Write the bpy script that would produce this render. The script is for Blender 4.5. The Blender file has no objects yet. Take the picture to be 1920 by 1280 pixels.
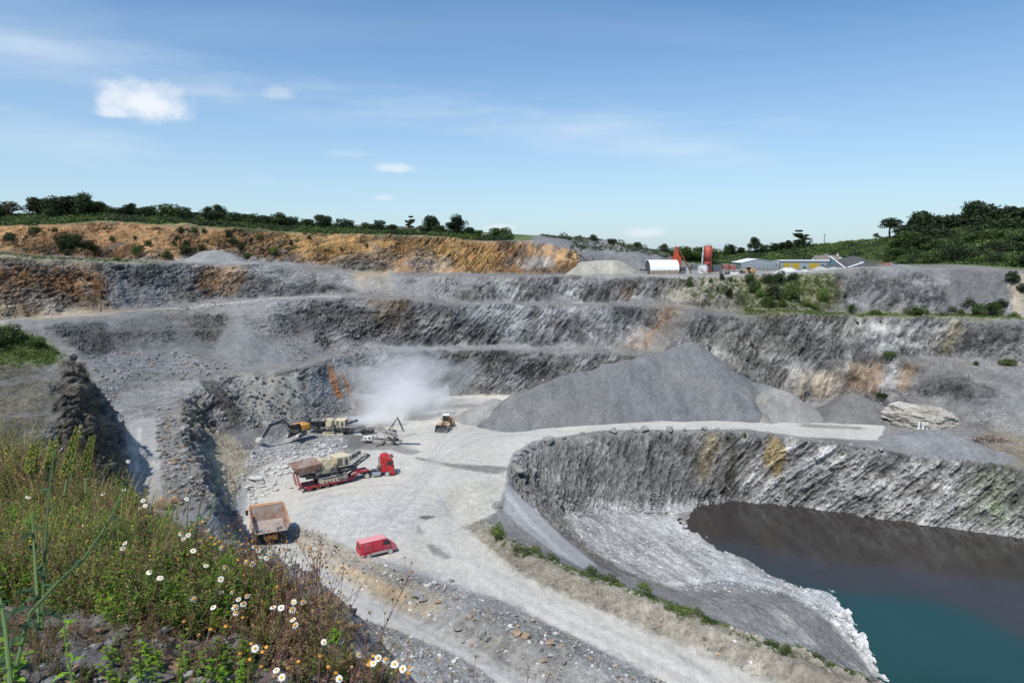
import bpy, bmesh, math, random
import numpy as np
from mathutils import Vector, Matrix
from mathutils.geometry import delaunay_2d_cdt

# ------------------------------------------------------------------ camera
SC = bpy.context.scene
COL = SC.collection
CAMZ = 40.0
PITCH = math.atan(170 / 1280.0)          # the horizon lies above the middle of the frame
FPX = 1280.0                             # 24 mm lens on a 1920 px wide frame
cam_d = bpy.data.cameras.new('camera')
cam = bpy.data.objects.new('camera', cam_d)
COL.objects.link(cam)
cam_d.lens = 24.0
cam_d.sensor_width = 36.0
cam_d.clip_start = 0.05
cam_d.clip_end = 12000
cam.location = (0, 0, CAMZ)
cam.rotation_euler = (math.pi / 2 - PITCH, 0, 0)
SC.camera = cam

# ------------------------------------------------------------------ light
SUN_EL = math.radians(59)
SUN_AZ = math.radians(209)               # clockwise from +Y: behind the camera and to the left
sun_dir = Vector((math.sin(SUN_AZ) * math.cos(SUN_EL), math.cos(SUN_AZ) * math.cos(SUN_EL), math.sin(SUN_EL)))
sl = bpy.data.lights.new('sun', 'SUN')
sl.energy = 4.3
sl.angle = math.radians(0.5)
sl.color = (1.0, 0.945, 0.86)
so = bpy.data.objects.new('sun', sl)
COL.objects.link(so)
so.rotation_euler = sun_dir.to_track_quat('Z', 'Y').to_euler()

world = bpy.data.worlds.new('World')
SC.world = world
world.use_nodes = True
SC.view_settings.view_transform = 'Standard'
SC.view_settings.look = 'None'
SC.view_settings.exposure = 0.0
SC.view_settings.gamma = 1.0
SC.cycles.max_bounces = 8
SC.cycles.diffuse_bounces = 2
SC.cycles.glossy_bounces = 2
SC.cycles.transmission_bounces = 3
SC.cycles.transparent_max_bounces = 8
SC.cycles.volume_bounces = 6
SC.cycles.use_adaptive_sampling = True
SC.cycles.adaptive_threshold = 0.02
SC.cycles.caustics_reflective = False
SC.cycles.caustics_refractive = False


def px_dir(u, v):
    a, b = (u - 960) / FPX, (640 - v) / FPX
    return Vector((a, math.cos(PITCH) + b * math.sin(PITCH), -math.sin(PITCH) + b * math.cos(PITCH)))


def build_world():
    nt = world.node_tree
    nt.nodes.clear()
    N, L = nt.nodes, nt.links
    out = N.new('ShaderNodeOutputWorld')
    bg = N.new('ShaderNodeBackground')
    bg.inputs['Strength'].default_value = 0.112
    sky = N.new('ShaderNodeTexSky')
    sky.sky_type = 'NISHITA'
    sky.sun_disc = False
    sky.sun_elevation = SUN_EL
    sky.sun_rotation = SUN_AZ
    sky.altitude = 100
    sky.air_density = 1.0
    sky.dust_density = 0.8
    sky.ozone_density = 2.0
    tc = N.new('ShaderNodeTexCoord')

    def mth(op, a, b=None, clamp=False):
        n = N.new('ShaderNodeMath'); n.operation = op; n.use_clamp = clamp
        for i, q in enumerate((a, b)):
            if q is None: continue
            if isinstance(q, (int, float)): n.inputs[i].default_value = q
            else: L.new(q, n.inputs[i])
        return n.outputs[0]
    nrm = N.new('ShaderNodeVectorMath'); nrm.operation = 'NORMALIZE'
    L.new(tc.outputs['Generated'], nrm.inputs[0])
    sep = N.new('ShaderNodeSeparateXYZ'); L.new(nrm.outputs[0], sep.inputs[0])
    # thin high cirrus: streaks on a plane far above (direction / height)
    inv = mth('DIVIDE', 1.0, mth('ADD', mth('MAXIMUM', sep.outputs[2], 0.0), 0.12))
    cx = mth('MULTIPLY', sep.outputs[0], inv); cy = mth('MULTIPLY', sep.outputs[1], inv)
    cmb = N.new('ShaderNodeCombineXYZ'); L.new(cx, cmb.inputs[0]); L.new(cy, cmb.inputs[1])
    mp = N.new('ShaderNodeMapping'); L.new(cmb.outputs[0], mp.inputs[0])
    mp.inputs['Rotation'].default_value = (0, 0, math.radians(CIRRUS[0]))
    mp.inputs['Scale'].default_value = (CIRRUS[1], CIRRUS[2], 1)
    mp.inputs['Location'].default_value = (CIRRUS[3], CIRRUS[4], 0)
    ns = N.new('ShaderNodeTexNoise'); L.new(mp.outputs[0], ns.inputs[0])
    ns.inputs['Scale'].default_value = 1.0; ns.inputs['Detail'].default_value = 9; ns.inputs['Roughness'].default_value = 0.52
    ns.inputs['Distortion'].default_value = 0.25
    r = N.new('ShaderNodeMapRange'); L.new(ns.outputs[0], r.inputs[0])
    r.inputs[1].default_value = 0.44; r.inputs[2].default_value = 0.80; r.inputs[3].default_value = 0.0; r.inputs[4].default_value = 0.62
    low = N.new('ShaderNodeMapRange'); L.new(sep.outputs[2], low.inputs[0])
    low.inputs[1].default_value = 0.0; low.inputs[2].default_value = 0.30; low.inputs[3].default_value = 0.50; low.inputs[4].default_value = 0.0
    veil = mth('MAXIMUM', mth('MULTIPLY', r.outputs[0], .45), low.outputs[0])
    mpw = N.new('ShaderNodeMapping'); L.new(nrm.outputs[0], mpw.inputs[0]); mpw.inputs['Rotation'].default_value = (0, math.radians(9), 0); mpw.inputs['Scale'].default_value = (1.6, 1.6, 11)
    nw = N.new('ShaderNodeTexNoise'); L.new(mpw.outputs[0], nw.inputs[0]); nw.inputs['Scale'].default_value = 1.6; nw.inputs['Detail'].default_value = 7; nw.inputs['Roughness'].default_value = .6
    for (p0, p1, sg, am) in (((0, 105), (1500, 325), .045, .78), ((0, 245), (640, 395), .055, .66), ((900, 235), (1900, 340), .06, .50), ((0, 30), (500, 150), .04, .36)):
        nn = px_dir(*p0).cross(px_dir(*p1)).normalized()
        dn = N.new('ShaderNodeVectorMath'); dn.operation = 'DOT_PRODUCT'; L.new(nrm.outputs[0], dn.inputs[0]); dn.inputs[1].default_value = nn
        w_ = mth('ADD', dn.outputs['Value'], mth('MULTIPLY', mth('SUBTRACT', nw.outputs[0], .5), .05))
        g_ = mth('POWER', 2.718, mth('MULTIPLY', mth('MULTIPLY', w_, w_), -1.0 / (sg * sg)))
        nk = N.new('ShaderNodeMapRange'); L.new(nw.outputs[0], nk.inputs[0]); nk.inputs[1].default_value = .20; nk.inputs[2].default_value = .74; nk.inputs[4].default_value = am
        veil = mth('MAXIMUM', veil, mth('MULTIPLY', mth('MULTIPLY', g_, nk.outputs[0]), mth('GREATER_THAN', sep.outputs[1], 0.0)))
    gain = N.new('ShaderNodeMixRGB'); gain.blend_type = 'MULTIPLY'; gain.inputs[0].default_value = 1
    L.new(sky.outputs[0], gain.inputs[1]); gain.inputs[2].default_value = SKY_TINT
    mx = N.new('ShaderNodeMixRGB'); L.new(veil, mx.inputs[0]); L.new(gain.outputs[0], mx.inputs[1])
    mx.inputs[2].default_value = (6.4, 7.5, 8.6, 1)
    last = mx.outputs[0]
    # small fair-weather cumulus, each a soft noisy puff round its own direction
    nz = N.new('ShaderNodeTexNoise'); L.new(nrm.outputs[0], nz.inputs[0])
    nz.inputs['Scale'].default_value = 23; nz.inputs['Detail'].default_value = 8; nz.inputs['Roughness'].default_value = 0.6
    for (u, v, wd, ht, amt) in CLOUDS:
        d = px_dir(u, v).normalized()
        rt = Vector((d.y, -d.x, 0)).normalized(); up = rt.cross(d).normalized()
        def dot(vec):
            n = N.new('ShaderNodeVectorMath'); n.operation = 'DOT_PRODUCT'
            L.new(nrm.outputs[0], n.inputs[0]); n.inputs[1].default_value = vec
            return n.outputs['Value']
        a = mth('DIVIDE', dot(rt), wd)
        b0 = dot(up)
        # flat base: the lower half falls off faster
        b = mth('MAXIMUM', mth('DIVIDE', b0, ht), mth('DIVIDE', b0, -ht * 0.62))
        q = mth('SQRT', mth('ADD', mth('MULTIPLY', a, a), mth('MULTIPLY', b, b)))
        front = mth('GREATER_THAN', dot(d), 0.0)
        e = mth('ADD', mth('SUBTRACT', 1.0, q), mth('MULTIPLY', mth('SUBTRACT', nz.outputs[0], 0.5), 1.6))
        m = N.new('ShaderNodeMapRange'); m.interpolation_type = 'SMOOTHSTEP'; L.new(e, m.inputs[0])
        m.inputs[1].default_value = 0.0; m.inputs[2].default_value = 0.8; m.inputs[3].default_value = 0; m.inputs[4].default_value = amt
        f = mth('MULTIPLY', m.outputs[0], front)
        k = N.new('ShaderNodeMixRGB'); L.new(f, k.inputs[0]); L.new(last, k.inputs[1])
        k.inputs[2].default_value = (8.3, 8.6, 9.0, 1)
        last = k.outputs[0]
    L.new(last, bg.inputs[0]); L.new(bg.outputs[0], out.inputs[0])


SKY_TINT = (0.84, 1.12, 1.30, 1)
CIRRUS = (24, .22, 1.1, .3, .2)
CLOUDS = [(272, 198, 0.060, 0.038, 0.90), (212, 214, 0.03, 0.010, 0.6), (738, 316, 0.045, 0.012, 0.55), (528, 178, 0.028, 0.014, 0.32),
          (718, 371, 0.018, 0.008, 0.45), (655, 290, 0.045, 0.010, 0.15), (935, 428, 0.035, 0.010, 0.5), (1215, 437, 0.04, 0.012, 0.4),
          (380, 168, 0.05, 0.02, 0.15)]
build_world()


# ------------------------------------------------------------------ helpers
def pt(u, v, z=None, y=None):
    """the world point seen at a pixel of the photograph, at height z or at northing y"""
    d = px_dir(u, v)
    t = (z - CAMZ) / d.z if z is not None else y / d.y
    return Vector((d.x * t, d.y * t, CAMZ + d.z * t))


def project(P):
    P = np.asarray(P, dtype=np.float64)
    x, y, z = P[..., 0], P[..., 1], P[..., 2] - CAMZ
    D = y * math.cos(PITCH) - z * math.sin(PITCH)
    U = y * math.sin(PITCH) + z * math.cos(PITCH)
    return 960 + FPX * x / D, 640 - FPX * U / D


def _hash(ix, iy, iz, seed):
    h = (ix.astype(np.uint32) * np.uint32(374761393) + iy.astype(np.uint32) * np.uint32(668265263)
         + iz.astype(np.uint32) * np.uint32(2147483647) + np.uint32(seed * 974711 + 12345))
    h = (h ^ (h >> np.uint32(13))) * np.uint32(1274126177)
    h = (h ^ (h >> np.uint32(15))) * np.uint32(2246822519)
    return (h ^ (h >> np.uint32(16)))


def rnd(h):
    return (h & np.uint32(0xffffff)).astype(np.float32) / np.float32(16777216.0)


def vnoise(x, y, z, seed=0):
    """value noise in -1..1"""
    fx, fy, fz = np.floor(x), np.floor(y), np.floor(z)
    ix, iy, iz = fx.astype(np.int64), fy.astype(np.int64), fz.astype(np.int64)
    tx, ty, tz = [(t * t * (3 - 2 * t)).astype(np.float32) for t in (x - fx, y - fy, z - fz)]
    out = 0
    for a in (0, 1):
        wx = tx if a else 1 - tx
        for b in (0, 1):
            wy = wx * (ty if b else 1 - ty)
            for c in (0, 1):
                w = wy * (tz if c else 1 - tz)
                out = out + w * rnd(_hash(ix + a, iy + b, iz + c, seed))
    return out * 2 - 1


def fbm(x, y, z, octs=4, seed=0, gain=0.5):
    s, a, n = 0, 1.0, 0
    for i in range(octs):
        s = s + a * vnoise(x, y, z, seed + i * 7)
        n += a; a *= gain
        x, y, z = x * 2.03 + 11.3, y * 2.03 + 5.1, z * 2.03 + 7.7
    return s / n


def worley(x, y, z, seed=0):
    """distance to the nearest of jittered cell points, the gap to the second, and the cell's random value"""
    bx, by, bz = np.floor(x - 0.5), np.floor(y - 0.5), np.floor(z - 0.5)
    d1 = np.full(x.shape, 9.0, np.float32); d2 = d1.copy(); cid = np.zeros(x.shape, np.float32)
    for a in (0, 1):
        for b in (0, 1):
            for c in (0, 1):
                cx, cy, cz = bx + a, by + b, bz + c
                h = _hash(cx.astype(np.int64), cy.astype(np.int64), cz.astype(np.int64), seed)
                r1 = rnd(h); r2 = rnd(h * np.uint32(747796405) + np.uint32(1)); r3 = rnd(h * np.uint32(2891336453) + np.uint32(7))
                d = np.sqrt((cx + .2 + .6 * r1 - x) ** 2 + (cy + .2 + .6 * r2 - y) ** 2 + (cz + .2 + .6 * r3 - z) ** 2).astype(np.float32)
                near = d < d1
                d2 = np.where(near, d1, np.minimum(d2, d)); d1 = np.where(near, d, d1)
                cid = np.where(near, rnd(h * np.uint32(277803737) + np.uint32(3)), cid)
    return d1, d2 - d1, cid


def smooth(a, b, x):
    t = np.clip((x - a) / (b - a), 0, 1)
    return t * t * (3 - 2 * t)


def mesh_np(name, V, F, smooth_shade=True):
    """mesh from numpy arrays: V (n,3), F (m,3) or (m,4)"""
    V = np.asarray(V, np.float32); F = np.asarray(F, np.int32)
    me = bpy.data.meshes.new(name)
    k = F.shape[1]
    me.vertices.add(len(V)); me.vertices.foreach_set('co', V.ravel())
    me.loops.add(F.size); me.loops.foreach_set('vertex_index', F.ravel())
    me.polygons.add(len(F))
    me.polygons.foreach_set('loop_start', np.arange(0, F.size, k, dtype=np.int32))
    me.polygons.foreach_set('loop_total', np.full(len(F), k, np.int32))
    me.polygons.foreach_set('use_smooth', np.full(len(F), smooth_shade))
    me.update(calc_edges=True)
    me.validate()
    return me


def add_col(me, C, name='Col'):
    ca = me.color_attributes.new(name, 'FLOAT_COLOR', 'POINT')
    A = np.ones((len(C), 4), np.float32); A[:, :3] = C
    ca.data.foreach_set('color', A.ravel())


def link(name, me, mats=(), parent=None, loc=None, rot=None):
    o = bpy.data.objects.new(name, me)
    COL.objects.link(o)
    for m in (mats if isinstance(mats, (list, tuple)) else [mats]):
        if m and me is not None: me.materials.append(m)
    if parent: o.parent = parent
    if loc is not None: o.location = loc
    if rot is not None: o.rotation_euler = rot
    return o


def tag(o, label=None, cat=None, group=None, kind=None):
    if label: o['label'] = label
    if cat: o['category'] = cat
    if group: o['group'] = group
    if kind: o['kind'] = kind
    return o


# ------------------------------------------------------------------ terrain: crest and toe lines of every bench
LINES = []     # each a list of world points


def line(pts, kind='y', zs=None):
    """pts of (u, v, value): value is the northing y when kind is 'y', the height when kind is 'z'"""
    LINES.append([pt(p[0], p[1], **{kind: p[2]}) for p in pts])


line([(-400, 410, 240), (-200, 408, 245), (0, 405, 250), (200, 400, 255), (300, 403, 257), (420, 408, 260), (560, 424, 270), (700, 432, 278), (860, 441, 285), (940, 447, 288), (1000, 442, 290), (1100, 446, 292),
      (1180, 458, 290), (1240, 474, 288), (1290, 494, 286)])
line([(-400, 432, 205), (-200, 430, 210), (0, 425, 213), (100, 419, 220), (200, 416, 226), (300, 421, 232), (400, 427, 238), (480, 431, 242), (560, 435, 246), (700, 441, 253),
      (800, 442, 258), (860, 447, 262), (940, 453, 265), (1000, 452, 273), (1060, 459, 272), (1085, 472, 268)])
line([(-400, 472, 195), (-200, 470, 200), (0, 468, 203), (90, 478, 210), (200, 484, 215), (300, 487, 222), (400, 487, 228), (460, 489, 232), (560, 493, 236),
      (640, 503, 240), (700, 511, 244), (800, 512, 250), (900, 513, 254), (1000, 514, 256), (1100, 514, 257), (1200, 513, 262), (1300, 512, 266)])
line([(-400, 488, 164), (-200, 486, 169), (0, 483, 174), (100, 488, 182), (200, 491, 192), (300, 493, 202), (400, 496, 208), (500, 498, 212), (560, 503, 214),
      (640, 517, 216), (700, 521, 220), (800, 518, 223), (900, 517, 224), (1000, 517, 224), (1100, 518, 223), (1200, 520, 221), (1280, 521, 222)])
line([(-400, 610, 155), (-200, 603, 160), (0, 597, 165), (100, 590, 172), (200, 582, 183), (280, 575, 190), (360, 568, 197), (450, 560, 203), (560, 556, 206),
      (640, 553, 208), (760, 554, 212), (850, 563, 214), (950, 567, 214), (1050, 569, 213), (1130, 566, 212), (1200, 569, 211), (1280, 576, 213)])
line([(-400, 622, 142), (-200, 613, 150), (0, 606, 157), (100, 600, 165), (200, 592, 176), (290, 585, 183), (400, 575, 192), (520, 563, 199), (640, 560, 203),
      (760, 562, 206), (850, 571, 208), (950, 573, 208), (1050, 575, 207), (1130, 573, 206), (1200, 576, 205), (1280, 583, 206)])
# bench C and the ledge road on the left (about 11 m over the floor)
line([(1240, 660, 12.2), (1140, 656, 12.2), (1073, 651, 12.2), (973, 647, 12.2), (840, 646, 12.2), (740, 648, 12.2), (620, 656, 12.2), (540, 682, 12.1), (440, 692, 12), (350, 700, 12.6),
      (290, 708, 12.5), (235, 722, 12.5), (212, 765, 12.3), (232, 830, 12.1)], 'z')
line([(1240, 670, 11.8), (1140, 664, 11.9), (1073, 659, 12), (973, 656, 12), (840, 655, 12), (740, 657, 12), (640, 667, 12), (560, 691, 11.9), (500, 697, 11.8), (440, 702, 12),
      (385, 714, 12.2), (345, 770, 12.6), (352, 830, 12.8), (380, 880, 12.5), (398, 930, 12), (392, 960, 11)], 'z')
line([(250, 880, 11.9), (300, 880, 11.9)], 'z')
line([(280, 790, 12.2), (300, 740, 12.3)], 'z')
LINES.append([Vector(q) for q in ((-57.5, 130, 6), (-54.3, 117, 5.8), (-49, 105, 5.6), (-43.6, 95, 5.2), (-37, 84.5, 4.8), (-32.6, 77, 4))])
# toe of the lowest faces round the quarry floor
line([(458, 1012, 0), (450, 985, 0), (460, 945, 0), (478, 900, 0), (500, 864, 0), (520, 832, 0.3), (556, 800, 0.4), (600, 785, 0.2), (660, 765, 0), (740, 752, 0), (820, 746, 0), (900, 744, 0),
      (1000, 750, 0), (1100, 758, 0), (1200, 764, 0), (1300, 762, 0), (1400, 758, 0), (1560, 760, 0), (1650, 768, 0.3), (1740, 786, 0.5), (1830, 800, 0.8), (1920, 818, 1), (2100, 872, 1), (2400, 930, 1)], 'z')
# right: bench under the shrubs, the ledge, the yard edge
line([(1280, 583, 206), (1380, 590, 199), (1500, 588, 196), (1600, 592, 194), (1700, 596, 190), (1850, 597, 184), (1920, 601, 178), (2100, 612, 168), (2400, 630, 155)])
line([(1280, 576, 213), (1380, 583, 206), (1500, 581, 204), (1600, 585, 202), (1750, 589, 196), (1920, 593, 186), (2100, 603, 176), (2400, 620, 163)])
line([(1630, 655, 187), (1680, 660, 184), (1760, 668, 179), (1840, 678, 173), (1920, 684, 169), (2100, 700, 159), (2400, 730, 146)])
line([(1630, 667, 184), (1700, 675, 179), (1780, 682, 174), (1920, 692, 165), (2100, 712, 155), (2400, 745, 142)])
line([(1280, 521, 224), (1360, 517, 223), (1480, 514, 223), (1560, 509, 221), (1620, 501, 218), (1700, 499, 214), (1760, 506, 211), (1800, 505, 208), (1860, 505, 204), (1890, 512, 201), (1920, 528, 198), (2100, 530, 188),
      (2400, 540, 178)])
# yard
line([(1250, 511, 268), (1340, 514, 262), (1480, 512, 262), (1600, 505, 262), (1700, 497, 260), (1800, 497, 252), (1920, 506, 238), (2100, 515, 225), (2400, 530, 215)])
line([(1300, 504, 320), (1480, 504, 330), (1600, 503, 320), (1680, 496, 300), (1800, 494, 272), (1920, 502, 258), (2100, 510, 245)])
line([(1300, 500, 380), (1400, 497, 385), (1480, 495, 385), (1560, 492, 370), (1680, 484, 330)])
line([(1330, 478, 430), (1450, 470, 430), (1550, 458, 420), (1650, 450, 400), (1720, 440, 370), (1820, 428, 340), (1920, 418, 325), (2100, 405, 310), (2400, 400, 300)])
line([(1290, 488, 360), (1240, 482, 350)])
# pit rim, waterline and lake bed
line([(955, 903, 0.3), (957, 878, 0.3), (975, 850, 0.3), (1010, 832, 0.3), (1060, 820, 0.3), (1130, 813, 0.3), (1200, 809, 0.3), (1300, 807, 0.3), (1400, 811, 0.3), (1500, 826, 0.2), (1600, 840, 0),
      (1700, 852, -.4), (1800, 865, -.8), (1920, 882, -1.4), (2100, 905, -1.5), (2400, 950, -1.5)], 'z')
WATER = -12.5
line([(1060, 962, -9.5), (1150, 953, -11), (1250, 957, -12.3), (1320, 945, WATER), (1380, 939, WATER), (1450, 945, WATER), (1520, 950, WATER), (1600, 965, WATER), (1700, 978, WATER), (1800, 990, WATER),
      (1920, 1008, WATER), (2100, 1040, WATER), (2400, 1090, WATER)], 'z')
LINES.append([p + Vector((-1, -6, -4.5)) for p in LINES[-1][4:]])
line([(1245, 966, WATER), (1290, 990, WATER), (1350, 1030, WATER), (1400, 1046, WATER), (1450, 1080, WATER), (1500, 1100, WATER), (1560, 1106, WATER), (1590, 1150, WATER), (1620, 1200, WATER),
      (1650, 1255, WATER), (1668, 1290, WATER), (1690, 1350, WATER), (1720, 1500, WATER)], 'z')
LINES.append([p + Vector((3.5, 4, -3)) for p in LINES[-1][3:]])
# spit and the mound by the water
line([(1085, 1000, -9), (1120, 1038, -9), (1180, 1068, -9.2), (1270, 1098, -9.8), (1330, 1085, -11.2), (1440, 1098, -11.4), (1520, 1122, -11), (1570, 1165, -11)], 'z')
line([(1160, 1000, -10.6), (1250, 1040, -11.4), (1350, 1065, -11.8)], 'z')
line([(1300, 1105, -8), (1400, 1120, -7.5), (1490, 1150, -8), (1560, 1200, -9.5), (1610, 1250, -11)], 'z')
# inner rim below the berm
line([(958, 903, 0), (985, 932, -1), (1020, 970, -2.4), (1060, 1010, -3.6), (1120, 1056, -4.2), (1200, 1092, -4.6), (1270, 1118, -5), (1340, 1140, -5.2)], 'z')
line([(945, 960, -.2), (985, 995, -.8), (1040, 1038, -1.6), (1100, 1070, -2.2), (1180, 1098, -3), (1260, 1126, -4), (1340, 1160, -4.6), (1450, 1200, -5.5), (1550, 1238, -7), (1630, 1276, -9), (1680, 1340, -10)], 'z')
line([(905, 975, .6), (960, 1018, 1.2), (1020, 1050, 1.4), (1100, 1082, 1.6), (1180, 1108, 1.7), (1250, 1134, 1.8), (1350, 1174, 1.8), (1450, 1214, 1.8), (1550, 1248, 1.8), (1640, 1282, 1.8), (1760, 1340, 1.8)], 'z')
line([(870, 990, 0), (900, 1012, 0), (960, 1062, 0), (1040, 1108, 0), (1150, 1152, 0), (1250, 1196, 0), (1350, 1236, 0), (1450, 1275, 0), (1560, 1330, 0)], 'z')
# rubble bank between the two roads
line([(545, 985, 0), (600, 1000, 0), (680, 1035, 0), (760, 1062, 0), (850, 1095, 0), (950, 1130, 0), (1050, 1180, 0), (1150, 1232, 0), (1260, 1290, 0)], 'z')
line([(555, 998, .9), (620, 1045, 1.1), (700, 1085, 1.2), (800, 1125, 1.4), (900, 1163, 1.7), (1000, 1205, 1.7), (1100, 1250, 1.6), (1180, 1300, 1.4)], 'z')
line([(545, 1012, 0), (600, 1062, 0), (690, 1118, 0), (780, 1163, 0), (860, 1205, 0), (950, 1248, 0), (1020, 1290, 0)], 'z')
# slope that climbs from the near road to the foot of the ledge and to the viewpoint
line([(470, 1015, 1.0), (500, 1062, .6), (560, 1108, .5), (640, 1146, .5), (712, 1170, .5), (792, 1194, .5), (840, 1218, .5), (896, 1250, .5), (960, 1300, .5)], 'z')
line([(400, 1000, 5), (440, 1045, 3.6), (500, 1110, 3), (600, 1180, 3), (700, 1230, 2.6), (780, 1290, 2.4)], 'z')
line([(330, 985, 11), (340, 1060, 10), (420, 1140, 9), (520, 1220, 7.5), (620, 1300, 6)], 'z')
# rock spur on the left
line([(-400, 590, 92), (-200, 597, 90), (0, 607, 88), (60, 624, 87.5), (110, 655, 86.5), (150, 680, 85), (135, 735, 75), (118, 800, 66), (108, 860, 59), (100, 920, 53)])
line([(-300, 700, 74), (0, 700, 74)]); line([(-300, 800, 60), (0, 800, 60)]); line([(-300, 900, 47), (0, 900, 47)])
line([(238, 890, 12), (262, 960, 12), (278, 1030, 12), (296, 1100, 12)], 'z')
for p in [(-57, 97, 12.6), (-68, 104, 13), (-85, 110, 14.5), (-110, 116, 17), (-150, 118, 19), (-47, 88, 12.2),
          # under the viewpoint
          (-60, 38, 26), (-100, 38, 30), (-40, 38, 17), (-30, 38, 14), (-14, 40, 10), (0, 42, 8), (20, 45, 4), (30, 50, 1), (62, 72, -18), (80, 60, -17), (60, 55, -16), (100, 60, -17), (110, 90, -17), (50, 62, -16),
          (-40, 22, 30), (-20, 20, 27), (0, 20, 25), (20, 20, 24), (50, 25, 20), (-90, 15, 36), (-40, 8, 36), (-14, 8, 33), (0, 9, 32), (12, 8, 32), (40, 8, 30), (90, 14, 24), (110, 28, 2),
          (-150, -20, 40), (-60, -20, 39), (0, -20, 38), (60, -20, 38), (150, -20, 36), (150, 30, 26), (420, -60, 36), (-420, -60, 42),
          # hills beyond
          (-420, 330, 58), (-300, 330, 56), (-150, 330, 54), (-60, 330, 52), (0, 335, 48), (40, 340, 44), (70, 345, 40), (-420, 619, 40), (-200, 619, 40), (0, 619, 36), (150, 619, 34), (300, 619, 36), (419, 619, 40),
          (180, 520, 37), (300, 470, 44), (419, 430, 60), (419, 300, 52), (419, 200, 40), (419, 100, 30), (-419, 240, 56), (-419, 150, 44), (-419, 60, 42), (250, 60, -8), (250, 20, 22)]:
    LINES.append([Vector(p)])


def build_height():
    pts = []
    for l in LINES:
        if len(l) == 1: pts.append(l[0]); continue
        for a, b in zip(l[:-1], l[1:]):
            n = max(1, int((b - a).length / 2.0))
            if (b - a).length > 60: n = 12
            for i in range(n): pts.append(a.lerp(b, i / n))
        pts.append(l[-1])
    seen = {}; P = []
    for p in pts:
        if abs(p.x) > 420 or p.y > 620 or p.y < -60: continue
        k = (round(p.x * 1.2), round(p.y * 1.2))
        if k in seen: continue
        seen[k] = 1; P.append(p)
    for c in ((-420, 620, 40), (420, 620, 40), (-420, -60, 42), (420, -60, 36)): P.append(Vector(c))
    r = delaunay_2d_cdt([Vector((p.x, p.y)) for p in P], [], [], 0, 1e-5)
    vs, fs, ov = r[0], r[2], r[3]
    Z = np.array([P[o[0]].z for o in ov]); X = np.array([v.x for v in vs]); Y = np.array([v.y for v in vs])
    cs = 0.5; nx, ny = int(840 / cs) + 1, int(680 / cs) + 1
    H = np.full((ny, nx), np.nan, np.float32)
    for f in fs:
        i, j, k = f
        x0, x1 = min(X[i], X[j], X[k]), max(X[i], X[j], X[k]); y0, y1 = min(Y[i], Y[j], Y[k]), max(Y[i], Y[j], Y[k])
        a0, a1 = max(0, int((x0 + 420) / cs)), min(nx - 1, int((x1 + 420) / cs) + 1)
        b0, b1 = max(0, int((y0 + 60) / cs)), min(ny - 1, int((y1 + 60) / cs) + 1)
        gx, gy = np.meshgrid(np.arange(a0, a1 + 1) * cs - 420, np.arange(b0, b1 + 1) * cs - 60)
        den = (Y[j] - Y[k]) * (X[i] - X[k]) + (X[k] - X[j]) * (Y[i] - Y[k])
        if abs(den) < 1e-9: continue
        w1 = ((Y[j] - Y[k]) * (gx - X[k]) + (X[k] - X[j]) * (gy - Y[k])) / den
        w2 = ((Y[k] - Y[i]) * (gx - X[k]) + (X[i] - X[k]) * (gy - Y[k])) / den
        w3 = 1 - w1 - w2
        m = (w1 >= -1e-4) & (w2 >= -1e-4) & (w3 >= -1e-4)
        sub = H[b0:b1 + 1, a0:a1 + 1]
        sub[m] = (w1 * Z[i] + w2 * Z[j] + w3 * Z[k])[m]
    H[np.isnan(H)] = 38
    for _ in range(2):       # soften the hard breaks of slope a little
        Q = np.pad(H, 1, mode='edge')
        H = (Q[:-2, 1:-1] + Q[2:, 1:-1] + Q[1:-1, :-2] + Q[1:-1, 2:] + 2 * Q[1:-1, 1:-1]) / 6
    return H


HG = build_height()


def hsample(x, y, G=None):
    G = HG if G is None else G
    fx = np.clip((np.asarray(x, np.float64) + 420) / 0.5, 0, G.shape[1] - 1.001); fy = np.clip((np.asarray(y, np.float64) + 60) / 0.5, 0, G.shape[0] - 1.001)
    ix, iy = fx.astype(int), fy.astype(int); tx, ty = fx - ix, fy - iy
    return (G[iy, ix] * (1 - tx) * (1 - ty) + G[iy, ix + 1] * tx * (1 - ty) + G[iy + 1, ix] * (1 - tx) * ty + G[iy + 1, ix + 1] * tx * ty)



def roughen():
    """uneven crests and toes: the drawn bench lines wander in and out as blasting left them"""
    gx, gy = np.meshgrid(np.arange(HG.shape[1]) * .5 - 420, np.arange(HG.shape[0]) * .5 - 60)
    w = smooth(1.5, 5, HG) * smooth(100, 130, gy) * smooth(330, 280, gy)
    z0 = 0 * gx
    a_ = 3.2 * fbm(gx * .055, gy * .055, z0, 3, 401) + 1.8 * fbm(gx * .22, gy * .22, z0, 3, 402); b_ = 5.0 * fbm(gx * .06, gy * .04, z0, 3, 403) + 2.4 * fbm(gx * .2, gy * .2, z0, 3, 404)
    G = hsample(gx + w * a_, gy + w * b_)
    return (G + w * .7 * fbm(gx * .09, gy * .09, z0, 3, 405)).astype(np.float32)


HG = roughen()


def hit(u, v, rmin=12.0):
    """first point of the terrain seen through pixel (u, v)"""
    d = px_dir(u, v); t = np.arange(rmin, 900, 0.25)
    x, y, z = d.x * t, d.y * t, CAMZ + d.z * t
    g = hsample(x, y) - z
    i = np.argmax(g > 0) if (g > 0).any() else len(t) - 1
    if i > 0:
        f = g[i - 1] / (g[i - 1] - g[i] + 1e-9) if g[i] > 0 else 0
        tt = t[i - 1] + f * 0.25
    else: tt = t[0]
    return Vector((d.x * tt, d.y * tt, CAMZ + d.z * tt))


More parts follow.
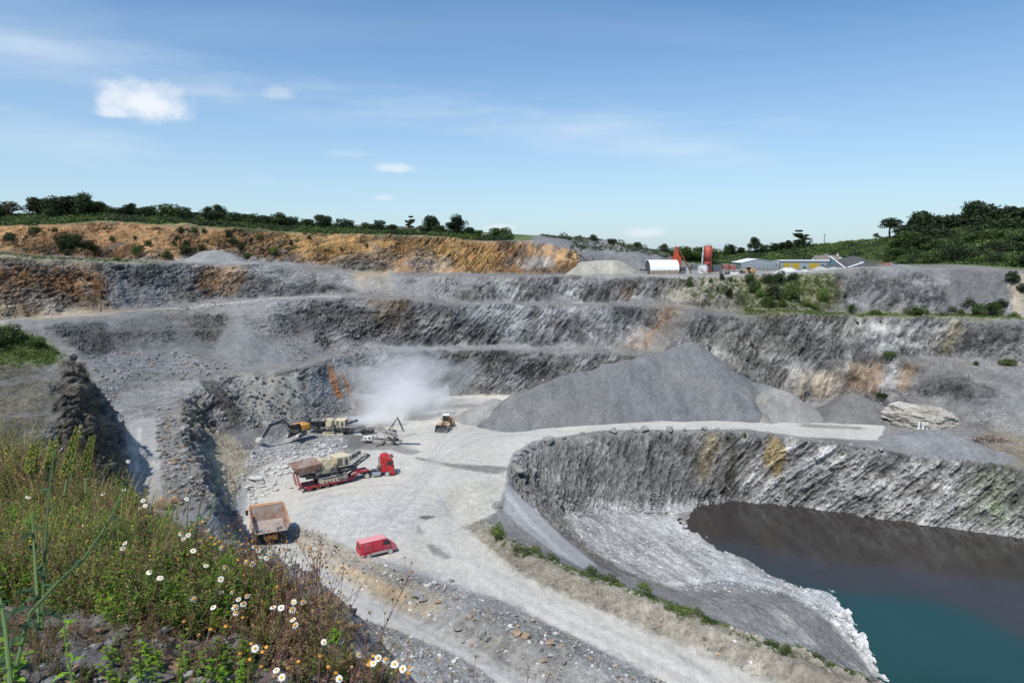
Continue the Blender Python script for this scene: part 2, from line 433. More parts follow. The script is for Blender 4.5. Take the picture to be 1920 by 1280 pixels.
# ------------------------------------------------------------------ materials
def mat(name, color=(.5, .5, .5), rough=.6, metal=0.0, spec=0.4, noise=0.0, nscale=3.0, bump=0.0, dust=None, dustamt=0.0, coord='Object'):
    m = bpy.data.materials.new(name); m.use_nodes = True
    nt = m.node_tree; N, L = nt.nodes, nt.links
    b = N['Principled BSDF']
    b.inputs['Roughness'].default_value = rough; b.inputs['Metallic'].default_value = metal
    b.inputs['Specular IOR Level'].default_value = spec
    b.inputs['Base Color'].default_value = (*color, 1)
    if noise or dust:
        tc = N.new('ShaderNodeTexCoord'); ns = N.new('ShaderNodeTexNoise')
        L.new(tc.outputs[coord], ns.inputs[0]); ns.inputs['Scale'].default_value = nscale; ns.inputs['Detail'].default_value = 6; ns.inputs['Roughness'].default_value = .65
        mr = N.new('ShaderNodeMapRange'); L.new(ns.outputs[0], mr.inputs[0])
        mr.inputs[1].default_value = .3; mr.inputs[2].default_value = .7; mr.inputs[3].default_value = 1 - noise; mr.inputs[4].default_value = 1 + noise
        mm = N.new('ShaderNodeMixRGB'); mm.blend_type = 'MULTIPLY'; mm.inputs[0].default_value = 1
        mm.inputs[1].default_value = (*color, 1); L.new(mr.outputs[0], mm.inputs[2])
        last = mm.outputs[0]
        if dust:
            n2 = N.new('ShaderNodeTexNoise'); L.new(tc.outputs[coord], n2.inputs[0]); n2.inputs['Scale'].default_value = nscale * .6; n2.inputs['Detail'].default_value = 8
            r2 = N.new('ShaderNodeMapRange'); L.new(n2.outputs[0], r2.inputs[0]); r2.inputs[1].default_value = .62 - dustamt * .5; r2.inputs[2].default_value = .9 - dustamt * .5
            d = N.new('ShaderNodeMixRGB'); L.new(r2.outputs[0], d.inputs[0]); L.new(last, d.inputs[1]); d.inputs[2].default_value = (*dust, 1); last = d.outputs[0]
        L.new(last, b.inputs['Base Color'])
        if bump:
            bp = N.new('ShaderNodeBump'); bp.inputs['Strength'].default_value = bump; bp.inputs['Distance'].default_value = .05
            L.new(ns.outputs[0], bp.inputs['Height']); L.new(bp.outputs[0], b.inputs['Normal'])
    return m


BEDDING = (2.4, .45, .18)


def ground_material(name, bumpd=0.35, stone=1.1, fine=5.0):
    """rock and rubble: the colour comes from the mesh's own soil map, broken up by stones and grit"""
    m = bpy.data.materials.new(name); m.use_nodes = True
    nt = m.node_tree; N, L = nt.nodes, nt.links
    b = N['Principled BSDF']; b.inputs['Roughness'].default_value = .95; b.inputs['Specular IOR Level'].default_value = .15
    at = N.new('ShaderNodeAttribute'); at.attribute_name = 'Col'
    tc = N.new('ShaderNodeTexCoord')

    def vor(scale, feat='F1'):
        n = N.new('ShaderNodeTexVoronoi'); n.feature = feat; n.inputs['Scale'].default_value = scale; L.new(tc.outputs['Object'], n.inputs['Vector']); return n

    def noise(scale, det=5, ro=.6):
        n = N.new('ShaderNodeTexNoise'); n.inputs['Scale'].default_value = scale; n.inputs['Detail'].default_value = det; n.inputs['Roughness'].default_value = ro
        L.new(tc.outputs['Object'], n.inputs['Vector']); return n

    def mr(src, a, b_, c, d):
        n = N.new('ShaderNodeMapRange'); L.new(src, n.inputs[0])
        for i, q in enumerate((a, b_, c, d)): n.inputs[i + 1].default_value = q
        return n.outputs[0]

    def math_(op, a, c):
        n = N.new('ShaderNodeMath'); n.operation = op
        for i, q in enumerate((a, c)):
            if isinstance(q, (int, float)): n.inputs[i].default_value = q
            else: L.new(q, n.inputs[i])
        return n.outputs[0]
    v1, v2 = vor(stone), vor(fine * .6)
    n1, n2 = noise(.35, 4), noise(fine, 6, .7)
    sepc = N.new('ShaderNodeSeparateColor'); L.new(v1.outputs['Color'], sepc.inputs[0])
    sepd = N.new('ShaderNodeSeparateColor'); L.new(v2.outputs['Color'], sepd.inputs[0])
    rock = at.outputs['Alpha']
    # bedding: noise drawn out along the dip of the slate
    mp = N.new('ShaderNodeMapping'); mp.vector_type = 'POINT'; mp.inputs['Rotation'].default_value = (0, math.radians(-48), 0); L.new(tc.outputs['Object'], mp.inputs[0])
    mp2 = N.new('ShaderNodeMapping'); mp2.inputs['Scale'].default_value = BEDDING; L.new(mp.outputs[0], mp2.inputs[0])
    bd = N.new('ShaderNodeTexNoise'); bd.inputs['Scale'].default_value = 1; bd.inputs['Detail'].default_value = 4; bd.inputs['Roughness'].default_value = .65; L.new(mp2.outputs[0], bd.inputs['Vector'])
    # stone to stone variation, weaker where the ground is driven flat
    amp = mr(rock, 0, 1, .17, .52)
    var = math_('ADD', math_('ADD', math_('MULTIPLY', math_('SUBTRACT', sepc.outputs[0], .5), .55), math_('MULTIPLY', math_('SUBTRACT', sepd.outputs[0], .5), .7)),
                math_('ADD', math_('MULTIPLY', math_('SUBTRACT', n1.outputs[0], .5), .7), math_('ADD', math_('MULTIPLY', math_('SUBTRACT', n2.outputs[0], .5), 1.2), math_('MULTIPLY', math_('SUBTRACT', bd.outputs[0], .5), 2.0))))
    fac = math_('ADD', 1.0, math_('MULTIPLY', var, amp))
    mm = N.new('ShaderNodeMixRGB'); mm.blend_type = 'MULTIPLY'; mm.inputs[0].default_value = 1
    L.new(at.outputs['Color'], mm.inputs[1]); L.new(fac, mm.inputs[2]); L.new(mm.outputs[0], b.inputs['Base Color'])
    h = math_('ADD', math_('MULTIPLY', v1.outputs['Distance'], -.7), math_('ADD', math_('MULTIPLY', v2.outputs['Distance'], -.35), math_('ADD', math_('MULTIPLY', n2.outputs[0], .8), math_('MULTIPLY', bd.outputs[0], 1.6))))
    bp = N.new('ShaderNodeBump'); bp.inputs['Distance'].default_value = bumpd; L.new(h, bp.inputs['Height']); L.new(mr(rock, 0, 1, .14, .85), bp.inputs['Strength'])
    L.new(bp.outputs[0], b.inputs['Normal'])
    return m


M_ground = ground_material('quarry_rock')


# ------------------------------------------------------------------ soil map: where each colour of ground lies (in plan)
def inside(poly, x, y):
    r = np.zeros(x.shape, bool); n = len(poly)
    for i in range(n):
        x1, y1 = poly[i]; x2, y2 = poly[(i + 1) % n]
        if y1 == y2: continue
        c = ((y1 > y) != (y2 > y)) & (x < (x2 - x1) * (y - y1) / (y2 - y1) + x1)
        r ^= c
    return r


def plan(pxs, n=6):
    P = []
    m = len(pxs)
    for i in range(m):
        a, b = pxs[i], pxs[(i + 1) % m]
        for k in range(n):
            P.append(hit(a[0] + (b[0] - a[0]) * k / n, a[1] + (b[1] - a[1]) * k / n))
    return [(p.x, p.y) for p in P]


ZONES = []


def zone(pxs, col, amt=1.0, jit=1.5, rock=None, patch=0.0, name=None):
    ZONES.append((plan(pxs), col, amt, jit, rock, patch, name))


def band(pxs, width, col, amt=1.0, jit=.4, rock=None):
    P = [hit(*p) for p in pxs]; L_, R_ = [], []
    for i, p in enumerate(P):
        a, b = P[max(0, i - 1)], P[min(len(P) - 1, i + 1)]
        d = Vector((b.x - a.x, b.y - a.y)); d = d.normalized() if d.length > 0 else Vector((1, 0))
        w = width if isinstance(width, (int, float)) else width[i]
        L_.append((p.x - d.y * w / 2, p.y + d.x * w / 2)); R_.append((p.x + d.y * w / 2, p.y - d.x * w / 2))
    ZONES.append((L_ + R_[::-1], col, amt, jit, rock, 0.0, None))


DUST = (.455, .44, .40)
# top of the hills, grassed
zone([(-400, 395), (0, 385), (300, 395), (560, 415), (760, 432), (940, 442), (1000, 440), (1100, 440), (1100, 446), (950, 452), (860, 449), (800, 443), (560, 438), (480, 434), (400, 430), (300, 424), (200, 417), (0, 427), (-400, 434)], (.085, .12, .035), .9, 2.5, .5)
# ochre overburden face
zone([(-400, 436), (0, 424), (200, 417), (300, 422), (400, 429), (560, 437), (760, 443), (860, 449), (940, 455), (1062, 461), (1100, 480), (1092, 513), (1000, 513), (900, 511), (800, 511), (720, 512), (650, 500), (560, 491), (480, 490), (400, 488), (200, 484), (90, 477), (-400, 470)],
     (.30, .170, .075), .92, 2.0, .85)
zone([(540, 440), (700, 445), (860, 452), (930, 462), (940, 505), (860, 508), (790, 500), (740, 470), (690, 485), (640, 480), (560, 480)], (.40, .245, .095), .8, 3, .7)
zone([(960, 456), (1060, 463), (1090, 478), (1040, 512), (1010, 512), (1040, 490), (990, 470)], (.36, .225, .11), .8, 2, .8)
zone([(90, 425), (300, 426), (420, 440), (380, 470), (240, 480), (100, 470)], (.23, .135, .065), .7, 4, .85)
zone([(640, 478), (720, 480), (745, 512), (700, 535), (640, 535), (620, 500)], (.25, .25, .245), .8, 2, .9)
zone([(755, 478), (830, 482), (860, 495), (800, 508), (765, 500)], (.30, .295, .285), .7, 2)
zone([(965, 482), (1040, 480), (1040, 505), (975, 505)], (.27, .27, .265), .8, 2)
zone([(345, 478), (430, 470), (500, 486), (640, 503), (600, 500), (460, 494), (340, 490)], (.26, .26, .25), .9, 1.5, .6)
zone([(660, 510), (730, 505), (735, 545), (665, 546)], (.42, .33, .20), .6, 1.5, .4)
# bench A, yard
zone([(-400, 474), (0, 470), (90, 480), (200, 486), (300, 489), (300, 495), (200, 492), (100, 490), (0, 485), (-400, 490)], (.20, .20, .12), .7, 1.5, .5)
zone([(1020, 514), (1300, 512), (1480, 506), (1700, 497), (1700, 504), (1480, 516), (1300, 521), (1020, 518)], (.30, .30, .29), .8, 1.5, .5)
# left rusty wall
zone([(-400, 495), (0, 490), (170, 498), (200, 520), (205, 560), (160, 575), (0, 560), (-400, 560)], (.165, .090, .045), .95, 2.5, 1)
zone([(-400, 560), (0, 548), (170, 566), (220, 582), (100, 592), (0, 598), (-400, 612)], (.27, .215, .14), .85, 2.5, .7)
zone([(60, 545), (130, 560), (160, 592), (90, 594), (40, 570)], (.24, .24, .235), .6, 2)
band([(392, 500), (400, 530), (385, 548)], 6, (.27, .16, .085), .8, 1.5)
band([(440, 500), (430, 530), (420, 552)], 8, (.30, .19, .11), .7, 1.5)
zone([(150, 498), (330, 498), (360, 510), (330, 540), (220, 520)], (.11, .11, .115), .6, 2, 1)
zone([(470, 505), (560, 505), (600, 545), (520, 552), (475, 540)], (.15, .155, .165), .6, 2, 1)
# bench road B
band([(-200, 608), (0, 602), (100, 595), (200, 587), (290, 580), (400, 570), (520, 559), (640, 556)], 3.4, (.33, .32, .30), .7, .6, .3)
zone([(20, 585), (200, 575), (280, 578), (200, 590), (60, 600)], (.30, .23, .155), .5, 1.5, .5)
# face 3: dark broken rock at the top, scree below
zone([(100, 608), (280, 592), (330, 620), (300, 650), (210, 665), (120, 640)], (.115, .12, .125), .75, 2.5, 1)
zone([(310, 585), (430, 598), (400, 640), (360, 630), (330, 600)], (.15, .14, .12), .7, 2, 1)
zone([(470, 610), (560, 575), (700, 575), (690, 620), (600, 640), (500, 610)], (.125, .125, .12), .7, 2.5, 1)
zone([(695, 562), (768, 562), (770, 600), (730, 612), (700, 600)], (.19, .13, .065), .75, 2, 1)
zone([(640, 600), (760, 605), (780, 640), (640, 645)], (.17, .165, .155), .5, 2, .8)
zone([(1230, 570), (1290, 580), (1240, 660), (1160, 655)], (.27, .19, .12), .45, 2, 1)
zone([(845, 525), (900, 528), (920, 560), (850, 560)], (.16, .155, .15), .6, 2, 1)
band([(1262, 575), (1235, 610), (1205, 650)], 2.2, (.29, .18, .10), .6, 1.1, 1)
band([(940, 530), (950, 548), (965, 566)], 5, (.33, .33, .33), .7, 1)
band([(1085, 530), (1070, 566)], 6, (.36, .355, .345), .7, 1)
band([(1200, 530), (1170, 560)], 4, (.30, .21, .15), .6, 1)
band([(1215, 525), (1190, 560)], 3, (.40, .40, .40), .6, 1)
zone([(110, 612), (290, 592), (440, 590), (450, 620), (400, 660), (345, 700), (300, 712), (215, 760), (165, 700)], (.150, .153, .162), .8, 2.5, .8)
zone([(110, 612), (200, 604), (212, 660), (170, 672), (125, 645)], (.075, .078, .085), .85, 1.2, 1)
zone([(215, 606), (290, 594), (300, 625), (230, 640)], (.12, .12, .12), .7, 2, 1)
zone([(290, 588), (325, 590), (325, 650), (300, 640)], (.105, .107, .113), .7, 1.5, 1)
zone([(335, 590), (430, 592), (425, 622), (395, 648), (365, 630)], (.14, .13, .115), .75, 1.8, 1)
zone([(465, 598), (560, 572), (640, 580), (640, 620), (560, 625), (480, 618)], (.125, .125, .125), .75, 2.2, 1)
zone([(400, 705), (470, 700), (500, 760), (460, 790), (430, 750)], (.21, .205, .19), .5, 1.5, .9)
zone([(640, 660), (1140, 662), (1140, 740), (820, 744), (700, 700)], (.20, .20, .205), .45, 2.5, 1)
zone([(850, 575), (1240, 580), (1200, 640), (860, 640)], (.195, .20, .21), .4, 2.5, 1)
# scree fans: loose, smooth, evenly grey
zone([(432, 600), (458, 600), (500, 640), (620, 650), (620, 660), (540, 684), (440, 694), (385, 690), (400, 650)], (.195, .196, .20), .8, 2.2, .35)
zone([(318, 640), (340, 650), (400, 690), (440, 696), (350, 702), (335, 690)], (.225, .225, .225), .8, 1.2, .3)
zone([(230, 715), (340, 704), (400, 706), (330, 770), (300, 785), (240, 780), (215, 765)], (.25, .25, .25), .55, 2.2, .95)
zone([(170, 670), (260, 655), (320, 650), (350, 690), (300, 708), (230, 715), (200, 740), (170, 700)], (.19, .195, .205), .8, 2, .45)
zone([(210, 520), (300, 540), (330, 572), (230, 580), (200, 560)], (.20, .20, .21), .8, 1.5, .3)
zone([(740, 515), (830, 520), (850, 562), (760, 552), (640, 550), (640, 530)], (.25, .248, .245), .7, 2, .4)
zone([(640, 645), (760, 640), (860, 642), (1000, 645), (1000, 655), (740, 658), (640, 668)], (.27, .27, .275), .7, 1.2, .3)
# ledge road on the left, lower faces
zone([(215, 770), (245, 720), (330, 712), (400, 706), (380, 716), (335, 765), (300, 780), (305, 900), (240, 905), (225, 830)], (.215, .213, .208), .85, 1.5, .8)
band([(272, 785), (270, 830), (272, 880), (275, 960)], [4.5, 4, 3.5, 3.5], (.33, .33, .325), .85, .6, .25)
band([(262, 800), (258, 850), (262, 900)], .6, (.47, .47, .47), .6, .2, .2)
zone([(372, 714), (402, 712), (450, 775), (445, 800), (425, 790)], (.075, .072, .065), .9, .6, .6)
zone([(440, 704), (560, 694), (600, 780), (500, 800), (450, 770)], (.29, .285, .265), .9, 1.5, .25)
zone([(385, 805), (425, 812), (470, 850), (505, 860), (480, 902), (462, 945), (448, 975), (425, 950), (402, 900), (388, 850)], (.33, .288, .21), .92, 1.0, .42)
zone([(330, 780), (380, 770), (400, 810), (360, 830)], (.22, .20, .155), .7, 1.2, 1)
zone([(560, 695), (640, 672), (760, 660), (800, 700), (790, 745), (640, 770), (600, 780)], (.285, .285, .28), .85, 2, .3)
zone([(640, 660), (800, 658), (815, 690), (720, 700)], (.20, .20, .205), .5, 2, .9)
band([(621, 684), (628, 712), (640, 746)], [1.6, 2.4, 2.6], (.40, .19, .09), .9, .6, .5)
band([(640, 700), (652, 722), (660, 742)], [.8, 1.2, 1.6], (.38, .19, .09), .85, .5, .5)

# quarry floor and roads
zone([(458, 1008), (440, 950), (452, 905), (480, 880), (520, 862), (600, 845), (690, 835), (690, 790), (740, 765), (800, 746), (900, 740), (1000, 742), (1050, 800), (1300, 786), (1660, 795), (1650, 826), (1500, 818), (1400, 804), (1130, 806), (1000, 826), (962, 850), (950, 880),
      (950, 905), (930, 960), (880, 985), (900, 1012), (1000, 1084), (1150, 1152), (1350, 1236), (1560, 1330), (1350, 1330), (1260, 1290), (1150, 1232), (1050, 1180), (950, 1130), (850, 1095), (760, 1062), (680, 1035), (600, 1000), (545, 985)], DUST, 1, .5, .12)
zone([(500, 1022), (545, 1010), (600, 1060), (690, 1116), (780, 1161), (860, 1203), (950, 1246), (1020, 1290), (960, 1300), (896, 1251), (840, 1219), (712, 1171), (640, 1147), (560, 1108), (498, 1060)], (.45, .442, .412), 1, .4, .15)
zone([(600, 930), (720, 935), (800, 960), (760, 1010), (690, 1060), (560, 990)], (.40, .397, .385), .75, 2.5, .35)
zone([(640, 1040), (760, 1050), (860, 1085), (980, 1140), (1080, 1200), (1000, 1170), (860, 1110), (760, 1075)], (.37, .368, .36), .8, 1.2, .4)
zone([(880, 900), (945, 905), (930, 945), (900, 985), (800, 950)], (.44, .42, .36), .6, 1.5, .45)
band([(1620, 803), (1560, 800), (1500, 797)], 3, (.16, .155, .13), .7, 1.0)
zone([(950, 905), (985, 935), (1020, 972), (1060, 1012), (1120, 1060), (1100, 1068), (1040, 1036), (985, 994), (945, 960)], (.33, .335, .34), .95, .6, .25)
band([(950, 925), (1000, 985), (1060, 1040)], 1.2, (.45, .45, .45), .7, .4, .2)
WET = (.165, .16, .155)
band([(778, 858), (800, 862), (840, 871), (880, 876), (915, 879), (948, 883)], [1.0, 1.6, 1.8, 3, 4.5, 4.2], WET, .85, .7, .2)
band([(652, 838), (690, 836), (740, 838), (780, 850)], [3, 5, 4, 3], WET, .75, 1.0, .2)
band([(650, 850), (660, 838), (670, 830)], [3, 3, 3], WET, .7, .8, .2)
band([(788, 968), (800, 970), (816, 968)], [.8, 1.7, .6], (.12, .118, .115), .9, .3, .2)
band([(783, 985), (790, 1000)], [.4, .7], WET, .6, .3)
band([(806, 1020), (822, 1034), (842, 1046)], [.8, 2.0, .8], (.17, .165, .16), .8, .6, .2)
band([(725, 985), (745, 988)], [.4, .5], (.25, .25, .24), .6, .3)
band([(1195, 1163), (1205, 1168)], [.5, .6], (.18, .18, .17), .7, .3)
band([(1270, 1228), (1330, 1262)], [.6, .9], (.22, .22, .21), .6, .5)
band([(1240, 1205), (1290, 1240)], [.5, .6], (.26, .26, .25), .5, .5)
# wheel tracks
TR = (.37, .365, .35); TL = (.52, .515, .485)
for off, c_, w in ((2, TR, 1.4), (21, TL, 1.3), (36, TR, .6), (-14, TL, 1.0), (66, TR, .5)):
    band([(810 + off * .2, 1000 + off * .5), (870 + off * .6, 1050 + off * .2), (950 + off, 1110), (1060 + off * 1.3, 1165), (1180 + off * 1.6, 1225), (1300 + off * 2, 1285)], w, c_, .5, .6)
band([(560, 1030), (620, 1082), (700, 1128), (800, 1178), (900, 1228), (980, 1285)], 1.5, (.34, .34, .335), .8, .7, .3)
band([(545, 1052), (600, 1095), (660, 1128), (720, 1156)], 1.0, (.38, .377, .37), .6, .6, .3)
for du, a in ((0, .75), (12, .6), (26, .7), (40, .5)):
    band([(560, 935 + du), (640, 915 + du), (740, 908 + du), (820, 925 + du), (850, 980 + du)], .7, TR, a, .4)
    band([(700, 1010 - du), (780, 930 - du), (840, 850 - du), (900, 822 - du), (1000, 812 - du * .6)], .8, TR, a, .4)
band([(1000, 818), (1130, 803), (1300, 799), (1500, 806)], .7, TR, .6, .3)
# banks
zone([(545, 983), (600, 1000), (700, 1050), (800, 1100), (860, 1130), (820, 1160), (760, 1150), (690, 1116), (600, 1060), (545, 1012)], (.345, .305, .235), .85, 1.0, .6)
zone([(760, 1075), (850, 1095), (950, 1130), (1050, 1180), (1200, 1250), (1300, 1320), (1020, 1300), (950, 1250), (860, 1205), (800, 1170), (840, 1120)], (.27, .27, .265), .9, 1.0, .8)
band([(640, 1060), (700, 1088), (760, 1122)], 1.2, (.44, .30, .17), .5, .8)
zone([(868, 988), (905, 972), (960, 1014), (1020, 1046), (1100, 1078), (1180, 1104), (1250, 1130), (1350, 1170), (1450, 1210), (1560, 1250), (1640, 1285), (1560, 1330), (1450, 1277), (1350, 1238), (1250, 1198), (1150, 1154), (1040, 1110), (960, 1064), (900, 1014)], (.275, .252, .205), .92, .8, .9)
band([(960, 1010), (1100, 1076), (1250, 1128), (1450, 1208), (1640, 1278)], 1.6, (.17, .18, .09), .6, .8, .6)
# pit
zone([(985, 905), (1000, 860), (1060, 825), (1200, 812), (1370, 812), (1365, 900), (1300, 930), (1150, 950), (1060, 960)], (.165, .162, .155), .85, 1.5, .82)
zone([(1000, 930), (1060, 960), (1085, 1000), (1120, 1040), (1270, 1100), (1270, 1118), (1120, 1056), (1020, 970), (985, 932)], (.20, .19, .175), .85, .8, .7)
zone([(1378, 812), (1500, 828), (1700, 855), (1840, 870), (1860, 990), (1700, 976), (1520, 948), (1380, 938)], (.36, .36, .355), .8, 1.5, 1)
band([(1372, 812), (1370, 870), (1366, 930)], 2.2, (.11, .11, .085), .8, .8)
band([(1465, 828), (1450, 860), (1445, 880)], 4, (.36, .26, .10), .75, 1.0)
band([(1340, 815), (1325, 850), (1310, 890)], 3, (.24, .19, .10), .6, 1.2)
zone([(1840, 870), (2100, 900), (2100, 1020), (1920, 1000), (1820, 985)], (.21, .215, .19), .8, 2, 1)
band([(1880, 885), (1850, 930), (1830, 975)], 5, (.12, .15, .06), .55, 2.5)
zone([(1060, 955), (1150, 950), (1245, 955), (1290, 985), (1350, 1025), (1450, 1075), (1560, 1100), (1600, 1155), (1680, 1290), (1655, 1290), (1600, 1210), (1550, 1160), (1470, 1115), (1280, 1108), (1180, 1072), (1110, 1035), (1080, 1000)], (.50, .50, .49), .95, 1.5, .9)
zone([(1060, 940), (1250, 945), (1380, 925), (1520, 935), (1700, 962), (1920, 995), (2100, 1025), (2100, 1045), (1920, 1015), (1700, 985), (1520, 956), (1380, 945), (1250, 965), (1060, 970)], (.42, .42, .41), .75, .8, 1)
zone([(1270, 1100), (1360, 1088), (1480, 1112), (1550, 1160), (1600, 1215), (1640, 1275), (1560, 1245), (1450, 1200), (1340, 1150)], (.225, .225, .225), .85, 1.0, .85)
band([(1450, 1140), (1480, 1170), (1530, 1215)], [2, 3, 2], (.42, .41, .39), .7, .8)
# right side walls
zone([(1290, 596), (1500, 592), (1700, 600), (1860, 602), (1850, 640), (1700, 660), (1640, 668), (1560, 740), (1480, 740), (1400, 690), (1300, 640)], (.235, .23, .215), .8, 2.0, 1)
band([(1682, 604), (1656, 632), (1636, 656)], [5, 7, 4], (.36, .355, .34), .75, 1.6, .7)
band([(1762, 604), (1735, 636), (1712, 664)], [4, 5, 4], (.36, .35, .33), .7, 1.6, .7)
band([(1725, 604), (1700, 630), (1690, 650)], 1.2, (.42, .415, .40), .6, 1.0, .7)
band([(1600, 604), (1570, 635), (1545, 665)], 2, (.30, .285, .25), .6, 1.4, .8)
band([(1450, 598), (1420, 625), (1400, 645)], 2.4, (.31, .30, .28), .55, 1.4, .9)
band([(1800, 604), (1780, 640), (1765, 664)], 3, (.27, .23, .16), .7, 1.0, .6)
band([(1540, 600), (1520, 630)], 3, (.36, .35, .33), .6, 1.2)
zone([(1595, 678), (1665, 678), (1650, 735), (1580, 735)], (.26, .18, .115), .8, 1.6, .7)
zone([(1668, 678), (1692, 678), (1675, 735), (1655, 735)], (.33, .33, .32), .8, 1.3, .6)
zone([(1695, 680), (1725, 682), (1700, 735), (1680, 735)], (.27, .19, .12), .75, 1.4, .7)
zone([(1500, 700), (1580, 690), (1560, 745), (1490, 750)], (.30, .24, .16), .6, 1.6, .9)
zone([(1740, 690), (1920, 700), (1920, 830), (1800, 790), (1740, 740)], (.17, .17, .165), .7, 2, 1)
zone([(1830, 605), (1920, 606), (1920, 680), (1800, 668)], (.14, .14, .145), .7, 2, 1)
zone([(1850, 800), (2100, 860), (2100, 905), (1920, 880), (1860, 862)], (.27, .23, .15), .6, 1.5, .7)
# slope under the yard
zone([(1370, 520), (1560, 512), (1590, 560), (1560, 582), (1390, 585)], (.17, .175, .085), .75, 2.0, .7)
zone([(1250, 524), (1380, 520), (1390, 585), (1290, 580), (1230, 560)], (.26, .245, .195), .75, 2.0, .7)
zone([(1380, 583), (1600, 583), (1920, 590), (1920, 602), (1600, 594), (1380, 591)], (.20, .20, .12), .8, 1.0, .6)
zone([(1600, 505), (1760, 506), (1800, 560), (1750, 586), (1560, 580)], (.17, .166, .165), .85, 2.0, .9)
zone([(1778, 505), (1885, 508), (1890, 560), (1770, 585)], (.145, .145, .15), .9, 1.2, .3)
zone([(1888, 512), (1990, 520), (2000, 600), (1900, 592)], (.38, .33, .25), .85, 1.0, .4)
zone([(1640, 500), (1700, 497), (1720, 512), (1640, 520)], (.20, .20, .205), .7, 1.5, .6)
zone([(1690, 484), (1800, 488), (1940, 492), (2100, 500), (2100, 512), (1920, 506), (1800, 497), (1700, 497)], (.10, .12, .045), .85, 2, .5)
# spoil hill right of the ochre face
zone([(1000, 440), (1100, 444), (1180, 456), (1240, 470), (1290, 492), (1300, 510), (1180, 512), (1090, 500), (1080, 470), (1000, 455)], (.175, .175, .18), .9, 1.5, .5)
# left spur and its grass
zone([(-300, 596), (0, 606), (60, 625), (112, 655), (120, 680), (60, 690), (0, 680), (-300, 690)], (.13, .16, .055), .85, 1.2, .6)
zone([(-300, 690), (0, 680), (110, 700), (110, 780), (0, 850), (-300, 850)], (.125, .113, .080), .9, 1.5, .85)
zone([(110, 680), (160, 680), (240, 890), (250, 960), (120, 960), (105, 800)], (.105, .092, .072), .92, 1, 1)
# grey slope at the foot of the ledge, gravel by the near road
zone([(300, 960), (400, 960), (500, 1020), (560, 1108), (480, 1200), (300, 1100)], (.235, .24, .25), .9, 1.0, .35)
zone([(560, 1110), (640, 1147), (712, 1171), (840, 1219), (960, 1300), (560, 1300)], (.255, .257, .26), .9, .7, .75)
zone([(650, 1200), (730, 1195), (740, 1215), (680, 1225)], (.34, .30, .235), .7, .7, .4)
zone([(455, 880), (520, 860), (650, 845), (640, 815), (560, 805), (490, 820), (470, 850)], (.37, .37, .36), .8, 1.0, .7)


def blurG(G, n):
    G = G.copy()
    for _ in range(n):
        Q = np.pad(G, 2, mode='edge')
        G = (Q[:-4, 2:-2] + Q[4:, 2:-2] + Q[2:-2, :-4] + Q[2:-2, 4:] + Q[2:-2, 2:-2]) / 5
    return G


HS = blurG(HG, 4)


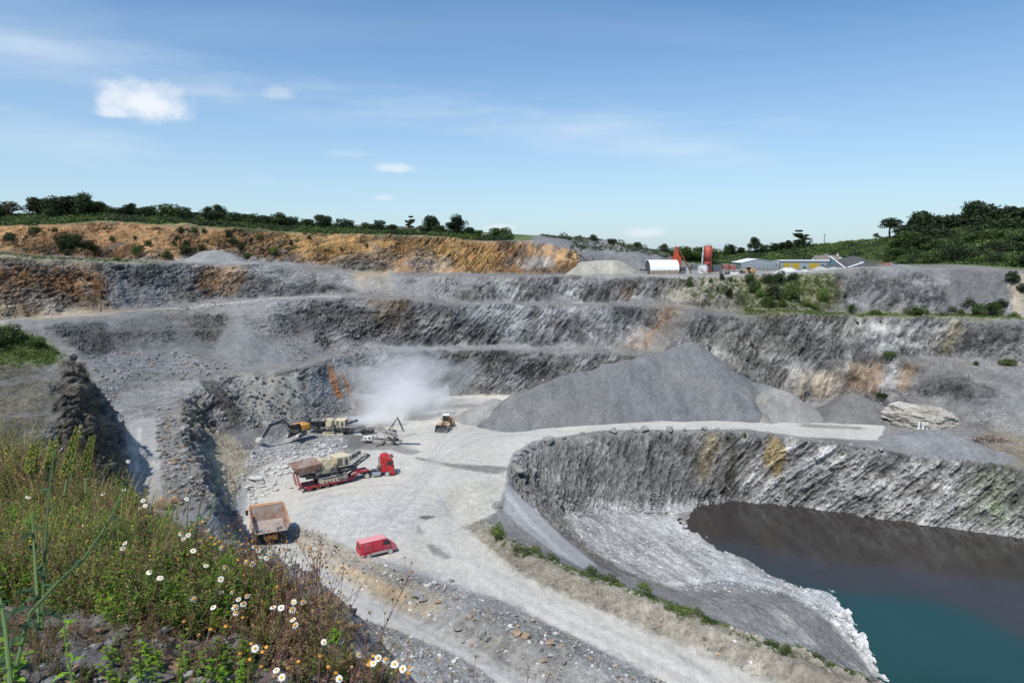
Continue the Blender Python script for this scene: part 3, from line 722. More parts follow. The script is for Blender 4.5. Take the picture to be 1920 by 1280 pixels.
def build_terrain():
    az = np.concatenate([np.arange(-76, -40, .6), np.arange(-40, 40, .075), np.arange(40, 76.1, .6)])
    az = np.radians(az)
    rd = np.concatenate([np.arange(12, 60, .4), np.arange(60, 300, .25), np.arange(300, 440, .8)])
    A, R = np.meshgrid(az, rd, indexing='ij')
    X, Y = R * np.sin(A), R * np.cos(A)
    Z = hsample(X, Y)
    dr = np.gradient(rd)[None, :]
    dz = np.abs(np.gradient(Z, axis=1))
    ang = (Z - CAMZ) / R
    runmax = np.maximum.accumulate(ang, axis=1)
    vis = np.where(ang >= runmax - 0.008, 1.0, 0.22)
    w = np.sqrt(dr ** 2 + (2.2 * dz) ** 2) / R ** 0.9 * vis
    w *= np.where(R < 45, .45, 1.0) * np.where(R > 300, .5, 1)
    for _ in range(6): w[1:-1] = (w[:-2] + 2 * w[1:-1] + w[2:]) / 4
    cw = np.cumsum(w, axis=1); cw = (cw - cw[:, :1]) / (cw[:, -1:] - cw[:, :1])
    NR = 880
    q = np.linspace(0, 1, NR)
    RR = np.stack([np.interp(q, cw[i], rd) for i in range(len(az))])
    far = np.array([470, 520, 600, 800, 1200, 2000, 3500, 6000.])
    RR = np.concatenate([RR, np.tile(far, (len(az), 1))], axis=1)
    AA = np.repeat(az[:, None], RR.shape[1], axis=1)
    x, y = (RR * np.sin(AA)).ravel(), (RR * np.cos(AA)).ravel()
    z = hsample(x, y)
    rr = RR.ravel()
    z = np.where(rr > 440, z + (34 - z) * smooth(440, 700, rr), z)
    e = 1.0
    gx = (hsample(x + e, y, HS) - hsample(x - e, y, HS)) / (2 * e); gy = (hsample(x, y + e, HS) - hsample(x, y - e, HS)) / (2 * e)
    sl = np.hypot(gx, gy)
    nl = np.sqrt(1 + sl ** 2); nx, ny, nz = -gx / nl, -gy / nl, 1 / nl
    # colour
    base = np.stack([.200 + 0 * x, .196 + 0 * x, .190 + 0 * x], -1).astype(np.float32)
    steep = smooth(.36, .80, sl + .3 * fbm(x * .12, y * .12, z * .12, 3, 5))
    rock = .45 + .55 * steep
    base *= (1 - .08 * steep)[:, None]
    jx, jy = 1.5 * fbm(x * .3, y * .3, z * .3, 4, 31, .6), 1.5 * fbm(x * .3, y * .3, z * .3, 4, 41, .6)
    big = fbm(x * .06, y * .06, z * .10, 4, 77)
    # dust lying on ledges, weathering streaks down the bedding
    right = smooth(-60, 0, x)
    n1 = (.64, .25, -.73); t1 = (.74, -.05, .67)
    qa = x * n1[0] + y * n1[1] + z * n1[2]; qb = x * t1[0] + y * t1[1] + z * t1[2]
    st = fbm(qa * .8, qb * .10, y * .12, 4, 3, .62)
    n2 = (-.35, .2, .92)
    qc = x * n2[0] + y * n2[1] + z * n2[2]
    st2 = fbm(qc * .9, x * .14, y * .14, 4, 9, .62)
    strata = st * right + st2 * (1 - right)
    stf = fbm(qa * 2.3, qb * .22, y * .3, 3, 13, .6); stf2 = fbm(qc * 2.4, x * .35, y * .35, 3, 14, .6)
    fstr = stf * right + stf2 * (1 - right)
    crisp = smooth(-.28, .22, strata + .35 * big + .15)
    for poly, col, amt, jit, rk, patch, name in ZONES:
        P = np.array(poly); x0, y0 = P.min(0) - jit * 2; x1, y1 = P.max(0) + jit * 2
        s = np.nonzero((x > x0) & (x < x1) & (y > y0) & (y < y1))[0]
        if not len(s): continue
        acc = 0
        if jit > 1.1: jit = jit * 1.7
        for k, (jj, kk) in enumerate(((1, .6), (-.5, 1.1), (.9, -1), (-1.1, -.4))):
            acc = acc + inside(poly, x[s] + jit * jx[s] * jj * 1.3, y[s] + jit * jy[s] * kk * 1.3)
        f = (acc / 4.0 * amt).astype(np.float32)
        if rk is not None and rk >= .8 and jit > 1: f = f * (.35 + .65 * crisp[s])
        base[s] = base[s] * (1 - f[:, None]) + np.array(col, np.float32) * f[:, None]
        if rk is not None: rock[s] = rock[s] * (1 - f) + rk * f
    fine = fbm(x * .9, y * .9, z * .9, 3, 21)
    tone = 1 + rock * ((.85 * strata + .75 * fstr) * (.3 + .7 * steep) + .30 * fine + .42 * big) + (1 - rock) * .10 * big
    base *= np.clip(tone, .35, 1.8)[:, None]
    # fans of finer, paler scree running down the far walls, and darker broken rock between them
    fan = fbm(x * .16 + .3 * z * right, z * .035, y * .03, 4, 63, .55)
    base *= (1 + np.clip(rock * 1.4, 0, 1) * (.55 * np.clip(fan, -.45, .5)))[:, None]
    # turf and leaf litter on the wooded hills round the quarry
    turf = (smooth(262, 275, y + 3 * jx) * smooth(60, 90, x - .0 * y) * smooth(34.5, 37, z) + smooth(300, 330, y + 4 * jx) * (z > 20))
    turf = np.clip(turf, 0, 1)[:, None] * .92
    base = base * (1 - turf) + np.array([.060, .082, .028]) * (1 + .3 * fine[:, None]) * turf
    # warm and cool tints
    tint = fbm(x * .08, y * .08, z * .2, 3, 55)
    base[:, 0] *= 1 + .05 * tint * rock; base[:, 2] *= 1 - .06 * tint * rock
    # patches: broken dark ledges, and paler tongues of scree between them
    pn = fbm(x * .075 + .25 * fstr, z * .17 + y * .03, y * .05, 4, 303, .6)
    far_ = smooth(120, 150, y) * smooth(2, 6, z) * (.4 + .6 * steep) * smooth(.35, .6, rock)
    brk = smooth(.03, .22, pn) * far_; scr = smooth(-.03, -.24, pn) * far_
    base *= (1 - .33 * brk + .16 * scr)[:, None]; rock = np.clip(rock * (1 - .5 * scr) + .2 * brk, 0, 1)
    # relief
    steep = np.maximum(steep, smooth(.82, .95, rock) * smooth(.10, .28, sl) * .9)
    hard = steep * np.clip(rock * 1.3 - .3, 0, 1)
    wx, wy, wz = x + 1.2 * jx, y + 1.2 * jy, z + .8 * jx
    ra = (wx * n1[0] + wy * n1[1] + wz * n1[2]); rb = (wx * t1[0] + wy * t1[1] + wz * t1[2])
    nb = np.where(y < 100, .62, 1.0)
    lx = np.where(right > .5, ra * .55, wx * .30 * nb); ly = np.where(right > .5, rb * .13, wy * .30 * nb); lz = np.where(right > .5, wy * .30, (wz * .9 - wx * .25) * .6 * nb)
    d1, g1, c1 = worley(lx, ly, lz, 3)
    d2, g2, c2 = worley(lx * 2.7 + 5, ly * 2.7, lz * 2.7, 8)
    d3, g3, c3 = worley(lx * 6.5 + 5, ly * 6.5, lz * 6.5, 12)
    but = fbm(x * .07, y * .07, z * .02, 3, 91)
    e1, e2, e3 = smooth(0, .22, g1), smooth(0, .22, g2), smooth(0, .25, g3)
    disp = hard * (1.0 * (c1 - .4) * e1 + .75 * (c2 - .4) * e2 + .50 * (c3 - .4) * e3 + .55 * stf * right + .4 * stf2 * (1 - right) + .9 * st * right + .5 * st2 * (1 - right)) + steep * .8 * but
    rub = np.clip(rock - .35, 0, 1)
    disp += rub * (.20 * (c3 - .4) * (1 - hard) + .16 * fine + .35 * fbm(x * .22, y * .22, z * .22, 3, 61)) + .03 * fine
    disp *= smooth(700, 300, rr)
    # block to block tone; crevice shade is darkened into the colour between blocks
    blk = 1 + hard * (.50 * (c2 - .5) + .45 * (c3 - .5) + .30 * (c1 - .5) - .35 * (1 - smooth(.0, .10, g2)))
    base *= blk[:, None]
    under = z < WATER - .4
    disp = np.where(under, disp * .2, disp)
    V = np.stack([x + nx * disp, y + ny * disp, z + nz * disp], -1)
    nc, nr = len(az), RR.shape[1]
    I = np.arange(nc * nr).reshape(nc, nr)
    F = np.stack([I[:-1, :-1], I[1:, :-1], I[1:, 1:], I[:-1, 1:]], -1).reshape(-1, 4)
    me = mesh_np('quarry_ground', V, F, False)
    ca = me.color_attributes.new('Col', 'FLOAT_COLOR', 'POINT')
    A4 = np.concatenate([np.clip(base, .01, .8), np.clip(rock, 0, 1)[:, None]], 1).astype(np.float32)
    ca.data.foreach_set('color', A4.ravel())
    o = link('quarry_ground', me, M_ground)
    tag(o, 'grey stepped quarry terrain of rock benches, scree and pale dusty floor', kind='structure')
    return o


terrain = build_terrain()


# ------------------------------------------------------------------ water
def build_water():
    m = bpy.data.materials.new('pit_water'); m.use_nodes = True
    b = m.node_tree.nodes['Principled BSDF']; N, L = m.node_tree.nodes, m.node_tree.links
    b.inputs['Base Color'].default_value = (.02, .05, .05, 1)
    at = m.node_tree.nodes.new('ShaderNodeAttribute'); at.attribute_name = 'Col'; m.node_tree.links.new(at.outputs[0], b.inputs['Base Color']); b.inputs['Roughness'].default_value = .06; b.inputs['IOR'].default_value = 1.33
    b.inputs['Specular IOR Level'].default_value = .5
    tc = N.new('ShaderNodeTexCoord'); ns = N.new('ShaderNodeTexNoise'); L.new(tc.outputs['Object'], ns.inputs[0]); ns.inputs['Scale'].default_value = 1.1; ns.inputs['Detail'].default_value = 5
    bp = N.new('ShaderNodeBump'); bp.inputs['Strength'].default_value = .5; bp.inputs['Distance'].default_value = .06; L.new(ns.outputs[0], bp.inputs['Height']); L.new(bp.outputs[0], b.inputs['Normal'])
    xs = np.arange(10, 300, .8); ys = np.arange(30, 175, .8)
    X, Y = np.meshgrid(xs, ys, indexing='ij')
    g = hsample(X, Y)
    n = len(xs), len(ys)
    I = np.arange(n[0] * n[1]).reshape(n)
    Q = blurG(np.where(g < WATER + 3, 1.0, 0.0), 2) > 0
    k = Q[:-1, :-1] | Q[1:, :-1] | Q[1:, 1:] | Q[:-1, 1:]
    F = np.stack([I[:-1, :-1], I[1:, :-1], I[1:, 1:], I[:-1, 1:]], -1)[k]
    V = np.stack([X.ravel(), Y.ravel(), np.full(X.size, WATER)], -1)
    me = mesh_np('water', V, F)
    # colour split: dark grey in the far part, teal in the near part
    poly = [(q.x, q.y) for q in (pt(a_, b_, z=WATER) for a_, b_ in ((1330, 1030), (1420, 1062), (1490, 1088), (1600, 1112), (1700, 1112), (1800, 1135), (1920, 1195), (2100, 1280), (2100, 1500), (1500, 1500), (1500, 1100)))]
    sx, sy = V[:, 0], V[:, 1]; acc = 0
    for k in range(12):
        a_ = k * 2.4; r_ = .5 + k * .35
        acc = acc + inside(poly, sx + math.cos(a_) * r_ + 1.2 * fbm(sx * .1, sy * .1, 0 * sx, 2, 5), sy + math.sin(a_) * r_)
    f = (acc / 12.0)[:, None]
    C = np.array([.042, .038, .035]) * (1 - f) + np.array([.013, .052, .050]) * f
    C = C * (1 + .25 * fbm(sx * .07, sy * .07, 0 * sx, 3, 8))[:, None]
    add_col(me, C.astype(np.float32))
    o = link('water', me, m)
    tag(o, 'still dark and teal water in the flooded corner of the quarry', kind='structure')


build_water()

# ------------------------------------------------------------------ heaps of stone
M_gravel = ground_material('heaped_gravel', .12, 2.6, 7.0)


def pile(label, ridge, col, slope=.72, pad=3.0, kind_name='gravel_pile', cat='gravel pile', group=None, rock=.22, cs=.4, base=None, lump=.35, sink=.5, seed=0, second=None):
    """a heap with its crest along the ridge points; sides fall at the angle of repose"""
    R_ = [Vector(r) for r in ridge]
    zmax = max(r.z for r in R_)
    g0 = min(hsample(r.x, r.y) for r in R_) if base is None else base
    rad = (zmax - g0) / slope + pad
    x0, x1 = min(r.x for r in R_) - rad, max(r.x for r in R_) + rad
    y0, y1 = min(r.y for r in R_) - rad, max(r.y for r in R_) + rad
    xs, ys = np.arange(x0, x1, cs), np.arange(y0, y1, cs)
    X, Y = np.meshgrid(xs, ys, indexing='ij')
    H = np.full(X.shape, -99.0)
    segs = list(zip(R_[:-1], R_[1:])) if len(R_) > 1 else [(R_[0], R_[0])]
    wob = 1 + .16 * fbm(X * .12 + seed, Y * .12, 0 * X, 3, 5)
    for a, b in segs:
        dx, dy = b.x - a.x, b.y - a.y; l2 = dx * dx + dy * dy + 1e-6
        t = np.clip(((X - a.x) * dx + (Y - a.y) * dy) / l2, 0, 1)
        d = np.hypot(X - a.x - t * dx, Y - a.y - t * dy)
        H = np.maximum(H, a.z + (b.z - a.z) * t - (np.sqrt(d * d + .7) - .83) * slope * wob)
    gully = fbm(X * .5 + seed, Y * .5, 0 * X, 3, 19)
    G = hsample(X, Y)
    H = H + lump * fbm(X * .25 + seed, Y * .25, 0 * X, 4, 11) * smooth(0, 2, H - G) + .07 * gully
    fade = smooth(g0 - 1.6, g0 - .4, G)
    H = (G - sink - .3) + (H - G + sink + .3) * fade
    keep = (H > G - sink)
    Z = np.maximum(H, G - sink)
    nI = np.arange(X.size).reshape(X.shape)
    k = keep[:-1, :-1] & keep[1:, :-1] & keep[1:, 1:] & keep[:-1, 1:]
    F = np.stack([nI[:-1, :-1], nI[1:, :-1], nI[1:, 1:], nI[:-1, 1:]], -1)[k]
    used = np.zeros(X.size, bool); used[F.ravel()] = True
    remap = np.cumsum(used) - 1
    c0 = R_[0]
    ox, oy, oz = float(np.mean(X.ravel()[used])), float(np.mean(Y.ravel()[used])), float(G.ravel()[used].mean())
    V = np.stack([X.ravel() - ox, Y.ravel() - oy, Z.ravel() - oz], -1)[used]
    me = mesh_np(kind_name, V, remap[F], True)
    C = np.tile(np.array(col, np.float32), (len(V), 1))
    xx, yy, zz = X.ravel()[used], Y.ravel()[used], Z.ravel()[used]
    if second is not None:
        f = np.clip(.5 + 2.2 * fbm(xx * .09 + seed, yy * .09, zz * .05, 3, 23), 0, 1)[:, None]
        C = C * (1 - f) + np.array(second, np.float32) * f
    C *= (1 + .25 * fbm(xx * .25, yy * .25, zz * .06, 4, 29) + .22 * fbm(xx * .7, yy * .16, zz * .16, 3, 35) + .18 * vnoise(xx * 2.3, yy * 2.3, zz * 2.3, 6))[:, None]
    ca = me.color_attributes.new('Col', 'FLOAT_COLOR', 'POINT')
    ca.data.foreach_set('color', np.concatenate([C, np.full((len(C), 1), rock)], 1).astype(np.float32).ravel())
    o = link(kind_name, me, M_gravel, loc=(ox, oy, oz))
    return tag(o, label, cat, group)


GREYP = (.150, .156, .166)
pile('huge grey stockpile of fine stone with a sharp peak in the middle of the quarry', [pt(962, 742, y=157), pt(1050, 707, y=165), pt(1150, 682, y=172), pt(1230, 662, y=176), pt(1298, 640, y=179)], GREYP, .70, kind_name='stockpile', cat='stockpile', base=.2, second=(.178, .178, .178), lump=.6, rock=.4)
pile('low pale grey heap at the left foot of the huge stockpile, beside the haul road', [pt(897, 760, y=161), pt(925, 747, y=160), pt(962, 757, y=156)], (.27, .265, .255), .60, second=(.25, .245, .235), seed=3, base=.2)
pile('small dark lumpy heap leaning on the lower left end of the huge stockpile', [pt(985, 730, y=164), pt(1015, 727, y=164)], (.17, .17, .172), .7, rock=.8, lump=1.2, seed=9, base=.2)
pile('tan and grey cone of stone at the right foot of the huge stockpile', [pt(1452, 727, y=165), pt(1475, 735, y=164)], (.235, .23, .22), .68, second=(.27, .26, .24), seed=5, base=.2)
pile('bluish grey heap between the huge stockpile and the tan cone', [pt(1385, 712, y=177), pt(1440, 722, y=175)], (.175, .18, .19), .7, seed=6, base=.2)
pile('dark grey heap in front of the rusty rock slabs', [pt(1600, 737, y=163), pt(1640, 752, y=160)], (.13, .13, .13), .62, second=(.16, .155, .15), seed=7, base=.2)
pile('broad blue grey gravel heap above the right end of the pit wall', [pt(1705, 812, y=140), pt(1760, 806, y=139), pt(1850, 838, y=131)], (.205, .21, .215), .36, seed=8, rock=.4, base=.2)
pile('low grey gravel cone under the end of the screening conveyor', [pt(768, 812, y=146)], (.33, .33, .33), .36, pad=2, seed=10, rock=.5, base=.2)
pile('little pale mound of fines left of the screening machine', [pt(662, 810, y=146), pt(676, 812, y=145)], (.42, .42, .41), .5, pad=2, seed=11, base=.2)
pile('low rubble bank of broken slabs under the excavator', [pt(520, 838, y=141), pt(560, 832, y=142), pt(610, 822, y=146), pt(640, 822, y=146)], (.34, .34, .33), .36, pad=2, rock=.9, lump=1.2, seed=12, base=.2)
pile('pale tan heap with a flat top left of the white arched shed', [pt(1092, 490, y=262), pt(1130, 488, y=262), pt(1160, 488, y=261)], (.36, .335, .27), .62, second=(.32, .31, .27), base=31.5, seed=13)
pile('whitest pointed gravel heap in front of the yellow doors', [pt(1474, 501, y=252), pt(1482, 502, y=252)], (.50, .49, .47), .60, base=31.8, pad=1, seed=14)
pile('small pale gravel heap just right of the whitest one', [pt(1508, 504, y=250)], (.40, .40, .39), .55, base=31.8, pad=1, seed=15)
pile('mid grey gravel heap left of the slanted conveyors', [pt(1536, 500, y=248), pt(1545, 501, y=247)], (.32, .32, .31), .55, base=31.9, pad=1, seed=16)
pile('wide grey gravel heap at the foot of the slanted conveyors', [pt(1562, 501, y=246), pt(1580, 502, y=245)], (.30, .30, .30), .5, base=32, pad=1, seed=17)
pile('black stone heap behind the slanted conveyors', [pt(1578, 483, y=284), pt(1600, 481, y=284), pt(1618, 485, y=282)], (.09, .09, .095), .62, base=32, seed=18, lump=.8, rock=.5)
pile('long low pale heap in the yard beside the yellow loader', [pt(1372, 510, y=252), pt(1400, 512, y=250)], (.46, .44, .40), .40, base=31.8, pad=1, seed=19)
pile('grey scree mound on the upper left bench below the ochre face', [pt(385, 470, y=229), pt(405, 468, y=229), pt(430, 475, y=229)], (.25, .25, .25), .55, seed=20)

# ------------------------------------------------------------------ loose rocks
M_rock = ground_material('boulder_stone', .10, 2.2, 6.0)


def rock_shape(seed, flat=.6, n=2):
    """an angular block: a sphere cut by random planes"""
    rg = random.Random(seed)
    bm = bmesh.new(); bmesh.ops.create_icosphere(bm, subdivisions=n, radius=1.0)
    pl = [(Vector((rg.gauss(0, 1), rg.gauss(0, 1), rg.gauss(0, 1))).normalized(), rg.uniform(.42, .8)) for _ in range(11)]
    for v in bm.verts:
        for nn, d in pl:
            k = v.co.dot(nn)
            if k > d: v.co -= nn * (k - d)
        v.co.z *= flat; v.co.y *= .8
        v.co += Vector((rg.uniform(-1, 1), rg.uniform(-1, 1), rg.uniform(-1, 1))) * .018
    return bm


def rock_mesh(seed, col, flat=.6, n=3, name='boulder'):
    bm = rock_shape(seed, flat, n)
    me = bpy.data.meshes.new(name); bm.to_mesh(me); bm.free()
    C = np.tile(np.array([*col, .55], np.float32), (len(me.vertices), 1))
    co = np.empty(len(me.vertices) * 3, np.float32); me.vertices.foreach_get('co', co); co = co.reshape(-1, 3)
    C[:, :3] *= (1 + .35 * fbm(co[:, 0] * 2 + seed, co[:, 1] * 2, co[:, 2] * 4, 3, 4))[:, None]
    ca = me.color_attributes.new('Col', 'FLOAT_COLOR', 'POINT'); ca.data.foreach_set('color', C.ravel())
    return me


ROCKS_G = [rock_mesh(100 + i, (.27, .27, .26), .62) for i in range(4)]
ROCKS_T = [rock_mesh(120 + i, (.36, .27, .19), .62) for i in range(2)]
ROCKS_P = [rock_mesh(140 + i, (.50, .50, .49), .45) for i in range(3)]


def boulder(u, v, size, label, meshes=None, group=None, seed=0, flat=1.0, name='boulder'):
    rg = random.Random(seed * 77 + int(u * 3 + v)); size *= 1.6 if v < 900 else 1.1
    meshes = meshes or ROCKS_G
    p = hit(u, v)
    o = link(name, meshes[rg.randrange(len(meshes))], M_rock if True else None) if False else bpy.data.objects.new(name, meshes[rg.randrange(len(meshes))])
    COL.objects.link(o)
    o.scale = (size * .5 * rg.uniform(.85, 1.2), size * .5 * rg.uniform(.8, 1.15), size * .5 * flat * rg.uniform(.85, 1.15))
    o.rotation_euler = (rg.uniform(-.2, .2), rg.uniform(-.2, .2), rg.uniform(0, 6.3))
    o.location = (p.x, p.y, p.z + size * .14 * flat)
    return tag(o, label, 'boulder', group)


for me in ROCKS_G + ROCKS_T + ROCKS_P: me.materials.append(M_rock)
boulder(312, 952, 2.6, 'big brown boulder lying on the grey slope under the ledge road', ROCKS_T, seed=2, flat=1.2)
boulder(332, 942, 1.5, 'smaller brown boulder leaning behind the big one by the ledge road', ROCKS_T, seed=3, flat=1.2)
boulder(932, 950, 1.9, 'lone dark boulder at the floor edge above the inner pit track', seed=4, flat=1.1)
boulder(478, 900, 3.4, 'big flat pale slab propped in the rock fall left of the low loader', ROCKS_P, seed=5, flat=.8, name='rock_slab')
for i, (u, v, s) in enumerate([(970, 884, 1.9), (965, 866, 1.7), (973, 853, 1.5), (985, 845, 1.4), (997, 840, 1.3), (1010, 835, 1.5), (1030, 829, 2.4), (1057, 822, 1.0), (1092, 814, 1.1), (1112, 812, .9), (1128, 811, 1.0), (1150, 811, 1.6),
                               (1170, 810, .9), (1190, 809, 1.1), (1209, 808, 1.7), (1232, 808, .8), (1255, 807, 1.5), (1284, 807, .9), (1322, 806, 1.6), (1345, 807, 1.0), (1372, 808, .9), (1412, 811, 1.2), (1440, 814, 1.1), (1478, 820, .9),
                               (1510, 826, .8), (1540, 829, 1.0), (1562, 833, 1.1), (1594, 836, .9), (1622, 841, 1.3), (1652, 845, 1.2)]):
    boulder(u, v, s, 'boulder in the row along the pit rim', group='boulders lined up along the pit rim', seed=20 + i)
for i, (u, v, s, k) in enumerate([(785, 1118, 1.7, 0), (792, 1126, 1.2, 0), (838, 1138, 1.3, 0), (860, 1175, 1.5, 0), (905, 1190, 1.4, 0), (915, 1198, 1.1, 0), (968, 1191, 1.3, 1), (984, 1198, 1.3, 1), (958, 1196, 1.1, 0), (1030, 1207, 1.0, 1),
                                  (1058, 1222, 1.0, 0), (1090, 1210, .9, 0), (880, 1160, 1.0, 1), (822, 1130, .9, 1), (1020, 1241, .8, 1), (1118, 1245, .8, 0), (815, 1094, 1.0, 2), (800, 1098, .9, 2), (745, 1088, .7, 2), (733, 1080, .6, 2), (846, 1090, 1.0, 0),
                                  (720, 1076, .6, 2), (897, 1148, .8, 0), (935, 1172, .9, 0)]):
    lab = ['grey block on the rubble bank between the roads', 'tan block on the rubble bank between the roads', 'pale block on the rubble bank between the roads'][k]
    boulder(u, v, s, lab, [ROCKS_G, ROCKS_T, ROCKS_P][k], ['grey blocks on the rubble bank', 'tan blocks on the rubble bank', 'pale blocks on the rubble bank'][k], seed=60 + i)
rgb = random.Random(5)
for i in range(34):
    t = rgb.random(); u = 468 + 66 * t + rgb.uniform(-12, 14); v = 925 - 35 * t + rgb.uniform(-22, 26)
    boulder(u, v, rgb.uniform(.6, 1.5), 'pale angular slab in the rock fall by the low loader', ROCKS_P, 'pale slabs of the rock fall', seed=100 + i, flat=.8, name='rock_slab')
for i in range(40):
    u = rgb.uniform(500, 655); v = 862 - (u - 500) * .16 + rgb.uniform(-16, 10)
    boulder(u, v, rgb.uniform(.5, 1.2), 'pale block on the blasted rubble below the excavator', ROCKS_P, 'broken blocks below the excavator', seed=150 + i, flat=.9, name='rock_slab')


def rubble(name, label, polys, n, smin, smax, cols, seed, flat=.6, mt=None, mindist=0.0):
    """countless stones strewn over patches of ground: one mesh"""
    rg = np.random.RandomState(seed)
    bs = []
    for k in range(8):
        bm = rock_shape(900 + seed * 10 + k, flat, 1)
        vs = np.array([v.co[:] for v in bm.verts]); fs = np.array([[q.index for q in f.verts] for f in bm.faces]); bm.free(); bs.append((vs, fs))
    tot = sum(p[1] for p in polys)
    VV, FF, CC, off = [], [], [], 0
    for pxs, wgt in polys:
        poly = plan(pxs, 2); P = np.array(poly); x0, y0 = P.min(0); x1, y1 = P.max(0)
        m = int(n * wgt / tot); got = 0
        while got < m:
            x, y = rg.uniform(x0, x1, 400), rg.uniform(y0, y1, 400)
            keep = inside(poly, x, y)
            clump = fbm(x * .15, y * .15, 0 * x, 2, seed + 3) > rg.uniform(-.9, .5, 400)
            keep &= clump
            if not keep.any():
                got += 5; continue
            for xi, yi in zip(x[keep], y[keep]):
                zi = float(hsample(xi, yi)); s = smin * (smax / smin) ** (rg.rand() ** 2.6)
                vs, fs = bs[rg.randint(8)]
                a = rg.uniform(0, 6.28); c, s_ = math.cos(a), math.sin(a)
                q = vs * (s * .5 * rg.uniform(.7, 1.3, 3))
                q = np.stack([q[:, 0] * c - q[:, 1] * s_, q[:, 0] * s_ + q[:, 1] * c, q[:, 2]], -1) + (xi, yi, zi + s * .12)
                VV.append(q); FF.append(fs + off); off += len(q)
                col = np.array(cols[rg.randint(len(cols))]) * rg.uniform(.75, 1.25)
                CC.append(np.tile(np.array([*col, .45]), (len(q), 1)))
                got += 1
                if got >= m: break
    me = mesh_np(name, np.concatenate(VV), np.concatenate(FF), False)
    ca = me.color_attributes.new('Col', 'FLOAT_COLOR', 'POINT'); ca.data.foreach_set('color', np.concatenate(CC).astype(np.float32).ravel())
    o = link(name, me, mt or M_rock)
    return tag(o, label, kind='stuff')


G1, G2, G3, T1, P1, D1 = (.27, .27, .27), (.20, .205, .21), (.33, .33, .32), (.34, .27, .19), (.50, .50, .49), (.13, .13, .13)
rubble('rubble', 'loose grey and tan stones strewn on the banks beside the roads', [
    ([(760, 1080), (860, 1100), (980, 1145), (1100, 1210), (1280, 1290), (1040, 1290), (940, 1240), (860, 1200), (790, 1165)], 9),
    ([(640, 1150), (712, 1174), (792, 1196), (840, 1222), (950, 1290), (660, 1280)], 7), ([(545, 985), (700, 1050), (860, 1110), (800, 1160), (690, 1114), (590, 1050)], 3),
    ([(900, 975), (1100, 1080), (1400, 1195), (1620, 1285), (1450, 1275), (1150, 1150), (960, 1060)], 2)], 5200, .10, .75, [G1, G2, G3, G1, T1, P1], 1)
rubble('rubble', 'whitish blocks and grit covering the spit beside the water', [([(1060, 955), (1150, 950), (1245, 960), (1290, 988), (1350, 1028), (1450, 1078), (1550, 1103), (1600, 1160), (1650, 1255), (1600, 1210), (1550, 1160), (1470, 1115), (1280, 1105), (1180, 1070), (1110, 1035), (1080, 1000)], 1)],
       3800, .12, .75, [(.50, .50, .49), (.40, .40, .395), (.52, .52, .51), G3], 2)
rubble('rubble', 'stones fallen at the foot of the pit wall along the waterline', [([(1060, 930), (1250, 925), (1380, 905), (1520, 920), (1700, 950), (1920, 985), (1920, 1012), (1700, 980), (1520, 952), (1380, 941), (1250, 960), (1060, 965)], 1)], 2400, .12, .8, [G3, (.40, .40, .39), G1], 3)
rubble('rubble', 'broken grey rock lying on the ledges and scree of the left wall', [
    ([(170, 670), (300, 640), (440, 690), (380, 712), (300, 712), (220, 740), (215, 840), (190, 740)], 6), ([(290, 760), (345, 775), (385, 880), (400, 960), (330, 960), (300, 880)], 5), ([(400, 705), (560, 695), (620, 770), (480, 800)], 3),
    ([(440, 600), (560, 580), (760, 600), (760, 645), (540, 680)], 4), ([(210, 560), (400, 560), (620, 556), (300, 590)], 1)], 6200, .15, 1.3, [G1, G2, (.24, .24, .24), G1, D1, (.28, .23, .17)], 4)
rubble('rubble', 'pale blasted blocks round the excavator and the rock fall', [([(440, 900), (470, 860), (520, 835), (600, 815), (655, 825), (640, 850), (560, 870), (520, 905), (470, 945), (440, 950)], 1)], 2800, .12, .8, [P1, G3, (.42, .42, .41)], 5)
rubble('rubble', 'stones lying on the benches and at the toes of the far walls', [
    ([(640, 552), (850, 562), (1130, 566), (1280, 578), (1130, 574), (850, 572), (640, 562)], 3), ([(640, 655), (840, 646), (1140, 656), (1240, 665), (1140, 668), (840, 658), (640, 668)], 3), ([(600, 500), (760, 515), (1100, 516), (1280, 520), (1100, 519), (760, 520)], 2),
    ([(560, 470), (900, 490), (1080, 500), (1000, 512), (700, 512)], 2), ([(1640, 656), (1920, 684), (1920, 700), (1700, 676)], 2), ([(1560, 740), (1920, 780), (1920, 870), (1700, 850), (1650, 800)], 3), ([(820, 660), (1140, 670), (1000, 735), (820, 745)], 3)], 3600, .2, 1.0, [G1, G3, G2, T1], 6)


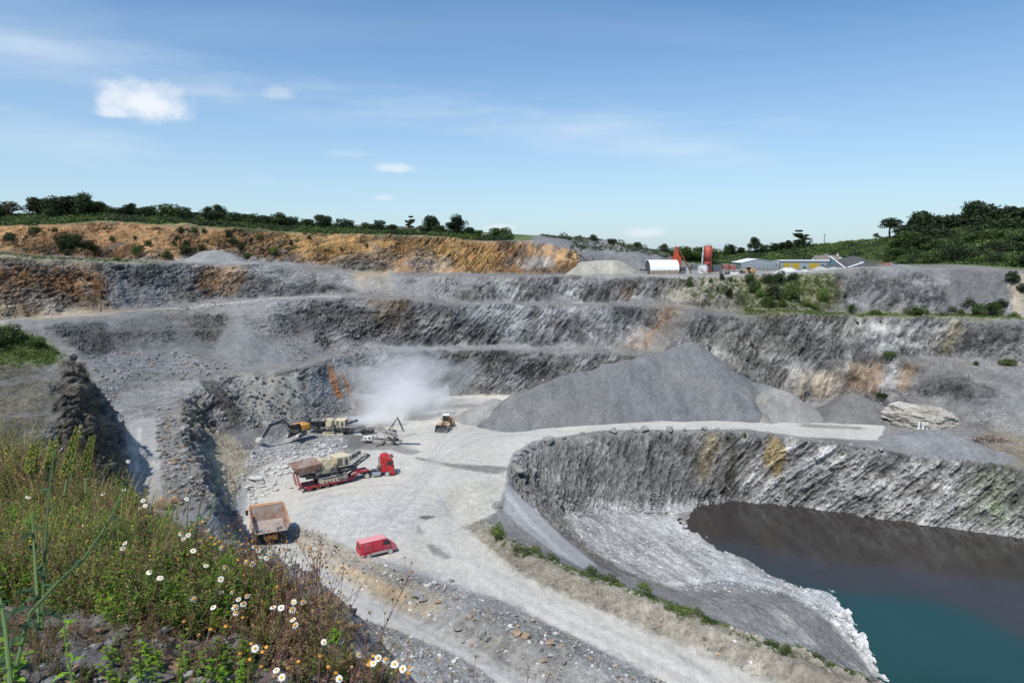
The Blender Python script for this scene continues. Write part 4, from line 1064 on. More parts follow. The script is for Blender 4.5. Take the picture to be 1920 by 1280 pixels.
def outcrop():
    p = pt(1745, 775, y=150)
    bm = bmesh.new(); bmesh.ops.create_icosphere(bm, subdivisions=6, radius=1)
    co = np.array([v.co[:] for v in bm.verts])
    n = fbm(co[:, 0] * 1.4, co[:, 1] * 1.4, co[:, 2] * 2.0, 4, 71); d, g, c = worley(co[:, 0] * 2.2 + 3, co[:, 1] * 2.2, co[:, 2] * 4, 5)
    r = 1 + .26 * n + .20 * (c - .5) * smooth(0, .15, g)
    co = co * r[:, None] * np.array([8.2, 5.0, 3.6])
    for v, q in zip(bm.verts, co): v.co = q
    me = bpy.data.meshes.new('rock_outcrop'); bm.to_mesh(me); bm.free()
    C = np.tile(np.array([.34, .32, .28, .8], np.float32), (len(co), 1)); C[:, :3] *= (1 + .5 * n + .35 * (c - .5))[:, None]
    ca = me.color_attributes.new('Col', 'FLOAT_COLOR', 'POINT'); ca.data.foreach_set('color', C.ravel())
    o = link('rock_outcrop', me, M_rock, loc=(p.x, p.y + 4.5, .9), rot=(.05, .08, -.1))
    tag(o, 'pale cream rock outcrop with a trickle of water at the foot of the right wall', 'rock outcrop')
    # the trickle that falls from it
    wm = mat('falling_water', (.75, .78, .8), .25)
    bm = bmesh.new()
    for k in range(3):
        x = -2.2 + k * .9
        prev = None
        for i in range(9):
            t = i / 8; a = bm.verts.new((x - .16 + .05 * math.sin(i * 2 + k), -5.0 - .35 * t, 1.2 - 2.2 * t)); b = bm.verts.new((x + .16 + .05 * math.cos(i * 2.3 + k), -5.06 - .35 * t, 1.2 - 2.2 * t))
            if prev: bm.faces.new((prev[0], prev[1], b, a))
            prev = (a, b)
    me = bpy.data.meshes.new('water_trickle'); bm.to_mesh(me); bm.free()
    link('water_trickle', me, wm, parent=o)


outcrop()


# ------------------------------------------------------------------ builder for machines and buildings
class MB:
    """collects solid pieces and builds them as one mesh part"""
    def __init__(self):
        self.bm = bmesh.new()

    def box(self, c, s, rot=(0, 0, 0), bev=.02):
        b = bmesh.new(); bmesh.ops.create_cube(b, size=1.0)
        for v in b.verts: v.co = Vector((v.co.x * s[0], v.co.y * s[1], v.co.z * s[2]))
        if bev: bmesh.ops.bevel(b, geom=b.edges[:], offset=min(bev, min(s) * .3), segments=1, affect='EDGES')
        self._add(b, Matrix.Translation(c) @ (Matrix.Rotation(rot[2], 4, 'Z') @ Matrix.Rotation(rot[1], 4, 'Y') @ Matrix.Rotation(rot[0], 4, 'X')))
        return self

    def bar(self, a, b_, w, h=None, bev=.02):
        a, b_ = Vector(a), Vector(b_); d = b_ - a; h = h or w
        b = bmesh.new(); bmesh.ops.create_cube(b, size=1.0)
        for v in b.verts: v.co = Vector((v.co.x * d.length, v.co.y * w, v.co.z * h))
        if bev: bmesh.ops.bevel(b, geom=b.edges[:], offset=min(bev, min(w, h) * .3), segments=1, affect='EDGES')
        x = d.normalized(); up = Vector((0, 0, 1)) if abs(x.z) < .98 else Vector((0, 1, 0)); y = up.cross(x).normalized(); z = x.cross(y)
        M = Matrix((x, y, z)).transposed().to_4x4(); self._add(b, Matrix.Translation((a + b_) / 2) @ M)
        return self

    def cyl(self, a, b_, r, r2=None, n=16, caps=True):
        a, b_ = Vector(a), Vector(b_); d = b_ - a
        b = bmesh.new(); bmesh.ops.create_cone(b, cap_ends=caps, segments=n, radius1=r, radius2=r if r2 is None else r2, depth=d.length)
        q = Vector((0, 0, 1)).rotation_difference(d.normalized()).to_matrix().to_4x4()
        self._add(b, Matrix.Translation((a + b_) / 2) @ q); return self

    def prism(self, prof, y0, y1, axis='y'):
        """profile of (x, z) swept from y0 to y1; axis 'x' sweeps a (y, z) profile along x"""
        f = (lambda p, t: (p[0], t, p[1])) if axis == 'y' else (lambda p, t: (t, p[0], p[1])) if axis == 'x' else (lambda p, t: (p[0], p[1], t))
        A = [self.bm.verts.new(f(p, y0)) for p in prof]; B = [self.bm.verts.new(f(p, y1)) for p in prof]
        n = len(prof)
        fs = [self.bm.faces.new(A), self.bm.faces.new(B[::-1])] + [self.bm.faces.new((A[i], B[i], B[(i + 1) % n], A[(i + 1) % n])) for i in range(n)]
        bmesh.ops.recalc_face_normals(self.bm, faces=fs)
        return self

    def quad(self, pts, t=.04):
        """a plate through four points with thickness t"""
        P = [Vector(p) for p in pts]; n = (P[1] - P[0]).cross(P[-1] - P[0]).normalized() * t
        A = [self.bm.verts.new(p) for p in P]; B = [self.bm.verts.new(p + n) for p in P]; m = len(P)
        fs = [self.bm.faces.new(A[::-1]), self.bm.faces.new(B)] + [self.bm.faces.new((A[i], A[(i + 1) % m], B[(i + 1) % m], B[i])) for i in range(m)]
        bmesh.ops.recalc_face_normals(self.bm, faces=fs)
        return self

    def _add(self, b, M):
        bmesh.ops.transform(b, matrix=M, verts=b.verts[:])
        me = bpy.data.meshes.new('t'); b.to_mesh(me); b.free(); self.bm.from_mesh(me); bpy.data.meshes.remove(me)

    def build(self, name, m, parent=None, smooth_=False, label=None):
        me = bpy.data.meshes.new(name); self.bm.to_mesh(me); self.bm.free()
        if smooth_:
            for p in me.polygons: p.use_smooth = True
        o = link(name, me, m, parent)
        if label: o['label'] = label
        return o


def empty(name, loc, rz=0, label=None, cat=None, group=None, rx=0, ry=0):
    o = bpy.data.objects.new(name, None); COL.objects.link(o); o.location = loc; o.rotation_euler = (rx, ry, rz); o.empty_display_size = .3
    return tag(o, label, cat, group)


def kids(o):
    return [c for c in bpy.data.objects if c.parent == o]


def copy_tree(o, parent=None):
    c = o.copy(); COL.objects.link(c); c.parent = parent
    for ch in kids(o): copy_tree(ch, c)
    return c


DST = (.42, .41, .385)
M_red = mat('red_paint', (.46, .018, .022), .45, spec=.4, noise=.12, dust=(.45, .20, .19), dustamt=.22)
M_vanred = mat('faded_red_paint', (.56, .045, .07), .42, spec=.4, noise=.05, nscale=.8, dust=(.50, .27, .27), dustamt=.28)
M_vanroof = mat('dusty_roof_paint', (.70, .30, .32), .45, noise=.06, dust=(.65, .30, .32), dustamt=.2)
M_vanlow = mat('dusty_sill', (.36, .31, .29), .8, noise=.1, dust=DST, dustamt=.7)
M_glass = mat('dark_glass', (.015, .018, .02), .08, spec=.8)
M_black = mat('black_rubber', (.022, .022, .024), .85, noise=.2, dust=DST, dustamt=.15)
M_tyre = mat('dusty_tyre', (.05, .05, .05), .9, noise=.2, dust=DST, dustamt=.5)
M_paletyre = mat('dust_caked_tyre', (.20, .19, .18), .9, noise=.2, dust=DST, dustamt=.8)
M_steel = mat('grey_steel', (.20, .20, .20), .5, .3, noise=.2, dust=DST, dustamt=.35)
M_dkst = mat('dark_steel', (.055, .058, .062), .6, .2, noise=.2, dust=DST, dustamt=.25)
M_cream = mat('cream_paint', (.62, .55, .36), .5, noise=.12, dust=DST, dustamt=.25)
M_paleste = mat('dusty_pale_steel', (.46, .45, .42), .6, noise=.18, dust=(.5, .49, .46), dustamt=.4)
M_rustst = mat('worn_rusty_steel', (.30, .185, .135), .55, .2, noise=.25, nscale=1.6, dust=(.42, .36, .32), dustamt=.45)
M_orange = mat('orange_paint', (.52, .22, .055), .5, noise=.15, dust=(.44, .32, .24), dustamt=.5)
M_yellow = mat('yellow_paint', (.66, .30, .02), .5, noise=.12, dust=DST, dustamt=.28)
M_trred = mat('trailer_red', (.38, .022, .03), .5, noise=.2, dust=(.42, .26, .25), dustamt=.35)
M_white = mat('white_paint', (.74, .74, .73), .5, noise=.06)
M_lamp = mat('red_lamp', (.6, .03, .01), .3)
M_headl = mat('lamp_glass', (.7, .7, .68), .15)
M_rim = mat('pale_wheel_rim', (.55, .54, .50), .5, noise=.1)
M_belt = mat('conveyor_belt', (.09, .09, .09), .8, noise=.2, dust=DST, dustamt=.45)
M_conc = mat('grey_concrete', (.34, .33, .31), .85, noise=.2, nscale=1.2)


def wheel(parent, x, y, r, w, rim=M_rim, tyre=M_tyre, side=None, name='wheel'):
    """tyre with shoulders and lugs; the rim dished on the outer side"""
    z = r; s = (1 if y > 0 else -1) if side is None else side
    t = MB(); prof = [(-w / 2, r * .60), (-w / 2, r * .90), (-w * .36, r), (w * .36, r), (w / 2, r * .90), (w / 2, r * .60)]
    n = 28; rings = []
    for i in range(n):
        a = 2 * math.pi * i / n; k = 1.0 if i % 2 else .975
        rings.append([t.bm.verts.new((x + math.cos(a) * q[1] * (k if q[1] >= r * .95 else 1), y + q[0], z + math.sin(a) * q[1] * (k if q[1] >= r * .95 else 1))) for q in prof])
    for i in range(n):
        A, B = rings[i], rings[(i + 1) % n]
        for j in range(len(prof)): t.bm.faces.new((A[j], A[(j + 1) % 6], B[(j + 1) % 6], B[j]))
    bmesh.ops.recalc_face_normals(t.bm, faces=t.bm.faces[:])
    wh = t.build(name, tyre, parent)
    rm = MB(); rm.cyl((x, y + s * w * .30, z), (x, y + s * w * .40, z), r * .60, n=24); rm.cyl((x, y + s * w * .38, z), (x, y + s * w * .52, z), r * .24, r * .2, n=14)
    for i in range(8):
        a = i * math.pi / 4; rm.cyl((x + math.cos(a) * r * .42, y + s * w * .4, z + math.sin(a) * r * .42), (x + math.cos(a) * r * .42, y + s * w * .43, z + math.sin(a) * r * .42), r * .05, n=6)
    rm.build('rim', rim, wh)
    return wh


def crawler(parent, x0, x1, y, r, w, name='crawler_track', m=None, m2=None):
    """track loop with shoes, rollers and sprockets"""
    t = MB(); n_ = int((x1 - x0) / .22); pts = []
    for i in range(n_ + 1): pts.append((x0 + (x1 - x0) * i / n_, 2 * r, 0))
    for i in range(1, 8): a = math.pi * i / 8; pts.append((x1 + math.sin(a) * r, r + math.cos(a) * r, -a))
    for i in range(n_ + 1): pts.append((x1 - (x1 - x0) * i / n_, 0, 0))
    for i in range(1, 8): a = math.pi * i / 8; pts.append((x0 - math.sin(a) * r, r - math.cos(a) * r, -a))
    for px_, pz, a in pts: t.box((px_, y, pz + .0), (.2, w, .07), (0, -a, 0), bev=0)
    tr = t.build(name, m or M_dkst, parent)
    f = MB(); f.box(((x0 + x1) / 2, y, r), (x1 - x0, w * .5, r * .9), bev=.05)
    f.cyl((x0, y - w * .42, r), (x0, y + w * .42, r), r * .82); f.cyl((x1, y - w * .42, r), (x1, y + w * .42, r), r * .82)
    k = max(3, int((x1 - x0) / (r * 1.3)))
    for i in range(k): xx = x0 + (x1 - x0) * (i + .5) / k; f.cyl((xx, y - w * .4, r * .42), (xx, y + w * .4, r * .42), r * .3, n=10)
    f.build('track_frame', m2 or M_steel, tr)
    return tr


def railing(parent, pts, h=1.0, m=None, name='railing'):
    r = MB()
    for a, b in zip(pts[:-1], pts[1:]):
        a, b = Vector(a), Vector(b); n = max(1, int((b - a).length / 1.1))
        for i in range(n + 1): p = a.lerp(b, i / n); r.cyl(p, p + Vector((0, 0, h)), .028, n=6)
        for k in (h, h * .55): r.cyl(a + Vector((0, 0, k)), b + Vector((0, 0, k)), .026, n=6)
    return r.build(name, m or M_dkst, parent)


# ------------------------------------------------------------------ the van
def build_van():
    p1, p2 = pt(690.5, 1048.5, z=0), pt(734, 1037.5, z=0)
    d = p2 - p1; ang = math.atan2(d.y, d.x)
    side = Vector((-math.sin(ang), math.cos(ang), 0))       # away from the camera
    c = (p1 + p2) / 2 + side * .92
    root = empty('van', (c.x, c.y, .02), ang, 'dusty red panel van with a pale roof parked on the quarry floor', 'van'); root.scale = (.93, .93, .90)
    # lower body profile in x, z: nose at +x
    Lr, Lf = -2.75, 2.62
    prof = [(Lr, .45), (Lr - .03, 1.2), (Lr + .02, 2.15), (Lr + .12, 2.42), (Lr + .5, 2.50), (1.0, 2.50), (1.22, 2.42), (1.95, 1.52), (2.48, 1.22), (2.62, .98), (2.66, .45)]
    body = MB(); W = .98
    n = len(prof)
    def ring(y, shr):
        return [body.bm.verts.new((x, y * (1 - shr * max(0, (z - 1.1) / 1.4)), z)) for x, z in prof]
    R1, R2 = ring(-W, .13), ring(W, .13)
    fs = [body.bm.faces.new(R1), body.bm.faces.new(R2[::-1])] + [body.bm.faces.new((R1[i], R2[i], R2[(i + 1) % n], R1[(i + 1) % n])) for i in range(n)]
    bmesh.ops.recalc_face_normals(body.bm, faces=fs)
    bmesh.ops.bevel(body.bm, geom=body.bm.edges[:], offset=.07, segments=2, affect='EDGES')
    body.build('body', M_vanred, root, False)
    rf = MB(); rf.box((-.83, 0, 2.512), (3.85, 1.70, .035), bev=.015)
    for i in range(6): rf.box((-2.2 + i * .58, 0, 2.535), (.08, 1.45, .02), bev=0)
    rf.build('roof_panel', M_vanroof, root)
    sl_ = MB(); [sl_.box((x, s * .985, .60), (l, .05, .34)) for s in (-1, 1) for x, l in ((-.05, 2.4), (-2.55, .45))]
    sl_.box((-2.8, 0, .5), (.14, 1.9, .25)); sl_.build('sill', M_vanlow, root)
    bp = MB(); bp.box((2.62, 0, .52), (.22, 1.94, .38), bev=.06); bp.box((2.5, 0, 1.02), (.34, 1.2, .12), bev=.03); bp.build('front_bumper', M_black, root)
    ws = MB(); ws.quad([(1.27, -.80, 2.36), (1.93, -.87, 1.56), (1.93, .87, 1.56), (1.27, .80, 2.36)], .02)
    for v in ws.bm.verts: v.co += Vector((.035, 0, .035))
    ws.build('windscreen', M_glass, root)
    for s in (-1, 1):
        w = MB(); o_ = .012
        w.quad([(.55, s * .950, 1.56), (1.78, s * .952, 1.56), (1.28, s * .893, 2.26), (.55, s * .893, 2.26)], .012 * s)
        w.build('side_window', M_glass, root)
        g = MB(); g.box((.45, s * .99, 1.15), (.03, .012, 1.3), bev=0); g.box((-.95, s * .975, 1.35), (.03, .012, 1.7), bev=0); g.box((-.3, s * 1.0, 1.05), (4.2, .02, .08), bev=.005)
        g.build('door_seam', mat('seam_dark_red', (.2, .02, .03), .6) if s < 0 else bpy.data.materials['seam_dark_red'], root)  # dark red lines for the door seams
        m = MB(); m.box((1.5, s * 1.08, 1.62), (.14, .2, .3)); m.bar((1.55, s * .9, 1.6), (1.5, s * 1.02, 1.6), .04); m.build('wing_mirror', M_black, root)
        h = MB(); h.box((2.42, s * .74, 1.02), (.3, .3, .22), (0, .5, 0), bev=.05); h.build('headlight', M_headl, root)
        r = MB(); r.box((-2.79, s * .88, 1.2), (.05, .12, .5)); r.build('tail_light', M_lamp, root)
        wheel(root, -1.65, s * .90, .38, .24, tyre=M_paletyre); wheel(root, 1.62, s * .90, .38, .24, tyre=M_paletyre)
        for xx in (-1.65, 1.62):
            a = MB(); a.cyl((xx, s * .96, .38), (xx, s * .985, .38), .45, n=24); a.build('wheel_arch', M_black, root)
    rw = MB(); [rw.box((-2.79, s * .42, 1.85), (.02, .6, .5), bev=.01) for s in (-1, 1)]; rw.build('rear_window', M_glass, root)
    mk = MB()      # worn sign writing, too faint to read
    for k, (x, w, h) in enumerate(((-2.2, .16, .2), (-2.0, .1, .26), (-1.84, .13, .24), (-1.66, .09, .26), (-1.5, .15, .22), (-1.3, .12, .16), (-1.12, .1, .2))): mk.box((x, -.945, 1.72), (w * .8, .02, h), bev=0)
    mk.box((-1.75, -.965, 1.36), (1.3, .02, .05), bev=0)
    mk.build('worn_marking', mat('faded_lettering', (.34, .17, .16), .7), root)
    return root


build_van()


# ------------------------------------------------------------------ dumper seen from behind
def build_dumper():
    a, b = pt(487, 1028, z=0), pt(532, 1020, z=0)
    ax = (b - a); ang = math.atan2(ax.y, ax.x) + math.pi / 2
    c = (a + b) / 2
    f = Vector((math.cos(ang), math.sin(ang), 0)); c = c + f * .9
    root = empty('dump_truck', (c.x, c.y, .02), ang, 'big orange rigid dumper with an empty rusty tub, seen from behind', 'dump truck')
    # x forward from the rear axle
    H = .55
    tub = MB(); W = 2.25
    # floor plates: rise to the tail, drop to the front
    tail, mid, fr = (-2.1, 2.55), (0.6, 1.75), (3.3, 2.35)
    for (x0, z0), (x1, z1) in ((tail, mid), (mid, fr)):
        tub.quad([(x0, -W * .86, z0), (x1, -W * .86, z1), (x1, W * .86, z1), (x0, W * .86, z0)], -.12)
    tub.build('tub_floor', mat('scoured_steel', (.44, .37, .34), .42, .35, noise=.2, nscale=1.2, dust=(.5, .46, .43), dustamt=.5), root)
    fw = MB(); fw.quad([(3.25, -W * .86, 2.3), (3.75, -W * 1.0, 4.15), (3.75, W * 1.0, 4.15), (3.25, W * .86, 2.3)], .12)
    fw.build('tub_front_wall', M_rustst, root)
    for s in (-1, 1):
        w = MB(); pts = [(-2.15, s * W * .86, 2.55), (.6, s * W * .86, 1.75), (3.3, s * W * .86, 2.35), (3.78, s * W * 1.02, 4.15), (1.0, s * W * 1.07, 3.85), (-1.75, s * W * 1.04, 3.25)]
        w.quad(pts, .10 * -s); w.build('tub_side', M_rustst, root)
        rib = MB()
        for x in (-1.3, -.2, .9, 2.0, 3.1):
            zt = 3.3 + (x + 1.5) * .17; rib.bar((x, s * (W * .9 + .05), 2.35), (x, s * (W * 1.04 + .06), zt), .16, .14)
        rib.bar((-1.8, s * (W * 1.05), 3.28), (3.8, s * (W * 1.04), 4.2), .18, .16)
        rib.build('tub_rib', M_orange, root)
    cn = MB(); cn.quad([(3.7, -W * 1.02, 4.12), (4.7, -W * .9, 4.1), (4.7, W * .9, 4.1), (3.7, W * 1.02, 4.12)], .1)
    cn.bar((4.7, -W * .9, 4.15), (4.7, W * .9, 4.15), .14); cn.bar((3.75, -W * 1.03, 4.24), (3.75, W * 1.03, 4.24), .16)
    for s in (-1, 1): cn.bar((3.75, s * W * 1.02, 4.24), (4.7, s * W * .9, 4.2), .12)
    cn.build('canopy', M_orange, root)
    ch = MB(); [ch.box((2.2, s * .55, 1.25), (7.2, .28, .5)) for s in (-1, 1)]; ch.box((0, 0, 1.0), (1.0, 2.6, .7), bev=.1)
    ch.box((-1.2, 0, 1.5), (.3, 1.5, .5)); ch.bar((.9, -.5, 1.2), (2.2, -.5, 2.1), .22); ch.bar((.9, .5, 1.2), (2.2, .5, 2.1), .22); ch.build('chassis', M_yellow, root)
    cb = MB(); cb.box((5.0, .9, 2.75), (1.5, 1.4, 1.6), bev=.08); cb.build('cab', M_orange, root)
    cg = MB(); cg.box((5.0, .9, 3.0), (1.54, 1.44, .7), bev=.04); cg.build('cab_window', M_glass, root)
    hd = MB(); hd.box((5.2, 0, 1.75), (2.2, 3.6, .9), bev=.1); hd.box((5.2, -1.1, 2.25), (1.9, 1.4, .5)); hd.build('engine_deck', M_orange, root)
    railing(root, [(6.2, -1.8, 2.2), (6.2, 1.8, 2.2)], .9)
    ld = MB(); [ld.bar((6.25, s, .6), (6.4, s, 2.2), .05) for s in (.5, .9)]; [ld.bar((6.27 + i * .03, .5, .8 + i * .3), (6.27 + i * .03, .9, .8 + i * .3), .04) for i in range(5)]; ld.build('ladder', M_steel, root)
    for s in (-1, 1):
        wheel(root, 0, s * 1.72, 1.08, .62, M_orange); wheel(root, 0, s * 1.05, 1.08, .58, M_orange)
        wheel(root, 4.3, s * 1.75, 1.08, .62, M_orange)
        mf = MB(); mf.box((-1.35, s * 1.4, 1.35), (.06, 1.2, 1.3), bev=.01); mf.build('mud_flap', M_black, root)
        tl = MB(); tl.cyl((-1.42, s * .28, 1.75), (-1.34, s * .28, 1.75), .13, n=14); tl.build('tail_light', M_lamp, root)
        mr = MB(); mr.box((5.2, s * 2.55, 3.0), (.12, .35, .75)); mr.bar((5.2, s * 1.7, 2.6), (5.2, s * 2.5, 2.9), .06); mr.bar((5.2, s * 1.7, 3.3), (5.2, s * 2.5, 3.2), .05); mr.build('wing_mirror', M_black, root)
    return root


build_dumper()


# ------------------------------------------------------------------ lorry with a low loader carrying a crusher
def build_tractor():
    a, b = pt(688, 898, z=0), pt(724, 895, z=0)
    d = b - a; ang = math.atan2(d.y, d.x) + math.radians(2)
    side = Vector((-math.sin(ang), math.cos(ang), 0)); c = a + side * 1.15
    root = empty('tractor_lorry', (c.x, c.y, .02), ang, 'red tractor lorry with a high sleeper cab pulling the low loader', 'lorry')
    # x = 0 at the rear axle, front axle at 3.6
    cb = MB(); prof = [(2.55, 1.05), (2.5, 3.25), (2.75, 3.75), (3.6, 3.85), (4.45, 3.45), (4.72, 2.2), (4.85, 1.0), (4.85, .45), (4.15, .45), (4.1, 1.0), (3.1, 1.0), (2.9, 1.05)]
    cb.prism(prof, -1.22, 1.22)
    bmesh.ops.bevel(cb.bm, geom=[e for e in cb.bm.edges if e.calc_length() > 1.5], offset=.09, segments=2, affect='EDGES')
    cb.build('cab', M_red, root, False)
    ws = MB(); ws.quad([(4.77, -1.08, 2.25), (4.77, 1.08, 2.25), (4.50, 1.0, 3.22), (4.50, -1.0, 3.22)], .03); ws.build('windscreen', M_glass, root)
    gr = MB(); [gr.box((4.87, 0, 1.0 + i * .2), (.04, 1.7, .1)) for i in range(5)]; gr.build('grille', M_black, root)
    bm_ = MB(); bm_.box((4.85, 0, .55), (.3, 2.4, .42), bev=.06); bm_.build('front_bumper', M_red, root)
    vs = MB(); vs.box((4.62, 0, 3.52), (.3, 2.1, .08), (0, -.3, 0)); vs.build('sun_visor', M_black, root)
    for s in (-1, 1):
        w = MB(); w.quad([(3.55, s * 1.235, 2.15), (4.5, s * 1.235, 2.15), (4.35, s * 1.235, 2.95), (3.55, s * 1.235, 2.95)], .02 * s); w.build('side_window', M_glass, root)
        h = MB(); h.box((4.88, s * .95, .95), (.1, .4, .25)); h.build('headlight', M_headl, root)
        m = MB(); m.box((4.6, s * 1.45, 2.7), (.16, .22, .75)); m.bar((4.6, s * 1.2, 3.0), (4.6, s * 1.4, 3.0), .05); m.build('wing_mirror', M_black, root)
        wheel(root, 3.6, s * 1.05, .52, .32); wheel(root, 0, s * 1.08, .52, .34); wheel(root, 0, s * .72, .52, .3)
        t = MB(); t.cyl((1.0, s * .95, .75), (2.4, s * .95, .75), .34, n=20); [t.cyl((x, s * .95, .75), (x + .06, s * .95, .75), .36, n=20) for x in (1.2, 2.1)]; t.build('fuel_tank', mat('bright_tank', (.6, .6, .6), .25, .8) if s < 0 else bpy.data.materials['bright_tank'], root)
        mg = MB(); [mg.box((math.cos(a_) * .62, s * .95, .52 + math.sin(a_) * .62), (.28, .62, .04), (0, -a_ + math.pi / 2, 0)) for a_ in (.5, 1.0, 1.57, 2.14, 2.6)]; mg.build('mudguard', M_black, root)
    ch = MB(); [ch.box((1.6, s * .42, .92), (5.6, .12, .26)) for s in (-1, 1)]; ch.box((0, 0, .6), (.3, 1.6, .3)); ch.cyl((0, 0, 1.05), (0, 0, 1.18), .5); ch.box((2.2, 0, 1.3), (.5, 1.8, .6)); ch.build('chassis', M_dkst, root)
    ex = MB(); ex.cyl((2.35, .9, 1.0), (2.35, .9, 3.2), .09); ex.build('exhaust_stack', M_steel, root)
    al = MB(); al.box((3.4, 0, 3.9), (.5, 1.9, .22), bev=.08); al.build('roof_light_bar', M_red, root)
    kp = c.copy()
    return kp, root


KP, tractor = build_tractor()


def build_trailer(kp):
    rear = pt(567, 926, z=0)
    side0 = Vector((-.65, .75, 0)).normalized(); rear_c = rear + side0 * 1.35
    d = (kp - rear_c); ang = math.atan2(d.y, d.x); L_ = d.length
    root = empty('low_loader_trailer', (rear_c.x, rear_c.y, .02), ang, 'red low loader semi-trailer with its rear ramps folded up', 'trailer')
    fr = MB(); fr.box((L_ * .42, 0, .82), (L_ * .72, 2.6, .22)); [fr.box((L_ * .42, s * .6, .6), (L_ * .72, .2, .3)) for s in (-1, 1)]
    [fr.box((x, 0, .95), (.12, 2.6, .06)) for x in np.arange(.6, L_ * .76, .7)]
    fr.build('deck', M_trred, root)
    gn = MB(); gn.bar((L_ * .76, -.9, .9), (L_ * .86, -.75, 1.5), .35, .3); gn.bar((L_ * .76, .9, .9), (L_ * .86, .75, 1.5), .35, .3); gn.box((L_ * .93, 0, 1.45), (L_ * .17, 1.9, .28)); gn.build('gooseneck', M_trred, root)
    sd = MB(); [sd.box((L_ * .38, s * 1.34, .78), (L_ * .62, .08, .30)) for s in (-1, 1)]; [sd.box((x, s * 1.36, 1.0), (1.35, .12, .1), bev=.03) for s in (-1, 1) for x in (1.6, 3.05, 4.5)]; sd.build('side_rail', M_trred, root)
    rp = MB()
    for s in (-1, 1):
        for k in (-.35, .35): rp.bar((-.1, s * .85 + k, .9), (-.55, s * .85 + k, 3.2), .12, .16)
        for i in range(8): rp.bar((-.14 - i * .055, s * .85 - .35, 1.1 + i * .28), (-.14 - i * .055, s * .85 + .35, 1.1 + i * .28), .08)
    rp.build('loading_ramp', M_trred, root)
    for x in (1.5, 2.95, 4.4, 5.85):
        for s in (-1, 1): wheel(root, x, s * 1.0, .42, .55, M_trred, M_tyre)
    tl = MB(); [tl.box((-.06, s * 1.1, .7), (.06, .35, .14)) for s in (-1, 1)]; tl.build('tail_light', M_lamp, root)
    bars = MB(); [bars.bar((L_ * .70, s * 1.2, 1.0), (L_ * .86, s * .8, 2.1), .16) for s in (-1, 1)]; bars.build('gooseneck_brace', M_red, root)
    return root, ang, L_


trailer, TA, TL_ = build_trailer(KP)


